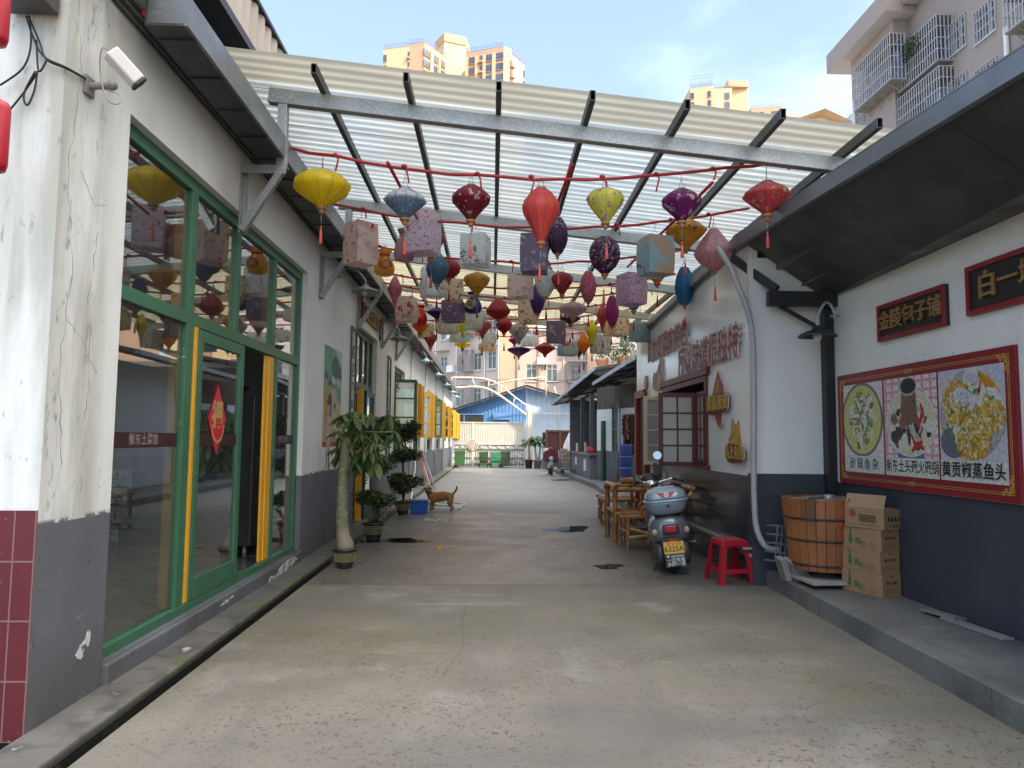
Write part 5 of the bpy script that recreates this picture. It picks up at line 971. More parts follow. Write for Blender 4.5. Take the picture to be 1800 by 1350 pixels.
PROF = dict(
 saucer=[(.10,0),(.30,.10),(.60,.24),(.88,.40),(.985,.50),(1,.58),(.97,.66),(.80,.80),(.50,.92),(.22,.97),(.15,1)],
 disc=[(.14,0),(.34,.14),(.66,.34),(.94,.52),(1,.58),(.95,.64),(.62,.82),(.32,.95),(.22,1)],
 diamond=[(.16,0),(.34,.13),(.66,.34),(.95,.52),(1,.60),(.95,.69),(.66,.85),(.36,.96),(.22,1)],
 bulb=[(.15,0),(.30,.10),(.60,.32),(.90,.54),(1,.68),(.95,.79),(.72,.90),(.36,.97),(.22,1)],
 tall=[(.19,0),(.27,.08),(.52,.28),(.86,.48),(.99,.58),(1,.64),(.90,.75),(.58,.90),(.34,.97),(.24,1)],
 spindle=[(.38,0),(.55,.08),(.80,.22),(.96,.38),(1,.50),(.96,.62),(.80,.80),(.56,.94),(.40,1)],
 round=[(.18,0),(.36,.07),(.70,.20),(.94,.38),(1,.54),(.94,.70),(.70,.87),(.40,.97),(.22,1)],
 tear=[(.18,0),(.42,.10),(.78,.26),(.98,.44),(1,.54),(.86,.68),(.52,.86),(.22,1)],
 bell=[(.18,0),(.42,.07),(.76,.19),(.97,.32),(1,.40),(.90,.52),(.62,.74),(.34,.92),(.22,1)],
 rhomb=[(.2,0),(.5,.26),(.85,.46),(1,.56),(.85,.68),(.5,.88),(.26,1)])
GRP = 'lanterns hung under the canopy'
rl = random.Random(77)
def hang(b, zt_, zrail, off=0):
    for s in (-1, 1): b.tube([(s*.03,0,zt_-.01),(s*.025,0,zt_+.05),(0,0,min(zt_+.10,zrail)),(off,0,zrail)], .0035, 4)
def lantern(cx, y0, y1, wd, kind, fbk, Y, lab, tas=True, rz=None, coral=None):
    zt_, zb_ = at(cx, y0, Y=Y).z, at(cx, y1, Y=Y).z; p = at(cx, (y0+y1)/2, Y=Y); W = at(cx+wd/2, (y0+y1)/2, Y=Y).x-at(cx-wd/2, (y0+y1)/2, Y=Y).x; H = zt_-zb_
    zr = rail_z(p.x, Y); far = Y > 14.5; seg = 24 if far else 36
    nm = 'box_lantern' if kind == 'box' else 'pouch_lantern' if kind == 'pouch' else 'silk_lantern'
    t = empty(nm, (p.x, p.y, zb_), lab, 'lantern', GRP, rz if rz is not None else rl.uniform(0, 6))
    b = MB()
    if kind == 'box':
        a = rz or 0; s = W/(abs(math.cos(a))+abs(math.sin(a))); n = 6; V = []; F = []
        for i in range(n+1):
            z = H*i/n; k = 1+.05*math.sin(PI*i/n); h = s/2*k
            V += [(-h,-h,z),(h,-h,z),(h,h,z),(-h,h,z)]
        for i in range(n):
            for j in range(4): F.append((4*i+j, 4*i+(j+1) % 4, 4*i+4+(j+1) % 4, 4*i+4+j))
        b.add(V, F); h = s/2; b.add([(-h,-h,.012),(h,-h,.012),(h,h,.012),(-h,h,.012)], [(3,2,1,0)]); b.add([(-h,-h,H-.01),(h,-h,H-.01),(h,h,H-.01),(-h,h,H-.01)], [(0,1,2,3)])
        b.build('lantern_shade', FB[fbk], t, bevel=.006)
        b = MB(); b.tube([(-h*.9,0,H-.01),(0,0,H+.09),(h*.9,0,H-.01)], .003, 4); b.tube([(0,0,H+.09),(0,0,max(H+.1,zr-zb_))], .004, 4); b.build('hanger', m_wire, t)
        return t
    if kind == 'pouch':
        pr = [(0,.0),(.55,.01),(.82,.05),(.98,.18),(1,.30),(.92,.45),(.72,.62),(.50,.74),(.42,.79),(.50,.86),(.66,.96),(.70,1),(.60,.97),(.40,.80)]
        b.lathe([(r*W/2, z*H) for r, z in pr], 40, rib=.05, ribs=14); b.build('lantern_shade', FB[fbk], t)
        gold = fbk != 'pgold'; pm, lm = (m_pouchg, m_pouchr) if gold else (m_pouchr, m_pouchg)
        if fbk == 'pblue': lm = FB['pblue']
        b = MB(); t.rotation_euler.z = rz or 0
        M = face_M((0,-W*.47,H*.36),(1,0,0),(0,-.22,1)); rr = W*.27
        ds = [(rr*math.cos(2*PI*k/24), rr*math.sin(2*PI*k/24)) for k in range(24)]; b.prism(ds, -.01, .016, M)
        b.tube([M @ Vector((rr*.86*math.cos(2*PI*k/20), rr*.86*math.sin(2*PI*k/20), .018)) for k in range(20)], .004, 5, closed=True, mi=1)
        b.text('福', rr*1.2, M @ Matrix.Translation((0,0,.0175)), mi=1, bold=.015); b.build('emblem_patch', [pm, lm], t)
        b = MB(); b.tube([(.44*W/2*math.cos(2*PI*k/16), .44*W/2*math.sin(2*PI*k/16), H*.79) for k in range(16)], .010, 6, closed=True)
        for s in (-1,1): b.tube([(s*.02,-W*.24,H*.78),(s*W*.2,-W*.36,H*.60),(s*W*.30,-W*.46,H*.36),(s*W*.30,-W*.48,H*.26)], .008, 5); b.ell((s*.03,-W*.26,H*.79),(.04,.012,.02),6,5)
        b.build('drawstring', pm, t)
        b = MB(); hang(b, H-.02, max(H+.1, zr-zb_)); b.build('hanger', m_wire, t); return t
    P = [(r*W/2, z*H) for r, z in PROF[kind]]
    b.lathe(P, seg, rib=.055 if kind in ('saucer','disc','tall','spindle','rhomb') else .035, ribs=12)
    if Y < 11:
        for k in range(12): a_ = 2*PI*(k+.0)/12; b.tube([(r*1.002*math.cos(a_), r*1.002*math.sin(a_), z) for r, z in P], .0022, 4, mi=1); b.add([(P[0][0]*math.cos(2*PI*k/12), P[0][0]*math.sin(2*PI*k/12), .004) for k in range(12)], [tuple(range(11,-1,-1))])
    b.build('lantern_shade', [FB[fbk], FBD[fbk]], t)
    c = min(.035, W*.085); b = MB(); b.lathe([(P[0][0]*.9,.006),(c*1.35,.0),(c*1.5,-.012),(c*1.2,-.026),(c*.75,-.032),(c*.8,-.045),(c*.62,-.062),(.003,-.068)], 14); b.build('wooden_cap', m_capw, t)
    b = MB(); b.lathe([(P[-1][0]*1.05,H-.004),(P[-1][0]*1.08,H+.006),(P[-1][0]*.8,H+.012)], 14); hang(b, H, max(H+.06, zr-zb_), 0); b.build('hanger', m_wire, t)
    if tas:
        L_ = rl.uniform(.11,.15); sx = rl.uniform(-.02,.02); z = -.066; b = MB(); b.tube([(0,0,z),(sx,0,z-L_)], .0025, 4, mi=1); b.ell((sx,0,z-L_-.008),(.012,.012,.013),8,6,mi=2)
        f = rl.uniform(.12,.15); b.lathe([(.004,z-L_-.018),(.010,z-L_-.03),(.013,z-L_-.05),(.022,z-L_-.02-f),(.018,z-L_-.024-f),(.001,z-L_-.02-f)], 10, (sx,0,0), rib=.22, ribs=9)
        b.build('tassel', [m_tas[0 if (coral if coral is not None else Y < 9) else 1], m_wire, m_capw], t)
    return t
r1, r2, r3, r4, r5, r6, r7, r8, r9 = RY
LL = [
 (566,300,364,100,'saucer','yellow',r1,'plain bright yellow flattened lantern nearest the dining hall'),
 (712,331,384,76,'disc','bluewhite',r1,'blue lantern with silver-white top and pink flowers on the nearest rail'),
 (828,326,387,69,'diamond','darkred',r1,'dark red diamond lantern with white flower clusters on the nearest rail'),
 (951,331,426,67,'tall','coral',r1,'big plain coral red lantern, tallest on the nearest rail'),
 (1064,332,391,66,'bulb','limefl',r1,'yellow-green lantern crowded with lilac flowers on the nearest rail'),
 (1198,333,389,70,'diamond','violetfl',r1,'violet lantern with large cream flowers on the nearest rail'),
 (1348,320,377,82,'disc','redpink',r1,'wide orange-red lantern with white blossom nearest the black eave'),
 (634,394,466,60,'box','koi',r2,'big pink square lantern with red koi, corner towards the viewer',False,R_(46)),
 (711,404,460,38,'pouch','mauve',r2+.25,'dusty mauve pouch lantern partly behind the cherry blossom box',False,.9),
 (744,374,446,60,'box','blossom',r2,'pale pink square lantern printed with magenta cherry blossom, under the blue and white disc',False,R_(-20)),
 (757,402,455,50,'bulb','red',r2+.55,'red lantern hidden behind the cherry blossom box lantern'),
 (836,415,468,52,'box','pine',r2,'white square lantern with dark pine sprays below the dark red diamond',False,R_(-13)),
 (939,415,480,50,'box','peony',r2,'slate purple square lantern with white peonies below the big coral lantern',False,R_(-10)),
 (980,384,446,37,'spindle','darkviolet',r2,'dark violet spindle lantern tucked behind the big coral lantern'),
 (1063,416,482,55,'round','darkviolet',r2,'round dark violet lantern with white blossom in the middle of the second rail'),
 (1152,419,484,58,'box','koiblue',r2,'large square lantern with blue waves and red koi',False,R_(16)),
 (1155,452,498,54,'bulb','orange',r3,'orange-red lantern peeping out under the large blue koi box'),
 (1206,385,436,72,'disc','gold',r2,'golden yellow flat lantern with dark flowers below the violet one'),
 (1255,404,473,68,'bell','pinkbr',r2,'dusty pink bell-shaped lantern with dark branches near the black eave'),
 (1203,471,536,33,'spindle','skyblue',r3,'plain bright blue spindle lantern against the white panels'),
 (676,440,485,36,'pouch','pgold',r3,'gold pouch lantern with a red round emblem beside the big koi box',False,.25),
 (769,444,501,41,'tear','teal',r3,'teal blue teardrop lantern with small flowers below the cherry blossom box'),
 (789,456,490,42,'round','red',r3+.5,'small round red lantern half behind the teal teardrop'),
 (694,487,536,26,'rhomb','pinkfl',r4,'slim pink flowered lantern hanging alone beside the lamp of the dining hall'),
 (762,470,522,48,'box','pine',r4,'white square lantern with pine sprays behind the teal teardrop',False,R_(25)),
 (798,493,529,34,'box','collage',r4,'small orange and pink flower-patchwork box below the red round lantern',False,R_(5)),
 (838,480,517,47,'bulb','gold',r3,'golden lantern with purple flowers above the blue pouch'),
 (876,524,562,43,'bell','red',r5,'rusty red lantern with tiny white petals in the middle of the cluster'),
 (886,556,586,30,'tear','red',r6,'dark red lantern hanging just below the rusty red one'),
 (915,484,524,46,'box','koi',r3,'pink koi square lantern beside the plain purple spindle',False,R_(-24)),
 (945,500,551,27,'spindle','purple',r4-.5,'plain purple spindle lantern below the slate peony box'),
 (958,464,522,36,'spindle','whitefl',r3+.1,'white spindle lantern dotted with dark berries'),
 (988,479,518,39,'bulb','red',r3,'bright red bulb lantern with pale petals right of the white spindle'),
 (1034,478,531,28,'spindle','pinkfl',r3,'pink flowered spindle lantern left of the square lilac blossom box'),
 (1007,531,559,50,'saucer','mauvefl',r5,'mauve flat lantern covered with tiny flowers at the cluster centre'),
 (1003,553,570,37,'disc','darkviolet',r6,'dark violet flat lantern right under the mauve flat one'),
 (1076,521,574,24,'spindle','magenta',r5,'plain magenta spindle lantern below the round violet lantern'),
 (1059,535,580,22,'rhomb','redpink',r5+.3,'slim orange-red flowered lantern beside the plain magenta spindle'),
 (1110,483,536,50,'box','blossom2',r3,'lilac square lantern with dark blossom branches under the blue koi box',False,R_(24)),
 (1114,512,546,46,'bulb','skyblue',r4,'blue lantern mostly hidden behind the lilac blossom box'),
 (715,523,566,36,'box','koi',r5,'whitish square koi lantern left of the red pouch',False,R_(-14)),
 (738,537,571,27,'pouch','pred',r6,'red pouch lantern with a gold emblem beside the whitish koi box',False,-.5),
 (739,566,586,31,'bulb','orange',r6+.4,'orange lantern showing below the red pouch'),
 (748,573,594,30,'box','collage',r7,'small collage box lantern under the orange lantern, near the gutter',False,R_(12)),
 (757,582,612,24,'rhomb','redpink',r7,'red flowered rhomb lantern below the small collage box near the gutter'),
 (768,541,561,36,'disc','purple',r6,'dark purple flat lantern behind the slate peony box at left'),
 (797,530,566,40,'box','peony',r5,'dark slate square peony lantern left of the blue pouch',False,R_(-12)),
 (832,514,551,31,'pouch','pblue',r5,'royal blue pouch lantern with a gold emblem',False,-.35),
 (833,550,579,31,'box','koipale',r6,'pale blue and cream koi box right under the blue pouch',False,R_(4)),
 (786,568,586,40,'box','greyleaf',r7,'grey leaf-print box under the left slate peony box',False,R_(-15)),
 (813,566,588,20,'bulb','lime',r7+.3,'small plain yellow bulb lantern under the pale koi box'),
 (808,584,601,36,'box','koipale',r8,'small pale koi box above the yellow flat lantern',False,R_(18)),
 (813,600,613,30,'saucer','yellow',r9,'small yellow flat lantern in front of the old apartments at left'),
 (848,562,591,33,'bulb','pinkfl',r6+.3,'deep pink lantern right of the pale blue koi box'),
 (860,586,604,25,'box','pine',r8,'small white pine box below the deep pink lantern',False,R_(5)),
 (857,604,617,30,'box','collage',r9,'small orange flower box just below the white pine box',False,R_(-8)),
 (928,527,569,35,'box','collage',r5,'square collage lantern with orange and black flowers below the pink koi box',False,R_(-14)),
 (912,569,601,37,'bulb','greyfl',r7,'grey lantern with dark red flowers below the collage box'),
 (904,592,606,22,'disc','magenta',r9-.2,'small magenta flat lantern left of the grey flowered one'),
 (930,591,608,30,'box','pine',r9,'small white pine box behind the grey flowered lantern',False,R_(8)),
 (912,610,626,42,'bulb','purple',r9+.3,'dark purple flat lantern lowest in the middle of the cluster'),
 (977,566,602,35,'box','peony',r6,'slate square peony lantern under the mauve flat lantern',False,R_(-4)),
 (958,603,624,38,'disc','red',r8,'red flat lantern below the right slate peony box'),
 (998,601,625,34,'box','koiblue',r8,'small blue koi box below the right slate peony box, before the apartments',False,R_(14)),
 (1040,564,605,22,'rhomb','lime',r6,'plain lime yellow slim lantern before the beige apartments'),
 (1026,587,620,24,'tear','orange',r7,'plain orange teardrop lantern behind the lime yellow slim one'),
 (1055,590,621,34,'box','greyleaf',r7,'pale grey leaf-print box right of the lime yellow lantern',False,R_(22)),
 (1083,560,590,44,'box','collage',r6,'wide collage box with pink and orange flowers below the magenta spindle',False,R_(30)),
 (1099,570,595,19,'bulb','darkviolet',r6+.3,'small dark violet lantern right of the wide collage box'),
 (1126,567,600,38,'box','koiblue',r5+.2,'blue and cream koi box hanging in front of the white panels',False,R_(28)),
 (1018,608,628,15,'rhomb','tealdk',r8,'tiny petrol blue lantern beside the small blue koi box'),
 (783,549,568,24,'box','pine',r6,'white pine box peeping between the slate box and the purple flat lantern',False,R_(10)),
]
for q in LL:
    a = list(q); tas = a[8] if len(a) > 8 else True; rz = a[9] if len(a) > 9 else None
    lantern(*a[:8], tas=tas, rz=rz)
# ============================================================ things on and along the dining hall
def lamp(x, y, z, m, lab, r_=.21, arm=True, wallx=XL, dirx=1):
    t = empty('wall_lamp', (x, y, z), lab, 'lamp', 'enamel gooseneck lamps on the walls')
    b = MB(); b.lathe([(.035,.115),(.05,.10),(.06,.07),(r_*.55,.055),(r_*.88,.025),(r_,.0),(r_*.985,-.004),(r_*.86,.018),(r_*.5,.045),(.04,.06)], 28); b.build('lamp_shade', m, t)
    b = MB(); b.ell((0,0,.0),(.045,.045,.06),12,8); b.build('bulb', mat('milky_bulb_glass', (.62,.62,.58), .2, var=0) if 'milky_bulb_glass' not in bpy.data.materials else bpy.data.materials['milky_bulb_glass'], t)
    b = MB(); w0 = wallx-x; b.tube(curve([(w0,0,.22),(w0*.75,0,.34),(w0*.45,0,.36),(w0*.2,0,.28),(0,0,.17),(0,0,.11)],4), .014, 7); b.lathe([(.05,-.01),(.05,.01),(0,.012)], 12, (w0+.005*dirx,0,.22)); b.build('lamp_arm', m_galv, t)
m_old = mat('old_green_enamel', (.22,.26,.22), .5, var=.15, layers=[Ly((.14,.10,.07), 9, .62, .72, amt=.7)]); m_aq = mat('aqua_enamel', (.22,.46,.42), .4, var=.08)
for y, m, lab, z in [(10.6,m_old,'greyish enamel gooseneck lamp beside the first canopy bracket past the shopfront',3.74),(14.6,m_old,'old green enamel lamp with a pale bulb above the second couplet board',3.58),(20.5,m_aq,'aqua enamel gooseneck lamp, first of the aqua ones, above the yellow casements',3.76),(25.2,m_aq,'second aqua gooseneck lamp along the white wall',3.79),(30.0,m_aq,'third aqua gooseneck lamp along the white wall',3.8),(34.6,m_aq,'fourth aqua gooseneck lamp along the white wall',3.8),(38.6,m_aq,'last aqua gooseneck lamp near the gate arch',3.8)]:
    lamp(-1.93, y, z, m, lab)
# security camera, its cable bundle and the box above
t = empty('security_camera', tuple(at(170,150,X=XL)), 'white bullet security camera on a grey bracket at the wall corner', 'security camera')
L0 = t.location
b = MB(); pa, pb = at(155,152,X=XL+.005)-L0, at(197,150,X=XL+.13)-L0; b.tube([pa,pb], .022, 8); b.box(pa,(.03,.09,.11)); b.ell(pb,(.03,.03,.03),10,8); b.build('bracket', mat('rusty_grey_bracket', (.20,.19,.18), .6, var=.3), t, bevel=.004)
b = MB(); c0 = at(218,118,X=XL+.17)-L0; c1 = at(247,150,X=XL+.24)-L0; dv = (c1-c0).normalized(); q0, q1 = c0-dv*.10, c1-dv*.02
b.bar(q0, q1, .085, .085, mi=0); b.bar(q1-dv*.002, q1+dv*.022, .088, .088, mi=1); b.bar(q0-dv*.006, q1+dv*.04, .095, .012, mi=0) if False else None
b.build('camera_body', [mat('camera_white_plastic', (.72,.70,.66), .4, var=.05), m_black], t, bevel=.014, seg=3)
b = MB(); e = pb-c0; b.tube(curve([q0, q0+Vector((-.03,-.03,.0)), q0+Vector((-.05,.0,-.12)), pb+Vector((.0,-.05,-.10)), pb+Vector((.05,-.02,-.12)), pb+Vector((.04,0,-.05)), pa]), .0045, 6); b.build('camera_cable', mat('grey_cable', (.30,.30,.30), .5), t)
b = MB(); YW = 3.78
for pts in ([(46,28),(60,70),(78,100),(115,118),(155,140)], [(50,28),(70,75),(82,105),(120,122),(156,143)], [(52,30),(54,80),(40,120),(0,150)], [(66,125),(60,160),(48,185),(42,165),(62,125)], [(66,128),(40,165),(8,205),(0,215)], [(64,70),(68,125),(82,106)]):
    P = [at(x,y,Y=YW-.01-.003*i) if x < 112 else at(x,y,X=XL+.012) for i, (x, y) in enumerate(pts)]; b.tube(curve(P), .0055, 6)
tag(b.build('cable_bundle', m_cable), 'tangle of black cables sagging across the corner wall to the camera', 'cable')
b = MB(); p = at(52,2,Y=3.7); b.box((p.x-.02,3.71,p.z+.05),(.26,.14,.16)); tag(b.build('junction_box', mat('dusty_dark_box', (.07,.065,.065), .6), bevel=.01), 'dark junction box at the top of the corner wall', 'box')
for (px, y0, y1, lab) in ((-14,-40,78,'upper red lantern peeking in at the left edge of the photo'),(-16,175,302,'lower red lantern peeking in at the left edge of the photo')):
    p = at(px,(y0+y1)/2,Y=3.35); z0, z1 = at(px,y1,Y=3.35).z, at(px,y0,Y=3.35).z; W = .075
    tt = empty('red_lantern', (p.x,3.35,z0), lab, 'lantern', 'red lanterns by the corner wall'); b = MB(); b.lathe([(r*W,z*(z1-z0)) for r, z in [(.55,0),(.9,.04),(1,.12),(1,.88),(.9,.96),(.55,1)]], 24, rib=.03, ribs=10); b.build('lantern_shade', mat('red_lantern_cloth', (.50,.015,.03), .4, var=.1) if 'red_lantern_cloth' not in bpy.data.materials else bpy.data.materials['red_lantern_cloth'], tt)
    b = MB(); b.tube([(0,0,z1-z0),(0,0,z1-z0+.2)], .004, 5); b.build('hanger', m_wire, tt)
# poster, couplet boards, gold lettering
b = MB(); ya, yb, za, zb = 9.93, 11.08, 1.42, 2.86; wd, hh = yb-ya, zb-za; M = face_M((XL+.001,ya,za),(0,1,0),(0,0,1))
pc_ = [0]
def q(P, c, h): pc_[0] += 1; z = .001+pc_[0]*1e-4; b.prism([(x*wd,y*hh) for x, y in P], z-.00008 if pc_[0] > 1 else 0, z, M, mi=c)
q([(0,0),(1,0),(1,1),(0,1)], 0, 0); q([(0,.47),(.3,.56),(.62,.60),(.8,.46),(1,.44),(1,1),(0,1)], 1, 1); q([(.55,1),(1,.84),(1,1)], 2, 2)
q(smooth_poly([(.38,.74),(.45,.90),(.62,.95),(.8,.86),(1,.80),(1,.68),(.8,.72),(.6,.70)]), 3, 2); q(smooth_poly([(.66,.66),(.74,.72),(.95,.70),(1,.62),(.8,.62)]), 2, 3); q([(.25,.66),(.5,.72),(.7,.66),(.6,.64)], 2, 3)
q([(0,0),(1,0),(1,.05),(0,.05)], 4, 2)
for cx, cy, s, top_ in ((.12,.62,.8,6),(.34,.56,.85,8),(.30,.34,1.15,7),(.62,.36,.6,5)):
    q(smooth_poly([(cx-.10*s,cy-.32*s),(cx-.12*s,cy-.08*s),(cx-.05*s,cy-.02*s),(cx+.07*s,cy-.02*s),(cx+.13*s,cy-.10*s),(cx+.12*s,cy-.32*s)]), top_, 4); q(smooth_poly([(cx-.07*s,cy),(cx-.08*s,cy+.09*s),(cx,cy+.13*s),(cx+.08*s,cy+.09*s),(cx+.07*s,cy),(cx,cy-.03*s)]), 9, 5); q(smooth_poly([(cx-.09*s,cy+.05*s),(cx-.08*s,cy+.13*s),(cx+.02*s,cy+.16*s),(cx+.10*s,cy+.10*s),(cx+.09*s,cy+.0),(cx+.05*s,cy+.08*s)]), 8, 6)
    q([(cx-.08*s,cy-.32*s),(cx-.02*s,cy-.32*s),(cx-.02*s,cy-.5*s),(cx-.06*s,cy-.5*s)], 9, 3); q([(cx+.03*s,cy-.32*s),(cx+.09*s,cy-.32*s),(cx+.08*s,cy-.5*s),(cx+.04*s,cy-.5*s)], 8, 3)
pm = [mat('poster_'+n, c, .55, var=v, vs=9) for n, c, v in [('sand',(.50,.38,.24),.1),('sea',(.10,.30,.22),.35),('sky',(.42,.47,.52),.2),('hill',(.035,.10,.08),.5),('red',(.36,.05,.03),.3),('white',(.55,.50,.45),.2),('ochre',(.46,.26,.06),.2),('cream',(.55,.42,.30),.2),('dark',(.03,.03,.04),.3),('skin',(.46,.27,.19),.1)]]
tag(b.build('wall_poster', pm), 'tall painted poster of figures on a beach glued to the white wall', 'poster')
m_cbf = mat('couplet_board', (.60,.60,.57), .6, var=.08); m_cbt = mat('plum_brush_ink', (.10,.02,.06), .6)
for ya, yb, za, zb, txt, lab in ((11.60,12.06,.95,3.38,'喜迎四海三江客','near couplet board in a dark green frame beside the doorway'),(15.72,16.18,.95,3.38,'诚待五湖八方宾','far couplet board in a dark green frame past the doorway')):
    b = MB(); M = face_M((XL+.001,(ya+yb)/2,(za+zb)/2),(0,1,0),(0,0,1)); w2, h2 = (yb-ya)/2, (zb-za)/2
    b.prism([(-w2,-h2),(w2,-h2),(w2,h2),(-w2,h2)],0,.02,M,mi=1)
    for a in ((-w2,-h2,-w2+.05,h2),(w2-.05,-h2,w2,h2),(-w2+.05,-h2,w2-.05,-h2+.05),(-w2+.05,h2-.05,w2-.05,h2)): b.prism([(a[0],a[1]),(a[2],a[1]),(a[2],a[3]),(a[0],a[3])],.0205,.045,M,mi=0)
    for i, ch in enumerate(txt): b.text(ch, .24, M @ Matrix.Translation((0,h2-.42-.30*i,.022)), mi=2, bold=.02)
    tag(b.build('couplet_board', [m_dgreen, m_cbf, m_cbt]), lab, 'couplet board')
t = empty('gold_lettering', (XL,13.4,3.8), 'five small gold characters above the doorway of the dining hall', 'lettering')
for i, ch in enumerate('衡东土菜馆'):
    b = MB(); b.text(ch, .30, face_M((XL+.03, 12.75+.33*i, 3.80),(0,1,0),(0,0,1)), depth=.04, bold=.03); part(b, 'character', m_plg, t)
b = MB()
for x_, y_ in ((12.4,3.85),(14.45,3.75)):
    for k in range(8): b.tube([(XL+.03,y_*0+x_+.02*math.sin(k*2),y_+.22-.055*k),(XL+.05,x_+.03*math.cos(k*3),y_+.17-.055*k)],.018,6)
tag(b.build('ribbon_ornament', mat('dark_red_ribbon',(.16,.012,.03),.6)), 'pair of dark red hanging knot ornaments flanking the gold characters', 'ornament')
# ---- potted plants
m_pot = mat('black_glazed_pot', (.025,.027,.03), .3, var=.2); m_potg = mat('pot_gilt_grid', (.26,.22,.09), .45, var=.2); m_soil = mat('potting_soil', (.05,.035,.025), .9, var=.3)
def pot(t, r_, h_):
    b = MB(); b.lathe([(0,0),(r_*.62,0),(r_*.66,.02),(r_*.84,h_*.45),(r_*.92,h_*.86),(r_*1.08,h_*.88),(r_*1.10,h_*.98),(r_*.98,h_),(r_*.9,h_*.94),(r_*.88,h_*.9)], 30); 
    zb = h_*.36; zt2 = h_*.80; n = 30
    for i in range(n): a = 2*PI*i/n; rr0, rr1 = r_*(.80+.0), r_*.915; b.bar((rr0*1.005*math.cos(a),rr0*1.005*math.sin(a),zb),(rr1*math.cos(a),rr1*math.sin(a),zt2),.010,.006,mi=1)
    for k in range(5): f = k/4; rr = r_*(.805+(.915-.805)*f); b.tube([(rr*math.cos(2*PI*i/30),rr*math.sin(2*PI*i/30),zb+(zt2-zb)*f) for i in range(30)],.005,4,closed=True,mi=1)
    b.build('pot', [m_pot, m_potg], t); MB().lathe([(0,h_*.9),(r_*.9,h_*.89)], 20).build('soil', m_soil, t)
t = empty('potted_money_tree', (-1.75,8.72,0), 'potted money tree with a thick bare green trunk, nearest of the potted plants', 'potted plant'); pot(t, .145, .235)
m_trunk = mat('green_grey_trunk', (.155,.165,.095), .7, var=.15, vs=7, bump=.5, bs=30, layers=[Ly((.36,.34,.27), 5, .0, .03, k='e', dist=.4, st=(1,1,1.6), amt=.8), Ly((.28,.235,.18), 0, .52, .40, k='z', ax=2), Ly((.19,.15,.10), 6, .52, .7, amt=.6)])
b = MB(); b.tube([(0.01,0,.2),(.0,0,.28),(-.03,0,.38),(-.05,0,.6),(-.055,0,.9),(-.045,0,1.2),(-.03,0,1.45),(-.025,0,1.56)], [.115,.10,.082,.074,.068,.062,.058,.05], 18)
b.build('trunk', m_trunk, t)
b = MB(); r = random.Random(4); st_ = MB()
def palmate(b, p, s, r, droop=.9):
    for k in range(6):
        a = 2*PI*k/6+r.uniform(-.3,.3); d = Vector((math.cos(a),math.sin(a),-droop*r.uniform(.7,1.4))).normalized(); sd = d.cross(Vector((0,0,1))).normalized(); up = sd.cross(d); L_ = s*r.uniform(.75,1.1); wv = L_*.19
        rows = [(0,.12),(.3,.75),(.6,1),(.85,.6),(1,.05)]; V = []; 
        for f, ww in rows: c = p+d*(L_*f)-Vector((0,0,1))*(L_*.25*f*f); V += [c-sd*wv*ww+up*.012*ww, c-up*.008*ww, c+sd*wv*ww+up*.012*ww]
        F = []
        for i in range(4): F += [(3*i,3*i+1,3*i+4,3*i+3),(3*i+1,3*i+2,3*i+5,3*i+4)]
        sm = b.smooth; b.smooth = True; b.add(V, F, r.choice((0,0,2))); b.smooth = sm
for i in range(34):
    a = r.uniform(0,2*PI); rr = r.uniform(.08,.42); z = r.uniform(1.22,1.93); p = Vector((.16+rr*math.cos(a)*(1 if z > 1.45 else .7), rr*math.sin(a)*.7, z)); st_.tube([(-.02,0,1.50),(.02+.3*p.x,.3*p.y,1.56+.5*(z-1.5)),p], .006, 5); palmate(b, p, r.uniform(.14,.24), r, r.uniform(.5,1.5))
b.build('leaves', m_leaf, t); st_.build('stalks', mat('leaf_stalk', (.12,.14,.05), .6), t)
def ficus(x, y, balls, lab, seed, low, scale=1):
    t = empty('potted_ficus', (x,y,0), lab, 'potted plant', 'tiered potted figs along the dining hall'); pot(t, .165*scale, .27*scale)
    b = MB(); pts = [(0,0,.24),(.02,0,.6),(-.02,.01,1.0),(.03,0,1.35),(.01,0,1.72)]; b.tube(pts, [.028,.03,.026,.024,.012], 10)
    r = random.Random(seed)
    for c, rad, n in balls:
        for k in range(9): d = Vector((r.uniform(-1,1),r.uniform(-1,1),r.uniform(-.3,.7))); b.tube([(0.01,0,c[2]-rad[2]*.9),(c[0]+d.x*rad[0]*.7,c[1]+d.y*rad[1]*.7,c[2]+d.z*rad[2]*.7)], [.010,.003], 5)
    b.build('trunk', mat('grey_fig_bark', (.16,.13,.10), .8, var=.2, vs=10) if 'grey_fig_bark' not in bpy.data.materials else bpy.data.materials['grey_fig_bark'], t)
    for i, (c, rad, n) in enumerate(balls):
        b = MB(); 
        for k in range(9): d = Vector((r.uniform(-1,1),r.uniform(-1,1),r.uniform(-.8,.8))); leafcloud(b, Vector(c)+Vector((d.x*rad[0]*.6,d.y*rad[1]*.6,d.z*rad[2]*.7)), tuple(q*.62 for q in rad), n//6, .075, seed*7+i*11+k, (1,1,0), .4)
        b.build('crown', m_leaf, t)
    if low:
        b = MB()
        for k in range(26): a = r.uniform(0,6.3); e = r.uniform(.05,.24); b.tube([(.03*math.cos(a),.03*math.sin(a),.25),(e*.6*math.cos(a),e*.6*math.sin(a),.38),(e*math.cos(a),e*math.sin(a),r.uniform(.46,.58))], [.007,.003], 5)
        b.build('stems', bpy.data.materials['grey_fig_bark'], t)
ficus(-1.80, 11.1, [((-.0,0,1.62),(.36,.33,.25),1200),((.0,0,1.17),(.32,.3,.16),700),((.03,0,.62),(.33,.3,.15),900)], 'three-tiered potted fig between the money tree and the blue crate', 3, True)
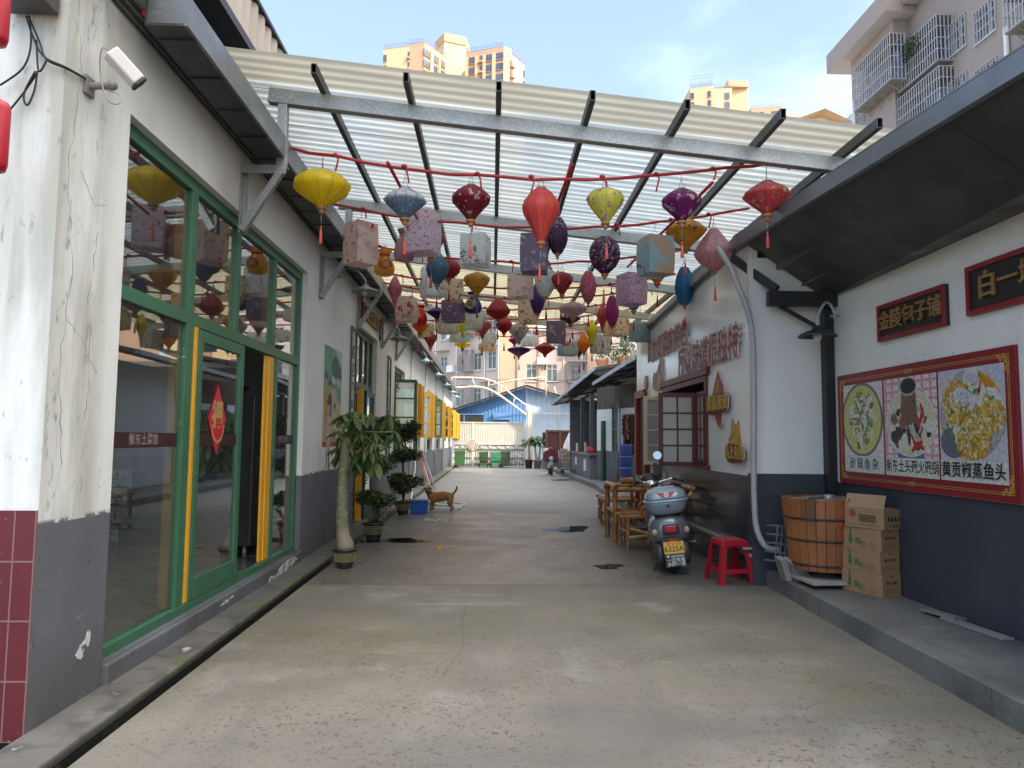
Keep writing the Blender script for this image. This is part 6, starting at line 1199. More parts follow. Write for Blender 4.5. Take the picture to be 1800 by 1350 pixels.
ficus(-1.82, 14.85, [((.0,0,1.68),(.33,.3,.23),1100),((.0,0,1.22),(.33,.3,.17),900),((-.02,0,.62),(.40,.34,.23),1300)], 'darker three-tiered potted fig beside the blue crate', 5, False)
# ---- blue crate, hose, mops
t = empty('plastic_crate', (-1.50,15.0,0), 'blue plastic storage crate with a lid beside the potted fig', 'crate'); m_bluep = mat('blue_plastic', (.025,.12,.46), .4, var=.08)
b = MB(); b.box((0,0,.12),(.34,.26,.23),taper=1.08); 
for k in range(3): b.box((0,-.142,.06+.05*k),(.3,.012,.012))
b.build('crate_body', m_bluep, t, bevel=.012)
b = MB(); b.box((0,0,.255),(.40,.31,.03)); b.box((0,0,.275),(.34,.26,.015)); b.build('lid', m_bluep, t, bevel=.008)
b = MB()
for k in range(2): b.bar((.19*(1 if k else -1),0,.22),(.205*(1 if k else -1),0,.27),.05,.06)
b.build('handle', m_white, t)
b = MB(); b.tube(curve([(XL+.03,21.6,.95),(XL+.06,21.5,.75),(XL+.05,21.4,.5),(XL+.06,21,.3),(-2.2,20,.06),(-1.9,17.5,.05),(-1.2,16.6,.03),(-.75,16.4,.03),(-.62,16.8,.03),(-.9,17.3,.03),(-1.5,17.5,.03)]), .018, 8); b.tube(curve([(-1.55,15.9,.03),(-1.1,15.75,.03),(-.75,15.85,.03),(-.68,16.1,.03),(-.95,16.25,.03)]), .018, 8); tag(b.build('garden_hose', m_white), 'white hose looping from the wall tap across the lane behind the dog', 'hose')
b = MB(); b.tube([(XL+.01,21.6,1.0),(XL+.10,21.6,1.0),(XL+.12,21.6,.93)], .018, 7); b.box((XL+.08,21.6,1.04),(.02,.07,.02)); tag(b.build('water_tap', m_chrome), 'metal water tap on the grey dado above the hose', 'tap')
def mop(x0, y0, z0, x1, y1, z1, m, headm, lab, flat=True):
    t = empty('mop', (x0,y0,0), lab, 'mop', 'mops and brooms leaning on the wall'); o = Vector((x0,y0,0)); b = MB(); b.tube([Vector((x0,y0,z0))-o, Vector((x1,y1,z1))-o], .014, 7); b.build('handle', m, t)
    b = MB(); top_ = Vector((x1,y1,z1))-o; r = random.Random(int(y0*10))
    for k in range(14): e = Vector((r.uniform(-.04,.10),r.uniform(-.09,.09),r.uniform(-.28,-.12))); b.tube([top_, top_+e*.5+Vector((.02,0,0)), top_+e], [.016,.012,.008], 5)
    b.build('mop_head', headm, t)
m_rd = mat('red_mop_cloth', (.48,.04,.03), .8, var=.3); m_gr = mat('grey_mop_cloth', (.40,.38,.36), .9, var=.3)
for k, (x0,y0,x1,y1,m,h,lab) in enumerate([(-1.86,21.2,-2.27,22.4,mat('orange_broomstick',(.55,.25,.05),.5),m_rd,'mop with an orange stick and red cloth head leaning on the wall'),(-1.80,21.4,-2.26,22.6,m_white,m_gr,'mop with a white stick and grey head leaning on the wall'),(-1.70,21.3,-2.26,22.3,mat('red_broomstick',(.45,.04,.03),.5),m_rd,'mop with a red stick leaning on the wall'),(-1.66,21.6,-2.25,22.8,m_galv,m_gr,'mop with a metal stick, outermost of the leaning mops')]): mop(x0,y0,.02,x1,y1,1.12+.03*k,m,h,lab)
# ---- the dog
t = empty('dog', (-1.08,15.42,0), 'small tan dog standing sideways in the lane, looking at the viewer, tail raised', 'dog')
V = [(0,0,.315,.075,.085),(-.13,0,.30,.085,.10),(-.21,-.0,.315,.07,.085),(-.255,-.02,.395,.044,.048),(-.285,-.06,.462,.062,.060),(-.287,-.125,.445,.042,.038),(-.288,-.18,.430,.028,.026),
     (.13,0,.33,.062,.068),(.205,0,.325,.058,.066),(.25,0,.365,.020,.020),(.30,0,.42,.018,.018),(.335,0,.485,.016,.016),(.33,0,.545,.011,.011),
     (-.20,-.05,.21,.034,.036),(-.205,-.05,.11,.021,.022),(-.205,-.05,.035,.019,.020),(-.235,-.055,.016,.018,.014),
     (-.17,.05,.21,.034,.036),(-.17,.05,.11,.021,.022),(-.168,.05,.035,.019,.020),(-.195,.055,.016,.018,.014),
     (.19,-.055,.22,.042,.050),(.165,-.055,.155,.028,.030),(.225,-.055,.095,.018,.019),(.215,-.055,.03,.017,.018),(.185,-.058,.015,.017,.013),
     (.22,.05,.22,.042,.050),(.20,.05,.155,.028,.030),(.255,.05,.095,.018,.019),(.245,.05,.03,.017,.018),(.215,.055,.015,.017,.013),
     (-.345,-.06,.51,.020,.012),(-.382,-.08,.47,.016,.008),(-.227,-.06,.51,.020,.012),(-.190,-.08,.47,.016,.008)]
E_ = [(0,1),(1,2),(2,3),(3,4),(4,5),(5,6),(0,7),(7,8),(8,9),(9,10),(10,11),(11,12),(1,13),(13,14),(14,15),(15,16),(1,17),(17,18),(18,19),(19,20),(8,21),(21,22),(22,23),(23,24),(24,25),(8,26),(26,27),(27,28),(28,29),(29,30),(4,31),(31,32),(4,33),(33,34)]
me = bpy.data.meshes.new('dog_body'); me.from_pydata([v[:3] for v in V], E_, []); o = bpy.data.objects.new('dog_body', me); C.objects.link(o); o.parent = t
md = o.modifiers.new('k', 'SKIN'); md.use_smooth_shade = True
for v, q in zip(me.skin_vertices[0].data, V): v.radius = (q[3]*1.38, q[4]*1.38)
me.skin_vertices[0].data[0].use_root = True
q = o.modifiers.new('s', 'SUBSURF'); q.levels = 2; q.render_levels = 2
me.materials.append(mat('tan_dog_fur', (.34,.17,.06), .8, var=.2, vs=14, bump=.5, bs=160, layers=[Ly((.17,.07,.025), 0, .36, .42, k='z', ax=2, amt=.6), Ly((.34,.22,.11), 0, .18, .06, k='z', ax=2, amt=.7), Ly((.05,.035,.025), 0, .478, .492, k='z', ax=2, amt=.8), Ly((.40,.26,.14), 0, -.285, -.30, k='z', ax=0, amt=.35)]))
b = MB(); b.ell((-.288,-.217,.444),(.014,.012,.011),10,8); b.build('nose', m_rubber, t)
b = MB(); 
for s in (-1,1): b.ell((-.286+s*.034,-.140,.486),(.012,.010,.011),8,6)
b.build('eyes', mat('dog_eye', (.012,.008,.006), .15, var=0), t)
b = MB(); b.ell((-.288,-.183,.424),(.034,.034,.026),12,8); b.build('muzzle', mat('dark_muzzle_fur', (.07,.045,.03), .8, var=.2), t)
# ---- inside the shopfront: cartons, steel cabinet, tables
m_wbox = mat('white_carton', (.62,.63,.64), .6, var=.05); m_wblue = [m_wbox, mat('carton_blue_side', (.03,.10,.24), .5, var=.2), mat('carton_mountain_print', (.07,.19,.42), .5, var=.2), mat('carton_ink', (.05,.07,.12), .6)]
p0 = at(190,948,Z=.17); 
for k in range(4):
    bw, bh, bd = .40, .235, .30; cx, cy, z = -4.95+.035*k+(.02 if k == 3 else 0), 9.55-.01*k, .17+bh*k
    b = MB(); b.bx(-bw/2,bw/2,-bd/2,bd/2,0,bh-.004)
    M = face_M((0,-bd/2-.0005,bh/2),(1,0,0),(0,0,1)); b.text('云岳峰山泉', .052, M @ Matrix.Translation((0,.005,.001)), mi=3, bold=.01)
    b.prism([(0,.09),(-.035,.045),(.035,.045)],0,.0012,M,mi=3); b.prism([(-.19,-.115),(-.12,-.09),(-.05,-.10),(.05,-.06),(.09,-.085),(.19,-.095),(.19,-.115)],0,.0013,M,mi=2)
    for v in (-.03,-.05): b.prism([(-.12,v),(.12,v),(.12,v-.005),(-.12,v-.005)],0,.001,M,mi=3)
    b.bx(bw/2,bw/2+.002,-bd/2+.001,bd/2,.002,bh-.006,mi=1)
    t = b.build('water_carton', m_wblue, bevel=.003, loc=(cx,cy,z)); t.rotation_euler.z = R_(-8+2*k)
    tag(t, ['lowest white water carton of the stack behind the glass','second white water carton up in the stack behind the glass','third white water carton up in the stack behind the glass','top white water carton of the stack behind the glass'][k], 'carton', 'cartons stacked behind the shopfront glass')
for k in range(2):
    b = MB(); b.bx(0,.45,0,.35,0,.42); tag(b.build('storage_tub', mat('blue_tub',(.05,.10,.30),.5) if k == 0 else bpy.data.materials['blue_tub'], bevel=.02, loc=(-4.6+.5*k,10.6,.17+.43)), 'dark blue storage tub in the dim room, '+('nearer the corner' if k == 0 else 'beside the steel cabinet'), 'tub')
    tag(MB().bx(0,.45,0,.35,0,.42).build('crate_stand', m_dark, loc=(-4.6+.5*k,10.6,.17)), 'dark low stand under a blue tub in the dim room, '+('nearer the corner' if k == 0 else 'beside the steel cabinet'), 'stand')
t = empty('steel_cabinet', (-3.25,8.65,.17), 'tall dark steel cabinet on legs just inside the open door', 'cabinet'); m_stl = mat('brushed_dark_steel', (.10,.10,.105), .35, metal=.6, var=.15)
b = MB(); b.bx(-.5,.5,-.35,.35,.14,1.85); b.build('cabinet_body', m_stl, t, bevel=.01)
for x in (-.42,.42):
    for y in (-.28,.28): b = MB(); b.tube([(x,y,0),(x,y,.14)],.025,8); b.build('leg', m_galv, t)
b = MB(); b.lathe([(.0,.0),(.22,.02),(.30,.12),(.32,.13)], 20, (0,0,1.86)); tag(b.build('red_basket', mat('red_basket_weave',(.30,.02,.03),.6,var=.3), loc=(-3.25,8.65,.17)), 'red basket on top of the steel cabinet', 'basket')
for k, (x, y) in enumerate(((-4.8,5.6),(-6.2,6.6))):
    t = empty('dining_table', (x,y,.165), 'dark round dining table in the dim room, '+('nearer the glass' if k == 0 else 'farther from the glass'), 'table'); b = MB(); b.lathe([(0,.74),(.6,.74),(.61,.76),(0,.78)],30); b.build('tabletop', m_wood, t); b = MB(); b.lathe([(.25,0),(.06,.05),(.05,.7),(.2,.74)],16); b.build('leg', m_black, t)
# ============================================================ things along the right side
def stool(x, y, z, rz, lab, m, s=1):
    t = empty('plastic_stool', (x,y,z), lab, 'stool', None, rz); b = MB(); H = .47*s; a, c = .145*s, .205*s
    for i, (sx, sy) in enumerate(((-1,-1),(1,-1),(1,1),(-1,1))):
        b2 = MB(); n = 6
        for k in range(n):
            f0, f1 = k/n, (k+1)/n; e0, e1 = c+(a-c)*f0, c+(a-c)*f1; w0, w1 = .055*s-.006*f0, .055*s-.006*f1
        P = lambda e, w_, zz: [(sx*e,sy*e,zz),(sx*(e-w_),sy*e,zz),(sx*(e-w_),sy*(e-.012),zz),(sx*(e-.012),sy*(e-.012),zz),(sx*(e-.012),sy*(e-w_),zz),(sx*e,sy*(e-w_),zz)]
        V = P(c+.006,.075*s,0)+P(c,.062*s,.03)+P(a+.008,.058*s,H-.05)+P(a,.09*s,H-.012); F = []
        for q in range(3):
            for j in range(6): F.append((6*q+j,6*q+(j+1)%6,6*q+6+(j+1)%6,6*q+6+j))
        F += [tuple(range(5,-1,-1)), tuple(range(18,24))]
        if sx*sy < 0: F = [tuple(reversed(f)) for f in F]
        b2.add(V, F); b2.build('leg', m, t)
    for zz, hh in ((.14*s,.045*s),):
        e = c+(a-c)*(zz/H); b = MB()
        for sx, sy in ((0,-1),(0,1)): b.bx(-e+.05,e-.05,sy*e-.006,sy*e+.006,zz-hh/2,zz+hh/2)
        for sx in (-1,1): b.bx(sx*e-.006,sx*e+.006,-e+.05,e-.05,zz-hh/2,zz+hh/2)
        b.build('brace', m, t)
    b = MB(); b.box((0,0,H-.02),(.31*s,.31*s,.04),taper=.94); b.box((0,0,H-.055),(.315*s,.315*s,.04)); b.build('seat', m, t, bevel=.014*s, seg=3)
m_redp = mat('red_stool_plastic', (.38,.014,.026), .32, var=.06, layers=[Ly((.55,.25,.22), 40, .72, .76, d=2, amt=.5)])
stool(2.655, 7.98, 0, R_(8), 'bright red plastic stool standing at the kerb end', m_redp)
stool(3.82, 25.4, .16, .3, 'small faded red stool on the far pavement by the green door post', mat('faded_red_plastic', (.42,.08,.06), .5), .62)
# corrugated conduit down the corner
b = MB(); P = [at(1262,436,Y=7.9),at(1283,468,Y=7.75),at(1296,500,Y=7.66),at(1314,545,Y=7.62),at(1323,600,Y=7.62),at(1325,700,Y=7.62),at(1325,830,Y=7.62),at(1328,915,Y=7.62),at(1338,950,Y=7.6),at(1352,964,Y=7.58),at(1368,966,Y=7.58)]
Q = curve(P, 12)
b.tube(Q, [.034 if i % 2 else .029 for i in range(len(Q))], 10); tag(b.build('ribbed_conduit', mat('grey_ribbed_hose', (.36,.37,.37), .5, var=.12, layers=[Ly((.22,.22,.22), 12, .55, .7, amt=.5)])), 'grey ribbed conduit curving down the white corner to the pavement', 'conduit')
lamp(3.42, 7.35, 2.66, mat('dark_green_enamel', (.03,.045,.035), .4), 'dark green enamel lamp under the black eave at the corner', .2, wallx=3.62, dirx=-1)
# wooden steaming tub
t = empty('steaming_tub', (3.34,7.16,.16), 'big round wooden steaming tub with metal hoops and a red cord on the pavement', 'tub')
m_tub = mat('orange_brown_staves', (.30,.105,.035), .5, var=.25, vs=3, layers=[Ly((.10,.045,.02), 2.2, .52, .66, st=(2.4,2.4,.5), amt=.85), Ly((.40,.30,.19), 2.0, .56, .66, st=(1.5,1.5,.4), z=(.30,.42), amt=.6), Ly((.16,.07,.03), 40, .60, .68, st=(1,1,.05), d=3, amt=.6)], coat=.2)
b = MB(); n = 26
for i in range(n):
    a0, a1 = 2*PI*i/n+.006, 2*PI*(i+1)/n-.006; V = []
    for r0, z in ((.335,.07),(.392,.80)):
        for rr, a in ((r0,a0),(r0,a1),(r0-.035,a1),(r0-.035,a0)): V.append((rr*math.cos(a),rr*math.sin(a),z))
    b.add(V, [(3,2,1,0),(4,5,6,7),(0,1,5,4),(1,2,6,5),(2,3,7,6),(3,0,4,7)])
b.build('staves', m_tub, t, bevel=.004)
for z in (.13,.38,.60): rr = .335+(.392-.335)*(z-.07)/.73+.004; b = MB(); b.lathe([(rr,z-.011),(rr+.004,z-.009),(rr+.005,z+.009),(rr+.001,z+.011)], 40); b.build('hoop', mat('rusty_hoop', (.05,.04,.035), .6, metal=.4) if 'rusty_hoop' not in bpy.data.materials else bpy.data.materials['rusty_hoop'], t)
b = MB(); b.lathe([(0,.785),(.355,.78)], 30); b.lathe([(.05,.785),(.05,.83),(.045,.83),(.045,.80),(0,.80)],14,(.07,.0,0),mi=1); b.box((-.05,.05,.80),(.35,.06,.02),(0,0,.6)); b.box((.12,-.12,.795),(.2,.05,.015),(0,0,-.4)); b.build('lid', [mat('grey_weathered_lid', (.26,.22,.19), .7, var=.3, vs=5), m_galv], t)
b = MB(); m_cord = mat('red_cord', (.42,.03,.025), .6)
def onT(a, z): a = R_(a); rr = .335+.057*(z-.07)/.73+.014; return (rr*math.cos(a), rr*math.sin(a), z)
for k in range(3): b.tube([onT(-92-k,.57),onT(-85,.55-.02*k),onT(-72,.545-.012*k),onT(-58,.565),onT(-50-k,.575)], .006, 6)
b.tube([onT(-92,.57),onT(-88,.45),onT(-84,.33),onT(-80,.24)], .006, 6); b.tube([onT(-50,.575),onT(-53,.47),onT(-63,.35),onT(-77,.24)], .006, 6); b.ell(onT(-79,.23),(.02,.02,.025),8,6)
for k in range(5): b.tube([onT(-79,.22),onT(-80+k,.15),onT(-83+2*k,.05)], .006, 5)
b.build('cord', m_cord, t)
b = MB(); b.box((3.33,7.0,.215),(.62,.5,.03),(0,0,.06)); b.box((3.4,7.1,.185),(.5,.4,.03),(0,0,-.1)); tag(b.build('pallet_board', mat('grey_plywood', (.34,.30,.27), .75, var=.15), bevel=.003), 'grey plywood boards lying under the wooden tub', 'board')
t.location.z = .232; t.scale = (1,1,.95)
# carton stack
m_ct = mat('kraft_carton', (.33,.205,.105), .7, var=.10, vs=5, layers=[Ly((.20,.12,.06), 6, .62, .75, amt=.5)]); m_cti = [m_ct, mat('green_carton_print', (.03,.16,.03), .6, var=.1), mat('dark_carton_print', (.05,.03,.025), .7), mat('red_carton_print', (.30,.07,.04), .7), mat('kraft_inside', (.38,.25,.14), .75)]
def carton(x, y, z, rz, w_, d_, h_, lab, kind):
    b = MB(); Mf_ = face_M((0,-d_/2-.0006,h_/2),(1,0,0),(0,0,1)); Ms_ = face_M((-w_/2-.0006,0,h_/2),(0,-1,0),(0,0,1))
    if kind: b.bx(-w_/2,w_/2,-d_/2,d_/2,0,h_-.002)
    else:
        for q in ((-w_/2,-w_/2+.005,-d_/2,d_/2),(w_/2-.005,w_/2,-d_/2,d_/2),(-w_/2+.005,w_/2-.005,-d_/2,-d_/2+.005),(-w_/2+.005,w_/2-.005,d_/2-.005,d_/2)): b.bx(*q,.001,h_-.002)
        b.bx(-w_/2+.005,w_/2-.005,-d_/2+.005,d_/2-.005,.001,.006)
        b.T = Matrix.Translation((-w_/2,0,h_)) @ Matrix.Rotation(R_(18),4,'Y'); b.bx(0,.004,-d_/2,d_/2,0,.13,mi=4); b.T = Matrix.Translation((0,d_/2,h_)) @ Matrix.Rotation(R_(35),4,'X'); b.bx(-w_/2,w_/2,-.004,0,0,.09); b.T = None
    if kind:
        u = d_*.30
        for k in range(3): b.prism([(-u-.026+.008*k,-.045+.045*k),(-u+.026-.008*k,-.045+.045*k),(-u,.02+.04*k)], 0, .0012+.0003*k, Ms_, mi=1)
        b.bar(Ms_ @ Vector((-u,-.07,.001)), Ms_ @ Vector((-u,-.04,.001)), .012, .002, mi=1)
        b.text('圆', .062, Ms_ @ Matrix.Translation((-u+.075,-.03,.001)), mi=1, bold=.01); b.text('杉', .072, Ms_ @ Matrix.Translation((-u+.135,-.055,.001)), mi=1, bold=.01)
        for k in range(3): b.prism([(u-.05,-.03-.02*k),(u+.03,-.03-.02*k),(u+.03,-.036-.02*k),(u-.05,-.036-.02*k)],0,.001,Ms_,mi=3)
        for s in (-1,1): b.prism(disc(s*.05,.02,.014,.014,n=12),0,.0012,Mf_,mi=2)
        b.prism([(-.03,.01),(.03,.01),(.03,.035),(-.03,.035)],0,.001,Mf_,mi=3); b.prism([(-.015,.07),(.015,.07),(0,.09)],0,.001,Mf_,mi=2)
        for k in range(3): b.prism([(-.09,-.03-.018*k),(.09,-.03-.018*k),(.09,-.034-.018*k),(-.09,-.034-.018*k)],0,.001,Mf_,mi=3)
    else:
        b.text('小心轻放', .035, Mf_ @ Matrix.Translation((0,-.06,.001)), mi=2)
        for k in range(4): b.prism([(-.085+.045*k,-.02),(-.055+.045*k,-.02),(-.055+.045*k,.02-.005*k),(-.07+.045*k,.035)],0,.001,Mf_,mi=2)
        b.prism(smooth_poly([(-.14,.0),(-.16,.05),(-.12,.08),(-.08,.05),(-.09,.0)]),0,.001,Ms_,mi=3)
        for k in range(5): b.prism([(-.05,.03-.014*k),(.12,.03-.014*k),(.12,.022-.014*k),(-.05,.022-.014*k)],0,.001,Ms_,mi=2)
        b.prism([(-.16,-.06),(.15,-.06),(.15,-.066),(-.16,-.066)],0,.001,Ms_,mi=3)
    o = b.build('cardboard_carton', m_cti, loc=(x,y,z)); o.rotation_euler.z = rz; tag(o, lab, 'carton', 'cardboard cartons beside the wooden tub')
cbx = lambda dx: (3.595+dx, 6.66)
carton(3.54,6.65,.161,R_(22),.235,.44,.205,'lowest kraft carton of the stack with green tree print',1)
carton(3.545,6.65,.366,R_(20),.24,.42,.20,'second kraft carton from the bottom, with green tree print',1)
carton(3.548,6.645,.566,R_(23),.235,.41,.195,'third kraft carton from the bottom, under the open carton',1)
carton(3.565,6.62,.761,R_(26),.265,.40,.185,'open kraft carton with raised flaps on top of the stack',0)
b = MB(); b.box((3.62,5.72,.185),(.13,.33,.02),(0,.10,.25)); tag(b.build('loose_plank', mat('grey_offcut', (.20,.185,.165), .8, var=.2)), 'short grey plank offcut lying against the slate wall', 'plank')
b = MB(); b.box((3.63,5.35,.172),(.09,.6,.018),(0,.04,.12)); tag(b.build('loose_slate', mat('grey_slate_strip', (.22,.22,.215), .8, var=.2)), 'long thin grey strip lying on the pavement by the slate wall', 'strip')
b = MB(); W_, H_, D_ = .26, .36, .2
for k in range(5):
    for q in range(2): b.bx(-W_/2,W_/2,-D_/2+q*D_-.006,-D_/2+q*D_+.006,H_*k/4-.008,H_*k/4+.008); b.bx(-W_/2+q*W_-.006,-W_/2+q*W_+.006,-D_/2+.006,D_/2-.006,H_*k/4-.008,H_*k/4+.008)
for k in range(6): b.bx(-W_/2+W_*k/5-.005,-W_/2+W_*k/5+.005,-D_/2-.0065,-D_/2+.0065,.008,H_-.008)
o = b.build('wire_basket_crate', mat('blue_grey_plastic', (.12,.14,.18), .5), loc=(3.02,7.45,.30)); o.rotation_euler = (R_(-6),R_(10),R_(10)); tag(o, 'blue grey lattice crate propped up behind the wooden tub', 'crate')
r = random.Random(12)
for k, lab in enumerate(('broken tile on end left of the wooden tub','second broken tile leaning left of the wooden tub','third broken tile leaning at the tub foot')):
    b = MB(); b.box((0,0,.11),(.06,.16,.22)); o = b.build('broken_tile', mat('grey_tile_shard',(.25,.24,.22),.7,var=.2) if k == 0 else bpy.data.materials['grey_tile_shard'], loc=(2.99+.07*k,7.25-.03*k,.165)); o.rotation_euler = (R_(5),R_(-16-5*k),R_(12*k)); tag(o, lab, 'tile')
# ---- bamboo furniture
m_bam = mat('brown_bamboo', (.36,.155,.045), .38, var=.22, vs=6, layers=[Ly((.16,.065,.02), 5, .55, .72, amt=.6)], coat=.25); m_bam2 = mat('pale_bamboo', (.48,.31,.13), .42, var=.15, vs=6); m_node = mat('bamboo_cut_end', (.50,.36,.20), .6)
def cane(b, p, q, r_, mi=0):
    p, q = Vector(p), Vector(q); L_ = (q-p).length; n = max(1, int(L_/.22)); P = []; R2 = []
    for i in range(n):
        for f, k in ((0,1),(.06,.94),(.9,.94),(.97,1.06)): P.append(p.lerp(q,(i+f)/n)); R2.append(r_*k)
    P.append(q); R2.append(r_); b.tube(P, R2, 9, mi)
def bamboo_seat(x, y, rz, lab, w_=.62, d_=.5, h_=.46, arms=True, name='bamboo_chair'):
    t = empty(name, (x,y,0), lab, 'bamboo chair' if arms else 'bamboo stool', 'low bamboo seats by the panelled wall', rz)
    for sx in (-1,1):
        for sy in (-1,1): b = MB(); cane(b,(sx*w_/2,sy*d_/2,0),(sx*w_/2,sy*d_/2,h_+(.0)),.028); b.build('leg', m_bam, t)
    b = MB()
    for sy in (-1,1): cane(b,(-w_/2-.06,sy*d_/2,h_+.01),(w_/2+.06,sy*d_/2,h_+.01),.03); cane(b,(-w_/2,sy*d_/2,.16),(w_/2,sy*d_/2,.16),.02)
    for sx in (-1,1): cane(b,(sx*w_/2,-d_/2,h_*.55),(sx*w_/2,d_/2,h_*.55),.02); cane(b,(sx*w_/2,-d_/2-.03,h_-.02),(sx*w_/2,d_/2+.03,h_-.02),.026)
    cane(b,(-w_/2,-d_/2,.14),(w_/2,d_/2,.22),.018); b.build('seat_frame', m_bam, t)
    b = MB()
    for k in range(9): y_ = -d_/2+.05+(d_-.1)*k/8; b.box((0,y_,h_+.022),(w_*.98,(d_-.1)/8*.9,.012))
    b.build('seat', m_bam, t, bevel=.003)
    if arms:
        for k in range(3): b = MB(); xo = -w_*.14+k*.10; b.tube([(xo,-d_/2+.03+k*.05,h_+.02),(xo-.01,-d_/2+.05+k*.05,h_+.13),(xo+.10,-d_/2+.07+k*.05,h_+.19),(xo+.25,-d_/2+.09+k*.05,h_+.2)], .014, 8); b.build('arm_loop', m_bam, t)
        b = MB(); cane(b,(w_/2-.02,-d_/2,h_),(w_/2+.06,-d_/2,h_+.34),.024); cane(b,(w_/2-.02,d_/2,h_),(w_/2+.06,d_/2,h_+.34),.024)
        for k in range(3): cane(b,(w_/2+.0+.02*k,-d_/2,h_+.10+.1*k),(w_/2+.0+.02*k,d_/2,h_+.10+.1*k),.018)
        b.build('backrest', m_bam, t)
t = empty('bamboo_table', (2.30,11.35,0), 'tall brown bamboo table with a slatted top against the panelled wall', 'bamboo table')
for sx in (-1,1):
    for sy in (-1,1): b = MB(); cane(b,(sx*.40,sy*.36,0),(sx*.40,sy*.36,.82),.042); b.build('leg', m_bam, t)
b = MB()
for sy in (-1,1): cane(b,(-.46,sy*.36,.80),(.46,sy*.36,.80),.048); cane(b,(-.42,sy*.36,.42),(.42,sy*.36,.42),.03); cane(b,(0,sy*.36,.42),(0,sy*.36,.78),.022)
for sx in (-1,1): cane(b,(sx*.40,-.42,.845),(sx*.40,.42,.845),.042); cane(b,(sx*.40,-.36,.45),(sx*.40,.36,.45),.028)
b.build('table_frame', m_bam, t)
b = MB()
for k in range(11): b.box((0,-.34+.068*k,.86),(.82,.060,.014))
b.build('tabletop', m_bam, t, bevel=.003)
bamboo_seat(2.24,10.45,R_(4),'low bamboo chair with looped arms in front of the bamboo table',.62,.46,.45)
bamboo_seat(2.33,11.05,R_(2),'low bamboo chair tucked against the bamboo table',.62,.42,.45)
bamboo_seat(2.36,13.35,R_(2),'nearer low bamboo stool behind the bamboo table',.56,.4,.44,False,'bamboo_stool')
bamboo_seat(2.42,14.0,R_(-3),'farthest low bamboo stool behind the bamboo table',.58,.4,.44,False,'bamboo_stool')
b = MB(); cane(b,(1.95,10.1,.18),(2.62,10.3,.24),.026); cane(b,(1.98,10.2,.30),(2.6,10.12,.14),.024); tag(b.build('bamboo_pole', m_bam2), 'pair of pale bamboo poles lying under the low bamboo chair', 'bamboo pole')
t = empty('bamboo_lounger', (2.55,9.75,0), 'folded bamboo lounger with split rolls leaning behind the scooter', 'bamboo lounger')
b = MB(); cane(b,(-.32,0,.10),(.20,0,.86),.03,0); cane(b,(-.32,.4,.10),(.20,.4,.86),.03,0); b.build('frame', m_bam2, t)
b = MB()
for k in range(7): f = k/6; cane(b,(-.30+.5*f,-.05,.18+.72*f),(-.30+.5*f,.45,.18+.72*f),.042)
b.build('slats', m_bam, t)
b = MB()
for k in range(3): cane(b,(-.25+.1*k,.62+.06*k,.88),(.35,.66+.06*k,.90+.03*k),.05)
o = b.build('bamboo_roll', m_bam, loc=(2.3,10.7,.03)); tag(o, 'thick split bamboo rolls lying on the bamboo table', 'bamboo roll')
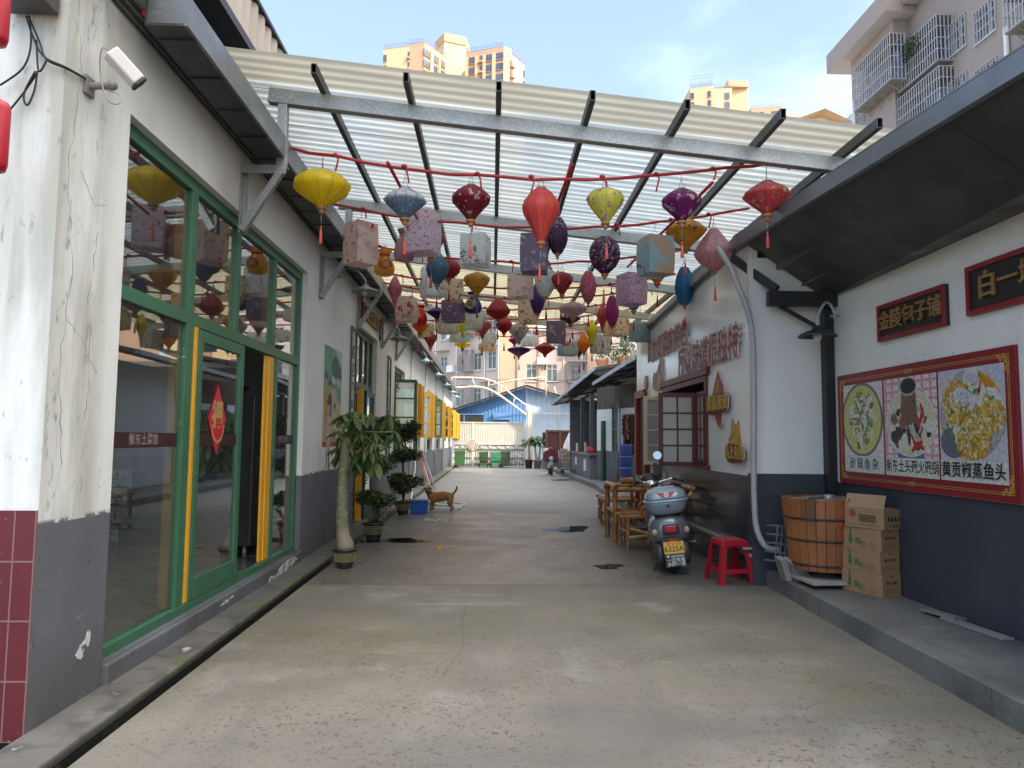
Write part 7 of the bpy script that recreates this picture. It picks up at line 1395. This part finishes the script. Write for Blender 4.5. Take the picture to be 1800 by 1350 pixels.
# ---- scooter seen from behind
def scooter():
    t = empty('motor_scooter', (2.24,9.0,0), 'grey motor scooter with a silver blue top box and yellow plate, parked facing away', 'scooter'); t.rotation_euler = (0, R_(-7), R_(-7))
    m_g = mat('metallic_grey_paint', (.150,.165,.185), .28, metal=.35, var=.04, coat=.6); m_tb = mat('silver_blue_box', (.26,.32,.39), .3, metal=.3, var=.04, coat=.5); m_bk = mat('scooter_black_plastic', (.022,.023,.025), .5, var=.1)
    m_mir = mat('mirror_glass', (.34,.37,.36), .06, metal=1, var=0)
    def wheel(y):
        b = MB(); b.T = Matrix.Translation((0,y,.225)) @ Matrix.Rotation(PI/2,4,'Y'); b.lathe([(.15,-.04),(.19,-.055),(.215,-.045),(.225,-.015),(.225,.015),(.215,.045),(.19,.055),(.15,.04)],30); b.T = None; w_ = b.build('wheel', m_rubber, t)
        b = MB(); b.T = Matrix.Translation((0,y,.225)) @ Matrix.Rotation(PI/2,4,'Y'); b.lathe([(.0,-.05),(.05,-.05),(.06,-.03),(.14,-.025),(.155,-.04),(.155,.04),(.14,.025),(.06,.03),(.05,.05),(0,.05)],24); b.T = None; b.build('rim', m_galv, w_)
    wheel(-.47); wheel(.66)
    # tail fairing: loft of cross-sections running forward
    b = MB(); b.smooth = True; secs = [(-.66,.10,.47,.60),(-.64,.185,.40,.66),(-.56,.225,.36,.69),(-.40,.235,.33,.71),(-.15,.215,.32,.70),(.05,.19,.30,.66)]; n = 20; V = []
    for y, hw, z0, z1 in secs:
        for k in range(n): a = 2*PI*k/n; ca, sa = math.cos(a), math.sin(a); ex = .7; V.append((hw*math.copysign(abs(ca)**ex,ca), y, (z0+z1)/2+(z1-z0)/2*math.copysign(abs(sa)**ex,sa)-.03*abs(ca)))
    F = [tuple(range(n))]+[(i*n+k,i*n+n+k,i*n+n+(k+1)%n,i*n+(k+1)%n) for i in range(len(secs)-1) for k in range(n)]+[tuple((len(secs)-1)*n+k for k in range(n-1,-1,-1))]
    b.add(V, F); b.build('tail_fairing', m_g, t)
    b = MB(); b.smooth = True; V = []; secs = [(-.52,.16,.66,.735),(-.3,.185,.68,.785),(0,.17,.68,.79),(.2,.11,.67,.76)]
    for y, hw, z0, z1 in secs:
        for k in range(n): a = 2*PI*k/n; V.append((hw*math.copysign(abs(math.cos(a))**.7,math.cos(a)), y, (z0+z1)/2+(z1-z0)/2*math.copysign(abs(math.sin(a))**.7,math.sin(a))))
    F = [tuple(range(n))]+[(i*n+k,i*n+n+k,i*n+n+(k+1)%n,i*n+(k+1)%n) for i in range(3) for k in range(n)]+[tuple(3*n+k for k in range(n-1,-1,-1))]
    b.add(V, F); b.build('seat', m_bk, t)
    b = MB(); b.box((0,-.672,.525),(.19,.03,.115)); b.build('tail_light_bezel', m_bk, t, bevel=.02, seg=3)
    b = MB(); b.box((0,-.69,.53),(.145,.03,.082)); b.build('tail_light', mat('red_lens', (.42,.015,.03), .15, var=.15, vs=40, coat=.5), t, bevel=.015, seg=3)
    for s in (-1,1):
        b = MB(); b.ell((s*.185,-.635,.50),(.036,.03,.04),14,10); i_ = b.build('indicator', mat('amber_clear_lens', (.42,.30,.20), .15, var=.3, vs=60, coat=.5) if s < 0 else bpy.data.materials['amber_clear_lens'], t)
    b = MB(); b.box((0,-.60,.33),(.26,.10,.16)); b.box((0,-.63,.32),(.09,.04,.3)); b.build('rear_mudguard', m_bk, t, bevel=.01)
    b = MB(); b.box((0,-.70,.405),(.10,.02,.035)); b.build('reflector', mat('red_reflector', (.45,.02,.03), .3), t)
    tilt = R_(-6); M = Matrix.Translation((0,-.742,.325)) @ Matrix.Rotation(tilt,4,'X') @ face_M((0,0,0),(1,0,0),(0,0,1))
    b = MB(); b.prism([(-.115,-.068),(.115,-.068),(.115,.068),(-.115,.068)],-.004,.0,M,mi=0); b.text('6325A',.088,M @ Matrix.Translation((0,-.018,.0012)),mi=1,bold=.012,squeeze=.95); b.text('衡',.040,M @ Matrix.Translation((-.058,.042,.0012)),mi=1); b.text('阳',.044,M @ Matrix.Translation((.062,.044,.0012)),mi=1); b.text('电动',.026,M @ Matrix.Translation((.0,.04,.0012)),mi=1)
    b.build('number_plate', [mat('yellow_plate', (.72,.40,.02), .35, var=.05), m_black], t)
    M = Matrix.Translation((0,-.752,.185)) @ Matrix.Rotation(R_(-4),4,'X') @ face_M((0,0,0),(1,0,0),(0,0,1))
    b = MB(); b.prism([(-.115,-.075),(.115,-.075),(.115,.07),(-.115,.07)],-.004,.0,M,mi=0); b.text('一次充电',.052,M @ Matrix.Translation((.005,-.003,.0012)),mi=1,bold=.004); b.text('多跑一倍',.052,M @ Matrix.Translation((.005,-.05,.0012)),mi=1,bold=.004); b.prism([(-.10,.055),(-.06,.055),(-.08,.028)],0,.0012,M,mi=1)
    for k in range(5): b.prism([(-.045+.03*k,.03),(-.02+.03*k,.03),(-.02+.03*k,.054),(-.045+.03*k,.054)],0,.0012,M,mi=2)
    b.build('advert_plate', [mat('black_advert_plate', (.03,.032,.035), .4), m_white, mat('grey_advert_print', (.35,.35,.34), .5)], t)
    for s in (-1,1):
        b = MB(); b.T = Matrix.Translation((s*.145,-.50,.235)) @ Matrix.Rotation(PI/2,4,'Y'); b.lathe([(0,-.05),(.12,-.05),(.15,-.03),(.155,.0),(.15,.03),(.12,.05),(0,.05)],26); b.T = None; b.box((s*.14,-.25,.26),(.08,.5,.13)); b.build('side_cover', mat('dark_grey_cover', (.045,.047,.052), .45, var=.15) if s < 0 else bpy.data.materials['dark_grey_cover'], t)
        b = MB(); b.tube([(s*.14,-.52,.225),(s*.17,-.50,.5)],.018,8); b.build('shock_absorber', m_chrome, t)
    # top box
    b = MB(); b.smooth = True; V = []; secs = [(.80,.60,.17),(.81,.205,.165),(.90,.245,.19),(.955,.258,.205)]
    def rr(hw, hd, z, cy): return [(hw*math.copysign(abs(math.cos(2*PI*k/28))**.5,math.cos(2*PI*k/28)), cy+hd*math.copysign(abs(math.sin(2*PI*k/28))**.5,math.sin(2*PI*k/28)), z) for k in range(28)]
    def loft(secs, cy):
        b = MB(); b.smooth = True; V = []; 
        for z, hw, hd in secs: V += rr(hw,hd,z,cy)
        b.add(V, [tuple(range(27,-1,-1))]+[(i*28+k,i*28+(k+1)%28,i*28+28+(k+1)%28,i*28+28+k) for i in range(len(secs)-1) for k in range(28)]+[tuple((len(secs)-1)*28+k for k in range(28))]); return b
    loft([(.70,.17,.15),(.705,.185,.16),(.76,.222,.185),(.825,.245,.20),(.845,.25,.203)],-.50).build('box_base', m_tb, t)
    loft([(.838,.258,.208),(.845,.262,.212),(.86,.262,.212),(.867,.256,.206)],-.50).build('box_rim', m_tb, t)
    loft([(.862,.25,.203),(.90,.245,.198),(.95,.225,.18),(.985,.185,.15),(1.0,.13,.11),(1.003,.05,.05)],-.50).build('box_lid', m_tb, t)
    b = MB(); b.box((0,-.48,1.005),(.24,.05,.012)); b.build('lid_grip', m_tb, t, bevel=.005)
    b = MB(); M = Matrix.Translation((-.005,-.697,.925)) @ Matrix.Rotation(R_(-17),4,'X') @ face_M((0,0,0),(1,0,0),(0,0,1))
    b.prism([(-.105,.035),(-.02,.025),(-.02,-.03),(-.055,-.02)],-.01,.006,M,mi=0); b.prism([(.105,.035),(.02,.025),(.02,-.03),(.055,-.02)],-.01,.006,M,mi=0); b.prism([(-.02,-.03),(.02,-.03),(.0,-.045)],-.01,.0055,M,mi=0); b.prism(disc(0,0,.028,.028,n=20),-.01,.009,M,mi=1); b.prism(disc(0,0,.018,.018,n=20),.009,.011,M,mi=2)
    b.build('emblem', [mat('red_wing_emblem', (.45,.02,.03), .35), m_white, mat('gold_disc', (.45,.38,.25), .35)], t)
    b = MB(); b.T = Matrix.Translation((0,-.70,.80)) @ Matrix.Rotation(PI/2,4,'X'); b.lathe([(.017,0),(.018,.01),(.012,.014),(0,.012)],14); b.T = None; b.build('lock', m_bk, t)
    b = MB(); b.tube([(-.16,-.35,.69),(-.16,-.62,.69),(.16,-.62,.69),(.16,-.35,.69)],.012,7); b.build('carrier', m_bk, t)
    # front
    b = MB(); b.tube([(0,.66,.225),(0,.50,.62),(0,.42,.92)],.03,10); b.build('fork', m_bk, t)
    b = MB(); b.smooth = True; V = []; secs = [(.28,.15,.08,.62),(.5,.19,.10,.55),(.75,.17,.10,.47),(.92,.12,.09,.43),(1.0,.07,.07,.42)]
    for z, hw, hd, cy in secs: V += rr(hw,hd,z,cy)
    b.add(V, [tuple(range(27,-1,-1))]+[(i*28+k,i*28+(k+1)%28,i*28+28+(k+1)%28,i*28+28+k) for i in range(4) for k in range(28)]+[tuple(4*28+k for k in range(28))]); b.build('leg_shield', m_g, t)
    b = MB(); b.box((0,.2,.25),(.30,.6,.06)); b.build('footboard', m_bk, t, bevel=.015)
    b = MB(); b.tube([(-.34,.30,1.0),(-.2,.36,1.04),(0,.40,1.0),(.2,.36,1.04),(.34,.30,1.0)],.013,8); b.build('handlebar', m_chrome, t)
    for s in (-1,1):
        b = MB(); b.tube([(s*.22,.355,1.038),(s*.35,.295,.998)],.019,10); b.build('grip', m_bk, t)
        b = MB(); e = (s*.20,.36,1.04); tip = (-.25,.28,1.10) if s < 0 else (.06,.34,1.36); b.tube([(s*.14,.37,1.03),(s*.16+(-.05 if s<0 else .0),.35,1.10 if s > 0 else 1.08),tip],.007,6); b.build('mirror_stalk', m_bk, t)
        M = Matrix.Translation(tip) @ Matrix.Rotation(R_(84 if s > 0 else 60),4,'X') @ Matrix.Rotation(R_(0 if s > 0 else 35),4,'Y'); b = MB(); b.T = M; b.lathe([(0,-.012),(.05,-.012),(.062,0),(.06,.008)],22); b.lathe([(.055,.0085),(.0,.009)],22,mi=1); b.T = None; b.build('mirror', [m_bk, m_mir], t)
    b = MB(); b.box((.03,.37,1.15),(.09,.05,.10)); b.box((.02,.38,1.22),(.05,.03,.09)); b.build('phone_holder', m_bk, t, bevel=.008)
    b = MB(); b.ell((-.06,.36,1.0),(.10,.11,.06),18,12); b.ell((-.07,.42,1.05),(.11,.07,.09),16,10,mi=1); b.build('dash_cowl', [m_chrome, m_bk], t)
    b = MB(); b.tube([(-.12,-.25,.2),(-.22,-.32,.02)],.012,7); b.tube([(-.10,-.35,.22),(-.25,-.45,.02),(-.30,-.48,.015)],.012,7); b.build('side_stand', m_bk, t)
    b = MB(); b.tube([(.2,-.45,.33),(.28,-.55,.34),(.30,-.42,.34)],.008,6); b.build('foot_peg', m_galv, t)
scooter()
# ---- second scooter under a quilted apron, far away
t = empty('covered_scooter', (2.60,31.6,0), 'distant scooter facing the viewer, wrapped in a maroon quilted wind apron', 'scooter')
for y in (-.45,.6): b = MB(); b.T = Matrix.Translation((0,y,.23)) @ Matrix.Rotation(PI/2,4,'Y'); b.lathe([(.10,-.04),(.2,-.05),(.23,0),(.2,.05),(.10,.04)],20); b.T = None; b.build('wheel', m_rubber, t)
b = MB(); b.smooth = True; V = []
def rrf(hw, hd, z, cy): return [(hw*math.copysign(abs(math.cos(2*PI*k/28))**.6,math.cos(2*PI*k/28)), cy+hd*math.copysign(abs(math.sin(2*PI*k/28))**.6,math.sin(2*PI*k/28)), z) for k in range(28)]
for z, hw, hd, cy in [(.3,.14,.5,.2),(.6,.16,.5,.2),(.75,.15,.4,.3),(.8,.1,.3,.3)]: V += rrf(hw,hd,z,cy)
b.add(V, [tuple(range(27,-1,-1))]+[(i*28+k,i*28+(k+1)%28,i*28+28+(k+1)%28,i*28+28+k) for i in range(3) for k in range(28)]+[tuple(3*28+k for k in range(28))]); b.build('scooter_body', m_white, t)
b = MB(); b.prism(smooth_poly([(-.36,.78),(-.34,1.02),(-.12,1.10),(.12,1.10),(.36,1.0),(.38,.78),(.2,.62),(-.2,.62)]),-.05,.05,face_M((0,-.30,0),(1,0,0),(0,0,1))); b.build('quilted_apron', mat('maroon_quilt', (.13,.02,.035), .8, var=.3, vs=14, layers=[bloom((.5,.25,.25),22,.3,None,.25)]), t)
for s in (-1,1): b = MB(); b.prism(smooth_poly([(s*.08,.85),(s*.40,.80),(s*.46,.40),(s*.36,.22),(s*.22,.34),(s*.10,.5)]),-.02,.02,face_M((0,-.22,0),(1,0,0),(0,0,1))); b.build('apron_flap', mat('grey_quilt', (.20,.17,.17), .8, var=.2) if s < 0 else bpy.data.materials['grey_quilt'], t)
b = MB(); b.ell((0,-.40,.72),(.10,.06,.10),14,10); b.build('headlight', mat('pale_green_cowl', (.40,.52,.47), .25), t)
b = MB(); b.box((0,-.44,.5),(.08,.05,.28)); b.build('front_fork', m_galv, t); b = MB(); b.ell((0,.1,1.12),(.11,.12,.10),12,8); b.build('helmet', mat('maroon_helmet', (.20,.02,.03), .3), t)
# ---- far right clutter
def tree_pot(x, y, h, trunks, potm, lab, seed):
    t = empty('potted_tree', (x,y,0), lab, 'potted tree', 'potted palms by the gate'); b = MB(); b.lathe([(0,0),(.17,0),(.22,.42),(.25,.43),(.25,.47),(.2,.47)],20); b.build('pot', potm, t); b = MB(); r = random.Random(seed)
    for dx in trunks: b.tube([(dx*.3,0,.4),(dx*.6,0,.6),(dx,0,1.0),(dx*.9,0,h-.45)], [.10,.065,.05,.04], 10)
    b.build('trunk', mat('pale_palm_trunk', (.35,.30,.24), .8, var=.2) if 'pale_palm_trunk' not in bpy.data.materials else bpy.data.materials['pale_palm_trunk'], t); b = MB()
    for dx in trunks:
        for k in range(13): a = r.uniform(0,6.3); e = r.uniform(.1,.42); palmate(b, Vector((dx+e*math.cos(a), e*math.sin(a), h-r.uniform(0,.45))), r.uniform(.2,.3), r, .8)
    b.build('leaves', [m_leaf[0], m_leaf[0], m_leaf[2]], t)
tree_pot(2.0,38.6,1.75,(0,),mat('maroon_pot',(.12,.03,.03),.5),'small potted tree with one pale trunk in a maroon pot by the gate post',3)
tree_pot(2.45,38.4,1.75,(-.12,.14),mat('stone_pot',(.28,.26,.22),.7),'potted tree with two pale trunks beside the black crates',6)
for k in range(5):
    b = MB(); b.box((0,0,.19),(.62,.45,.37),taper=1.06); b.box((0,-.245,.19),(.5,.02,.2)); tag(b.build('black_crate', mat('black_crate_plastic',(.02,.021,.023),.5) if k == 0 else bpy.data.materials['black_crate_plastic'], bevel=.015, loc=(3.05+.03*(k % 2),38.4,.39*k)), ['lowest','second','middle','fourth','topmost'][k]+' black crate of the stack by the potted trees', 'crate', 'black crates stacked by the gate')
t = empty('white_chair', (2.75,35.2,0), 'white chair with a cream backrest behind the covered scooter', 'chair'); b = MB(); b.box((0,.2,1.05),(.42,.05,.16)); b.build('backrest', m_cream, t, bevel=.02); b = MB(); b.box((0,0,.46),(.44,.42,.05)); b.box((0,.2,.75),(.40,.02,.45)); b.build('seat', m_white, t)
for sx in (-1,1):
    for sy in (-1,1): b = MB(); b.bar((sx*.19,sy*.18,0),(sx*.19,sy*.18,.45),.035,.035); b.build('leg', m_white, t)
b = MB(); r = random.Random(2); P = [(3.0,.0),(3.0,.6),(3.12,.9),(3.10,1.2),(3.22,1.5),(3.4,1.9),(3.6,1.98),(4.6,2.0),(4.6,0)]; b.prism([(x,z) for x, z in P],-.15,.15,face_M((.55,36.5,0),(1,0,0),(0,0,1))); tag(b.build('rubble_wall', m_plaster), 'broken white plastered wall with a ragged edge beyond the counter', 'wall')
t = empty('timber_doorframe', (3.2,37.0,0), 'brown timber doorframe with rust red doors beside the broken white wall', 'doorframe')
b = MB(); b.bx(-.42,-.3,-.06,.06,0,2.05); b.bx(.28,.40,-.06,.06,0,2.05); b.bx(-.3,.28,-.055,.055,1.95,2.05); b.bx(.9,1.0,-.06,.06,0,2.05); b.bx(.4,.9,-.055,.055,1.95,2.05); b.build('frame', m_wood, t); b = MB(); b.bx(-.3,.28,0,.04,0,1.95); b.bx(.4,.9,0,.04,0,1.95); b.build('door_leaf', mat('rust_red_door',(.085,.028,.018),.6,var=.3), t)
t = empty('platform_trolley', (3.12,30.0,.16), 'blue platform trolley with a grey push handle standing at the counter', 'trolley'); b = MB(); b.box((.12,0,.17),(.75,.5,.05)); b.build('deck', mat('blue_deck',(.06,.13,.22),.5), t, bevel=.01); b = MB(); b.tube([(-.24,-.2,.19),(-.30,-.2,.95),(-.24,-.2,1.0),(-.12,-.2,.95)],.02,7); b.tube([(-.24,.2,.19),(-.30,.2,.95)],.02,7); b.build('handle', m_galv, t)
for x in (-.15,.4):
    for y in (-.18,.18): b = MB(); b.T = Matrix.Translation((x,y,.06)) @ Matrix.Rotation(PI/2,4,'X'); b.lathe([(0,-.02),(.06,-.02),(.06,.02),(0,.02)],12); b.T = None; b.build('wheel', m_rubber, t)
for k in range(3): b = MB(); b.lathe([(0,.0),(.15,.0),(.19,.48),(.21,.49),(.21,.54),(.18,.54)],24); tag(b.build('blue_bucket', mat('periwinkle_plastic',(.10,.17,.50),.45) if k == 0 else bpy.data.materials['periwinkle_plastic'], loc=(4.22,22.4,.165+.36*k)), ['lowest of three nested blue buckets by the red door','middle of three nested blue buckets by the red door','top one of three nested blue buckets by the red door'][k], 'bucket', 'nested blue buckets')
t = empty('step_ladder', (4.5,28.4,.16), 'pale ladder leaning in the dark shop behind the counter', 'ladder'); b = MB()
for s in (0,.42): b.bar((-.2,s,0),(.25,s,3.0),.05,.03)
for k in range(9): f = .1+k*.1; b.bar((-.2+.45*f,0,3*f),(-.2+.45*f,.42,3*f),.03,.03)
b.build('ladder_frame', m_galv, t)
for k, (yy, m, h, lab) in enumerate([(30.2,m_wood,.3,'brown wooden block on the far end of the counter'),(29.9,m_cream,.35,'pale wooden board standing on the counter'),(27.3,m_bam2,.4,'round chopping board standing on the near end of the counter'),(26.2,m_bluep,.26,'blue jug on the near end of the counter'),(25.7,m_redp,.28,'red kettle at the near end of the counter')]):
    b = MB(); 
    if k < 3: b.box((0,0,h/2),(.06,.3,h))
    else: b.lathe([(0,0),(.12,0),(.14,h*.5),(.08,h*.85),(.1,h)],16)
    tag(b.build('counter_item' if False else ['wooden_block','wooden_board','chopping_board','blue_jug','red_kettle'][k], m, loc=(3.58,yy,1.071), bevel=.01), lab, ['block','board','chopping board','jug','kettle'][k])
b = MB()
for k in range(4): b.box((3.35+.12*(k % 2),33.0+.4*k,.35+.12*k),(.45,.4,.35+.1*k),(0,0,.3*k)); 
tag(b.build('scrap_heap', mat('scrap_cardboard',(.32,.24,.18),.8,var=.3,vs=6)), 'heap of cardboard and rubble between the scooter and the counter', 'scrap heap')
b = MB(); b.box((2.75,27.5,.03),(.35,1.0,.03),(0,-.08,-.9)); tag(b.build('ramp_board', m_galv), 'pale board laid as a ramp on the far kerb', 'ramp')
# roof plants above the far shop
for k, (px, py) in enumerate(((1058,632),(1078,640),(1095,628),(1108,640))):
    p = at(px, py, Y=30); t = empty('roof_planter', (p.x,30,p.z-.5), ['roof planter with leafy shrub, leftmost above the far shop eaves','second roof planter from the left above the far shop eaves','third roof planter from the left above the far shop eaves','roof planter next to the white panels above the far shop eaves'][k], 'planter', 'planters on the far shop roof'); b = MB(); b.lathe([(0,0),(.16,0),(.26,.42),(.30,.43),(.30,.5),(.24,.5)],14); b.build('pot', mat('terracotta_pot',(.50,.26,.14),.7) if k == 0 else bpy.data.materials['terracotta_pot'], t)
    b = MB(); leafcloud(b,(0,0,.95),(.5,.5,.5),260,.13,30+k,(0,2,2)); b.build('foliage', m_leaf, t); b = MB(); b.tube([(0,0,.4),(.03,0,.9)],.02,6); b.build('stem', m_wood, t)
b = MB(); b.bx(3.6,9,24.5,33,3.92,4.1); tag(b.build('roof_terrace', m_apt), 'flat terrace slab carrying the planters above the far shop', 'terrace')
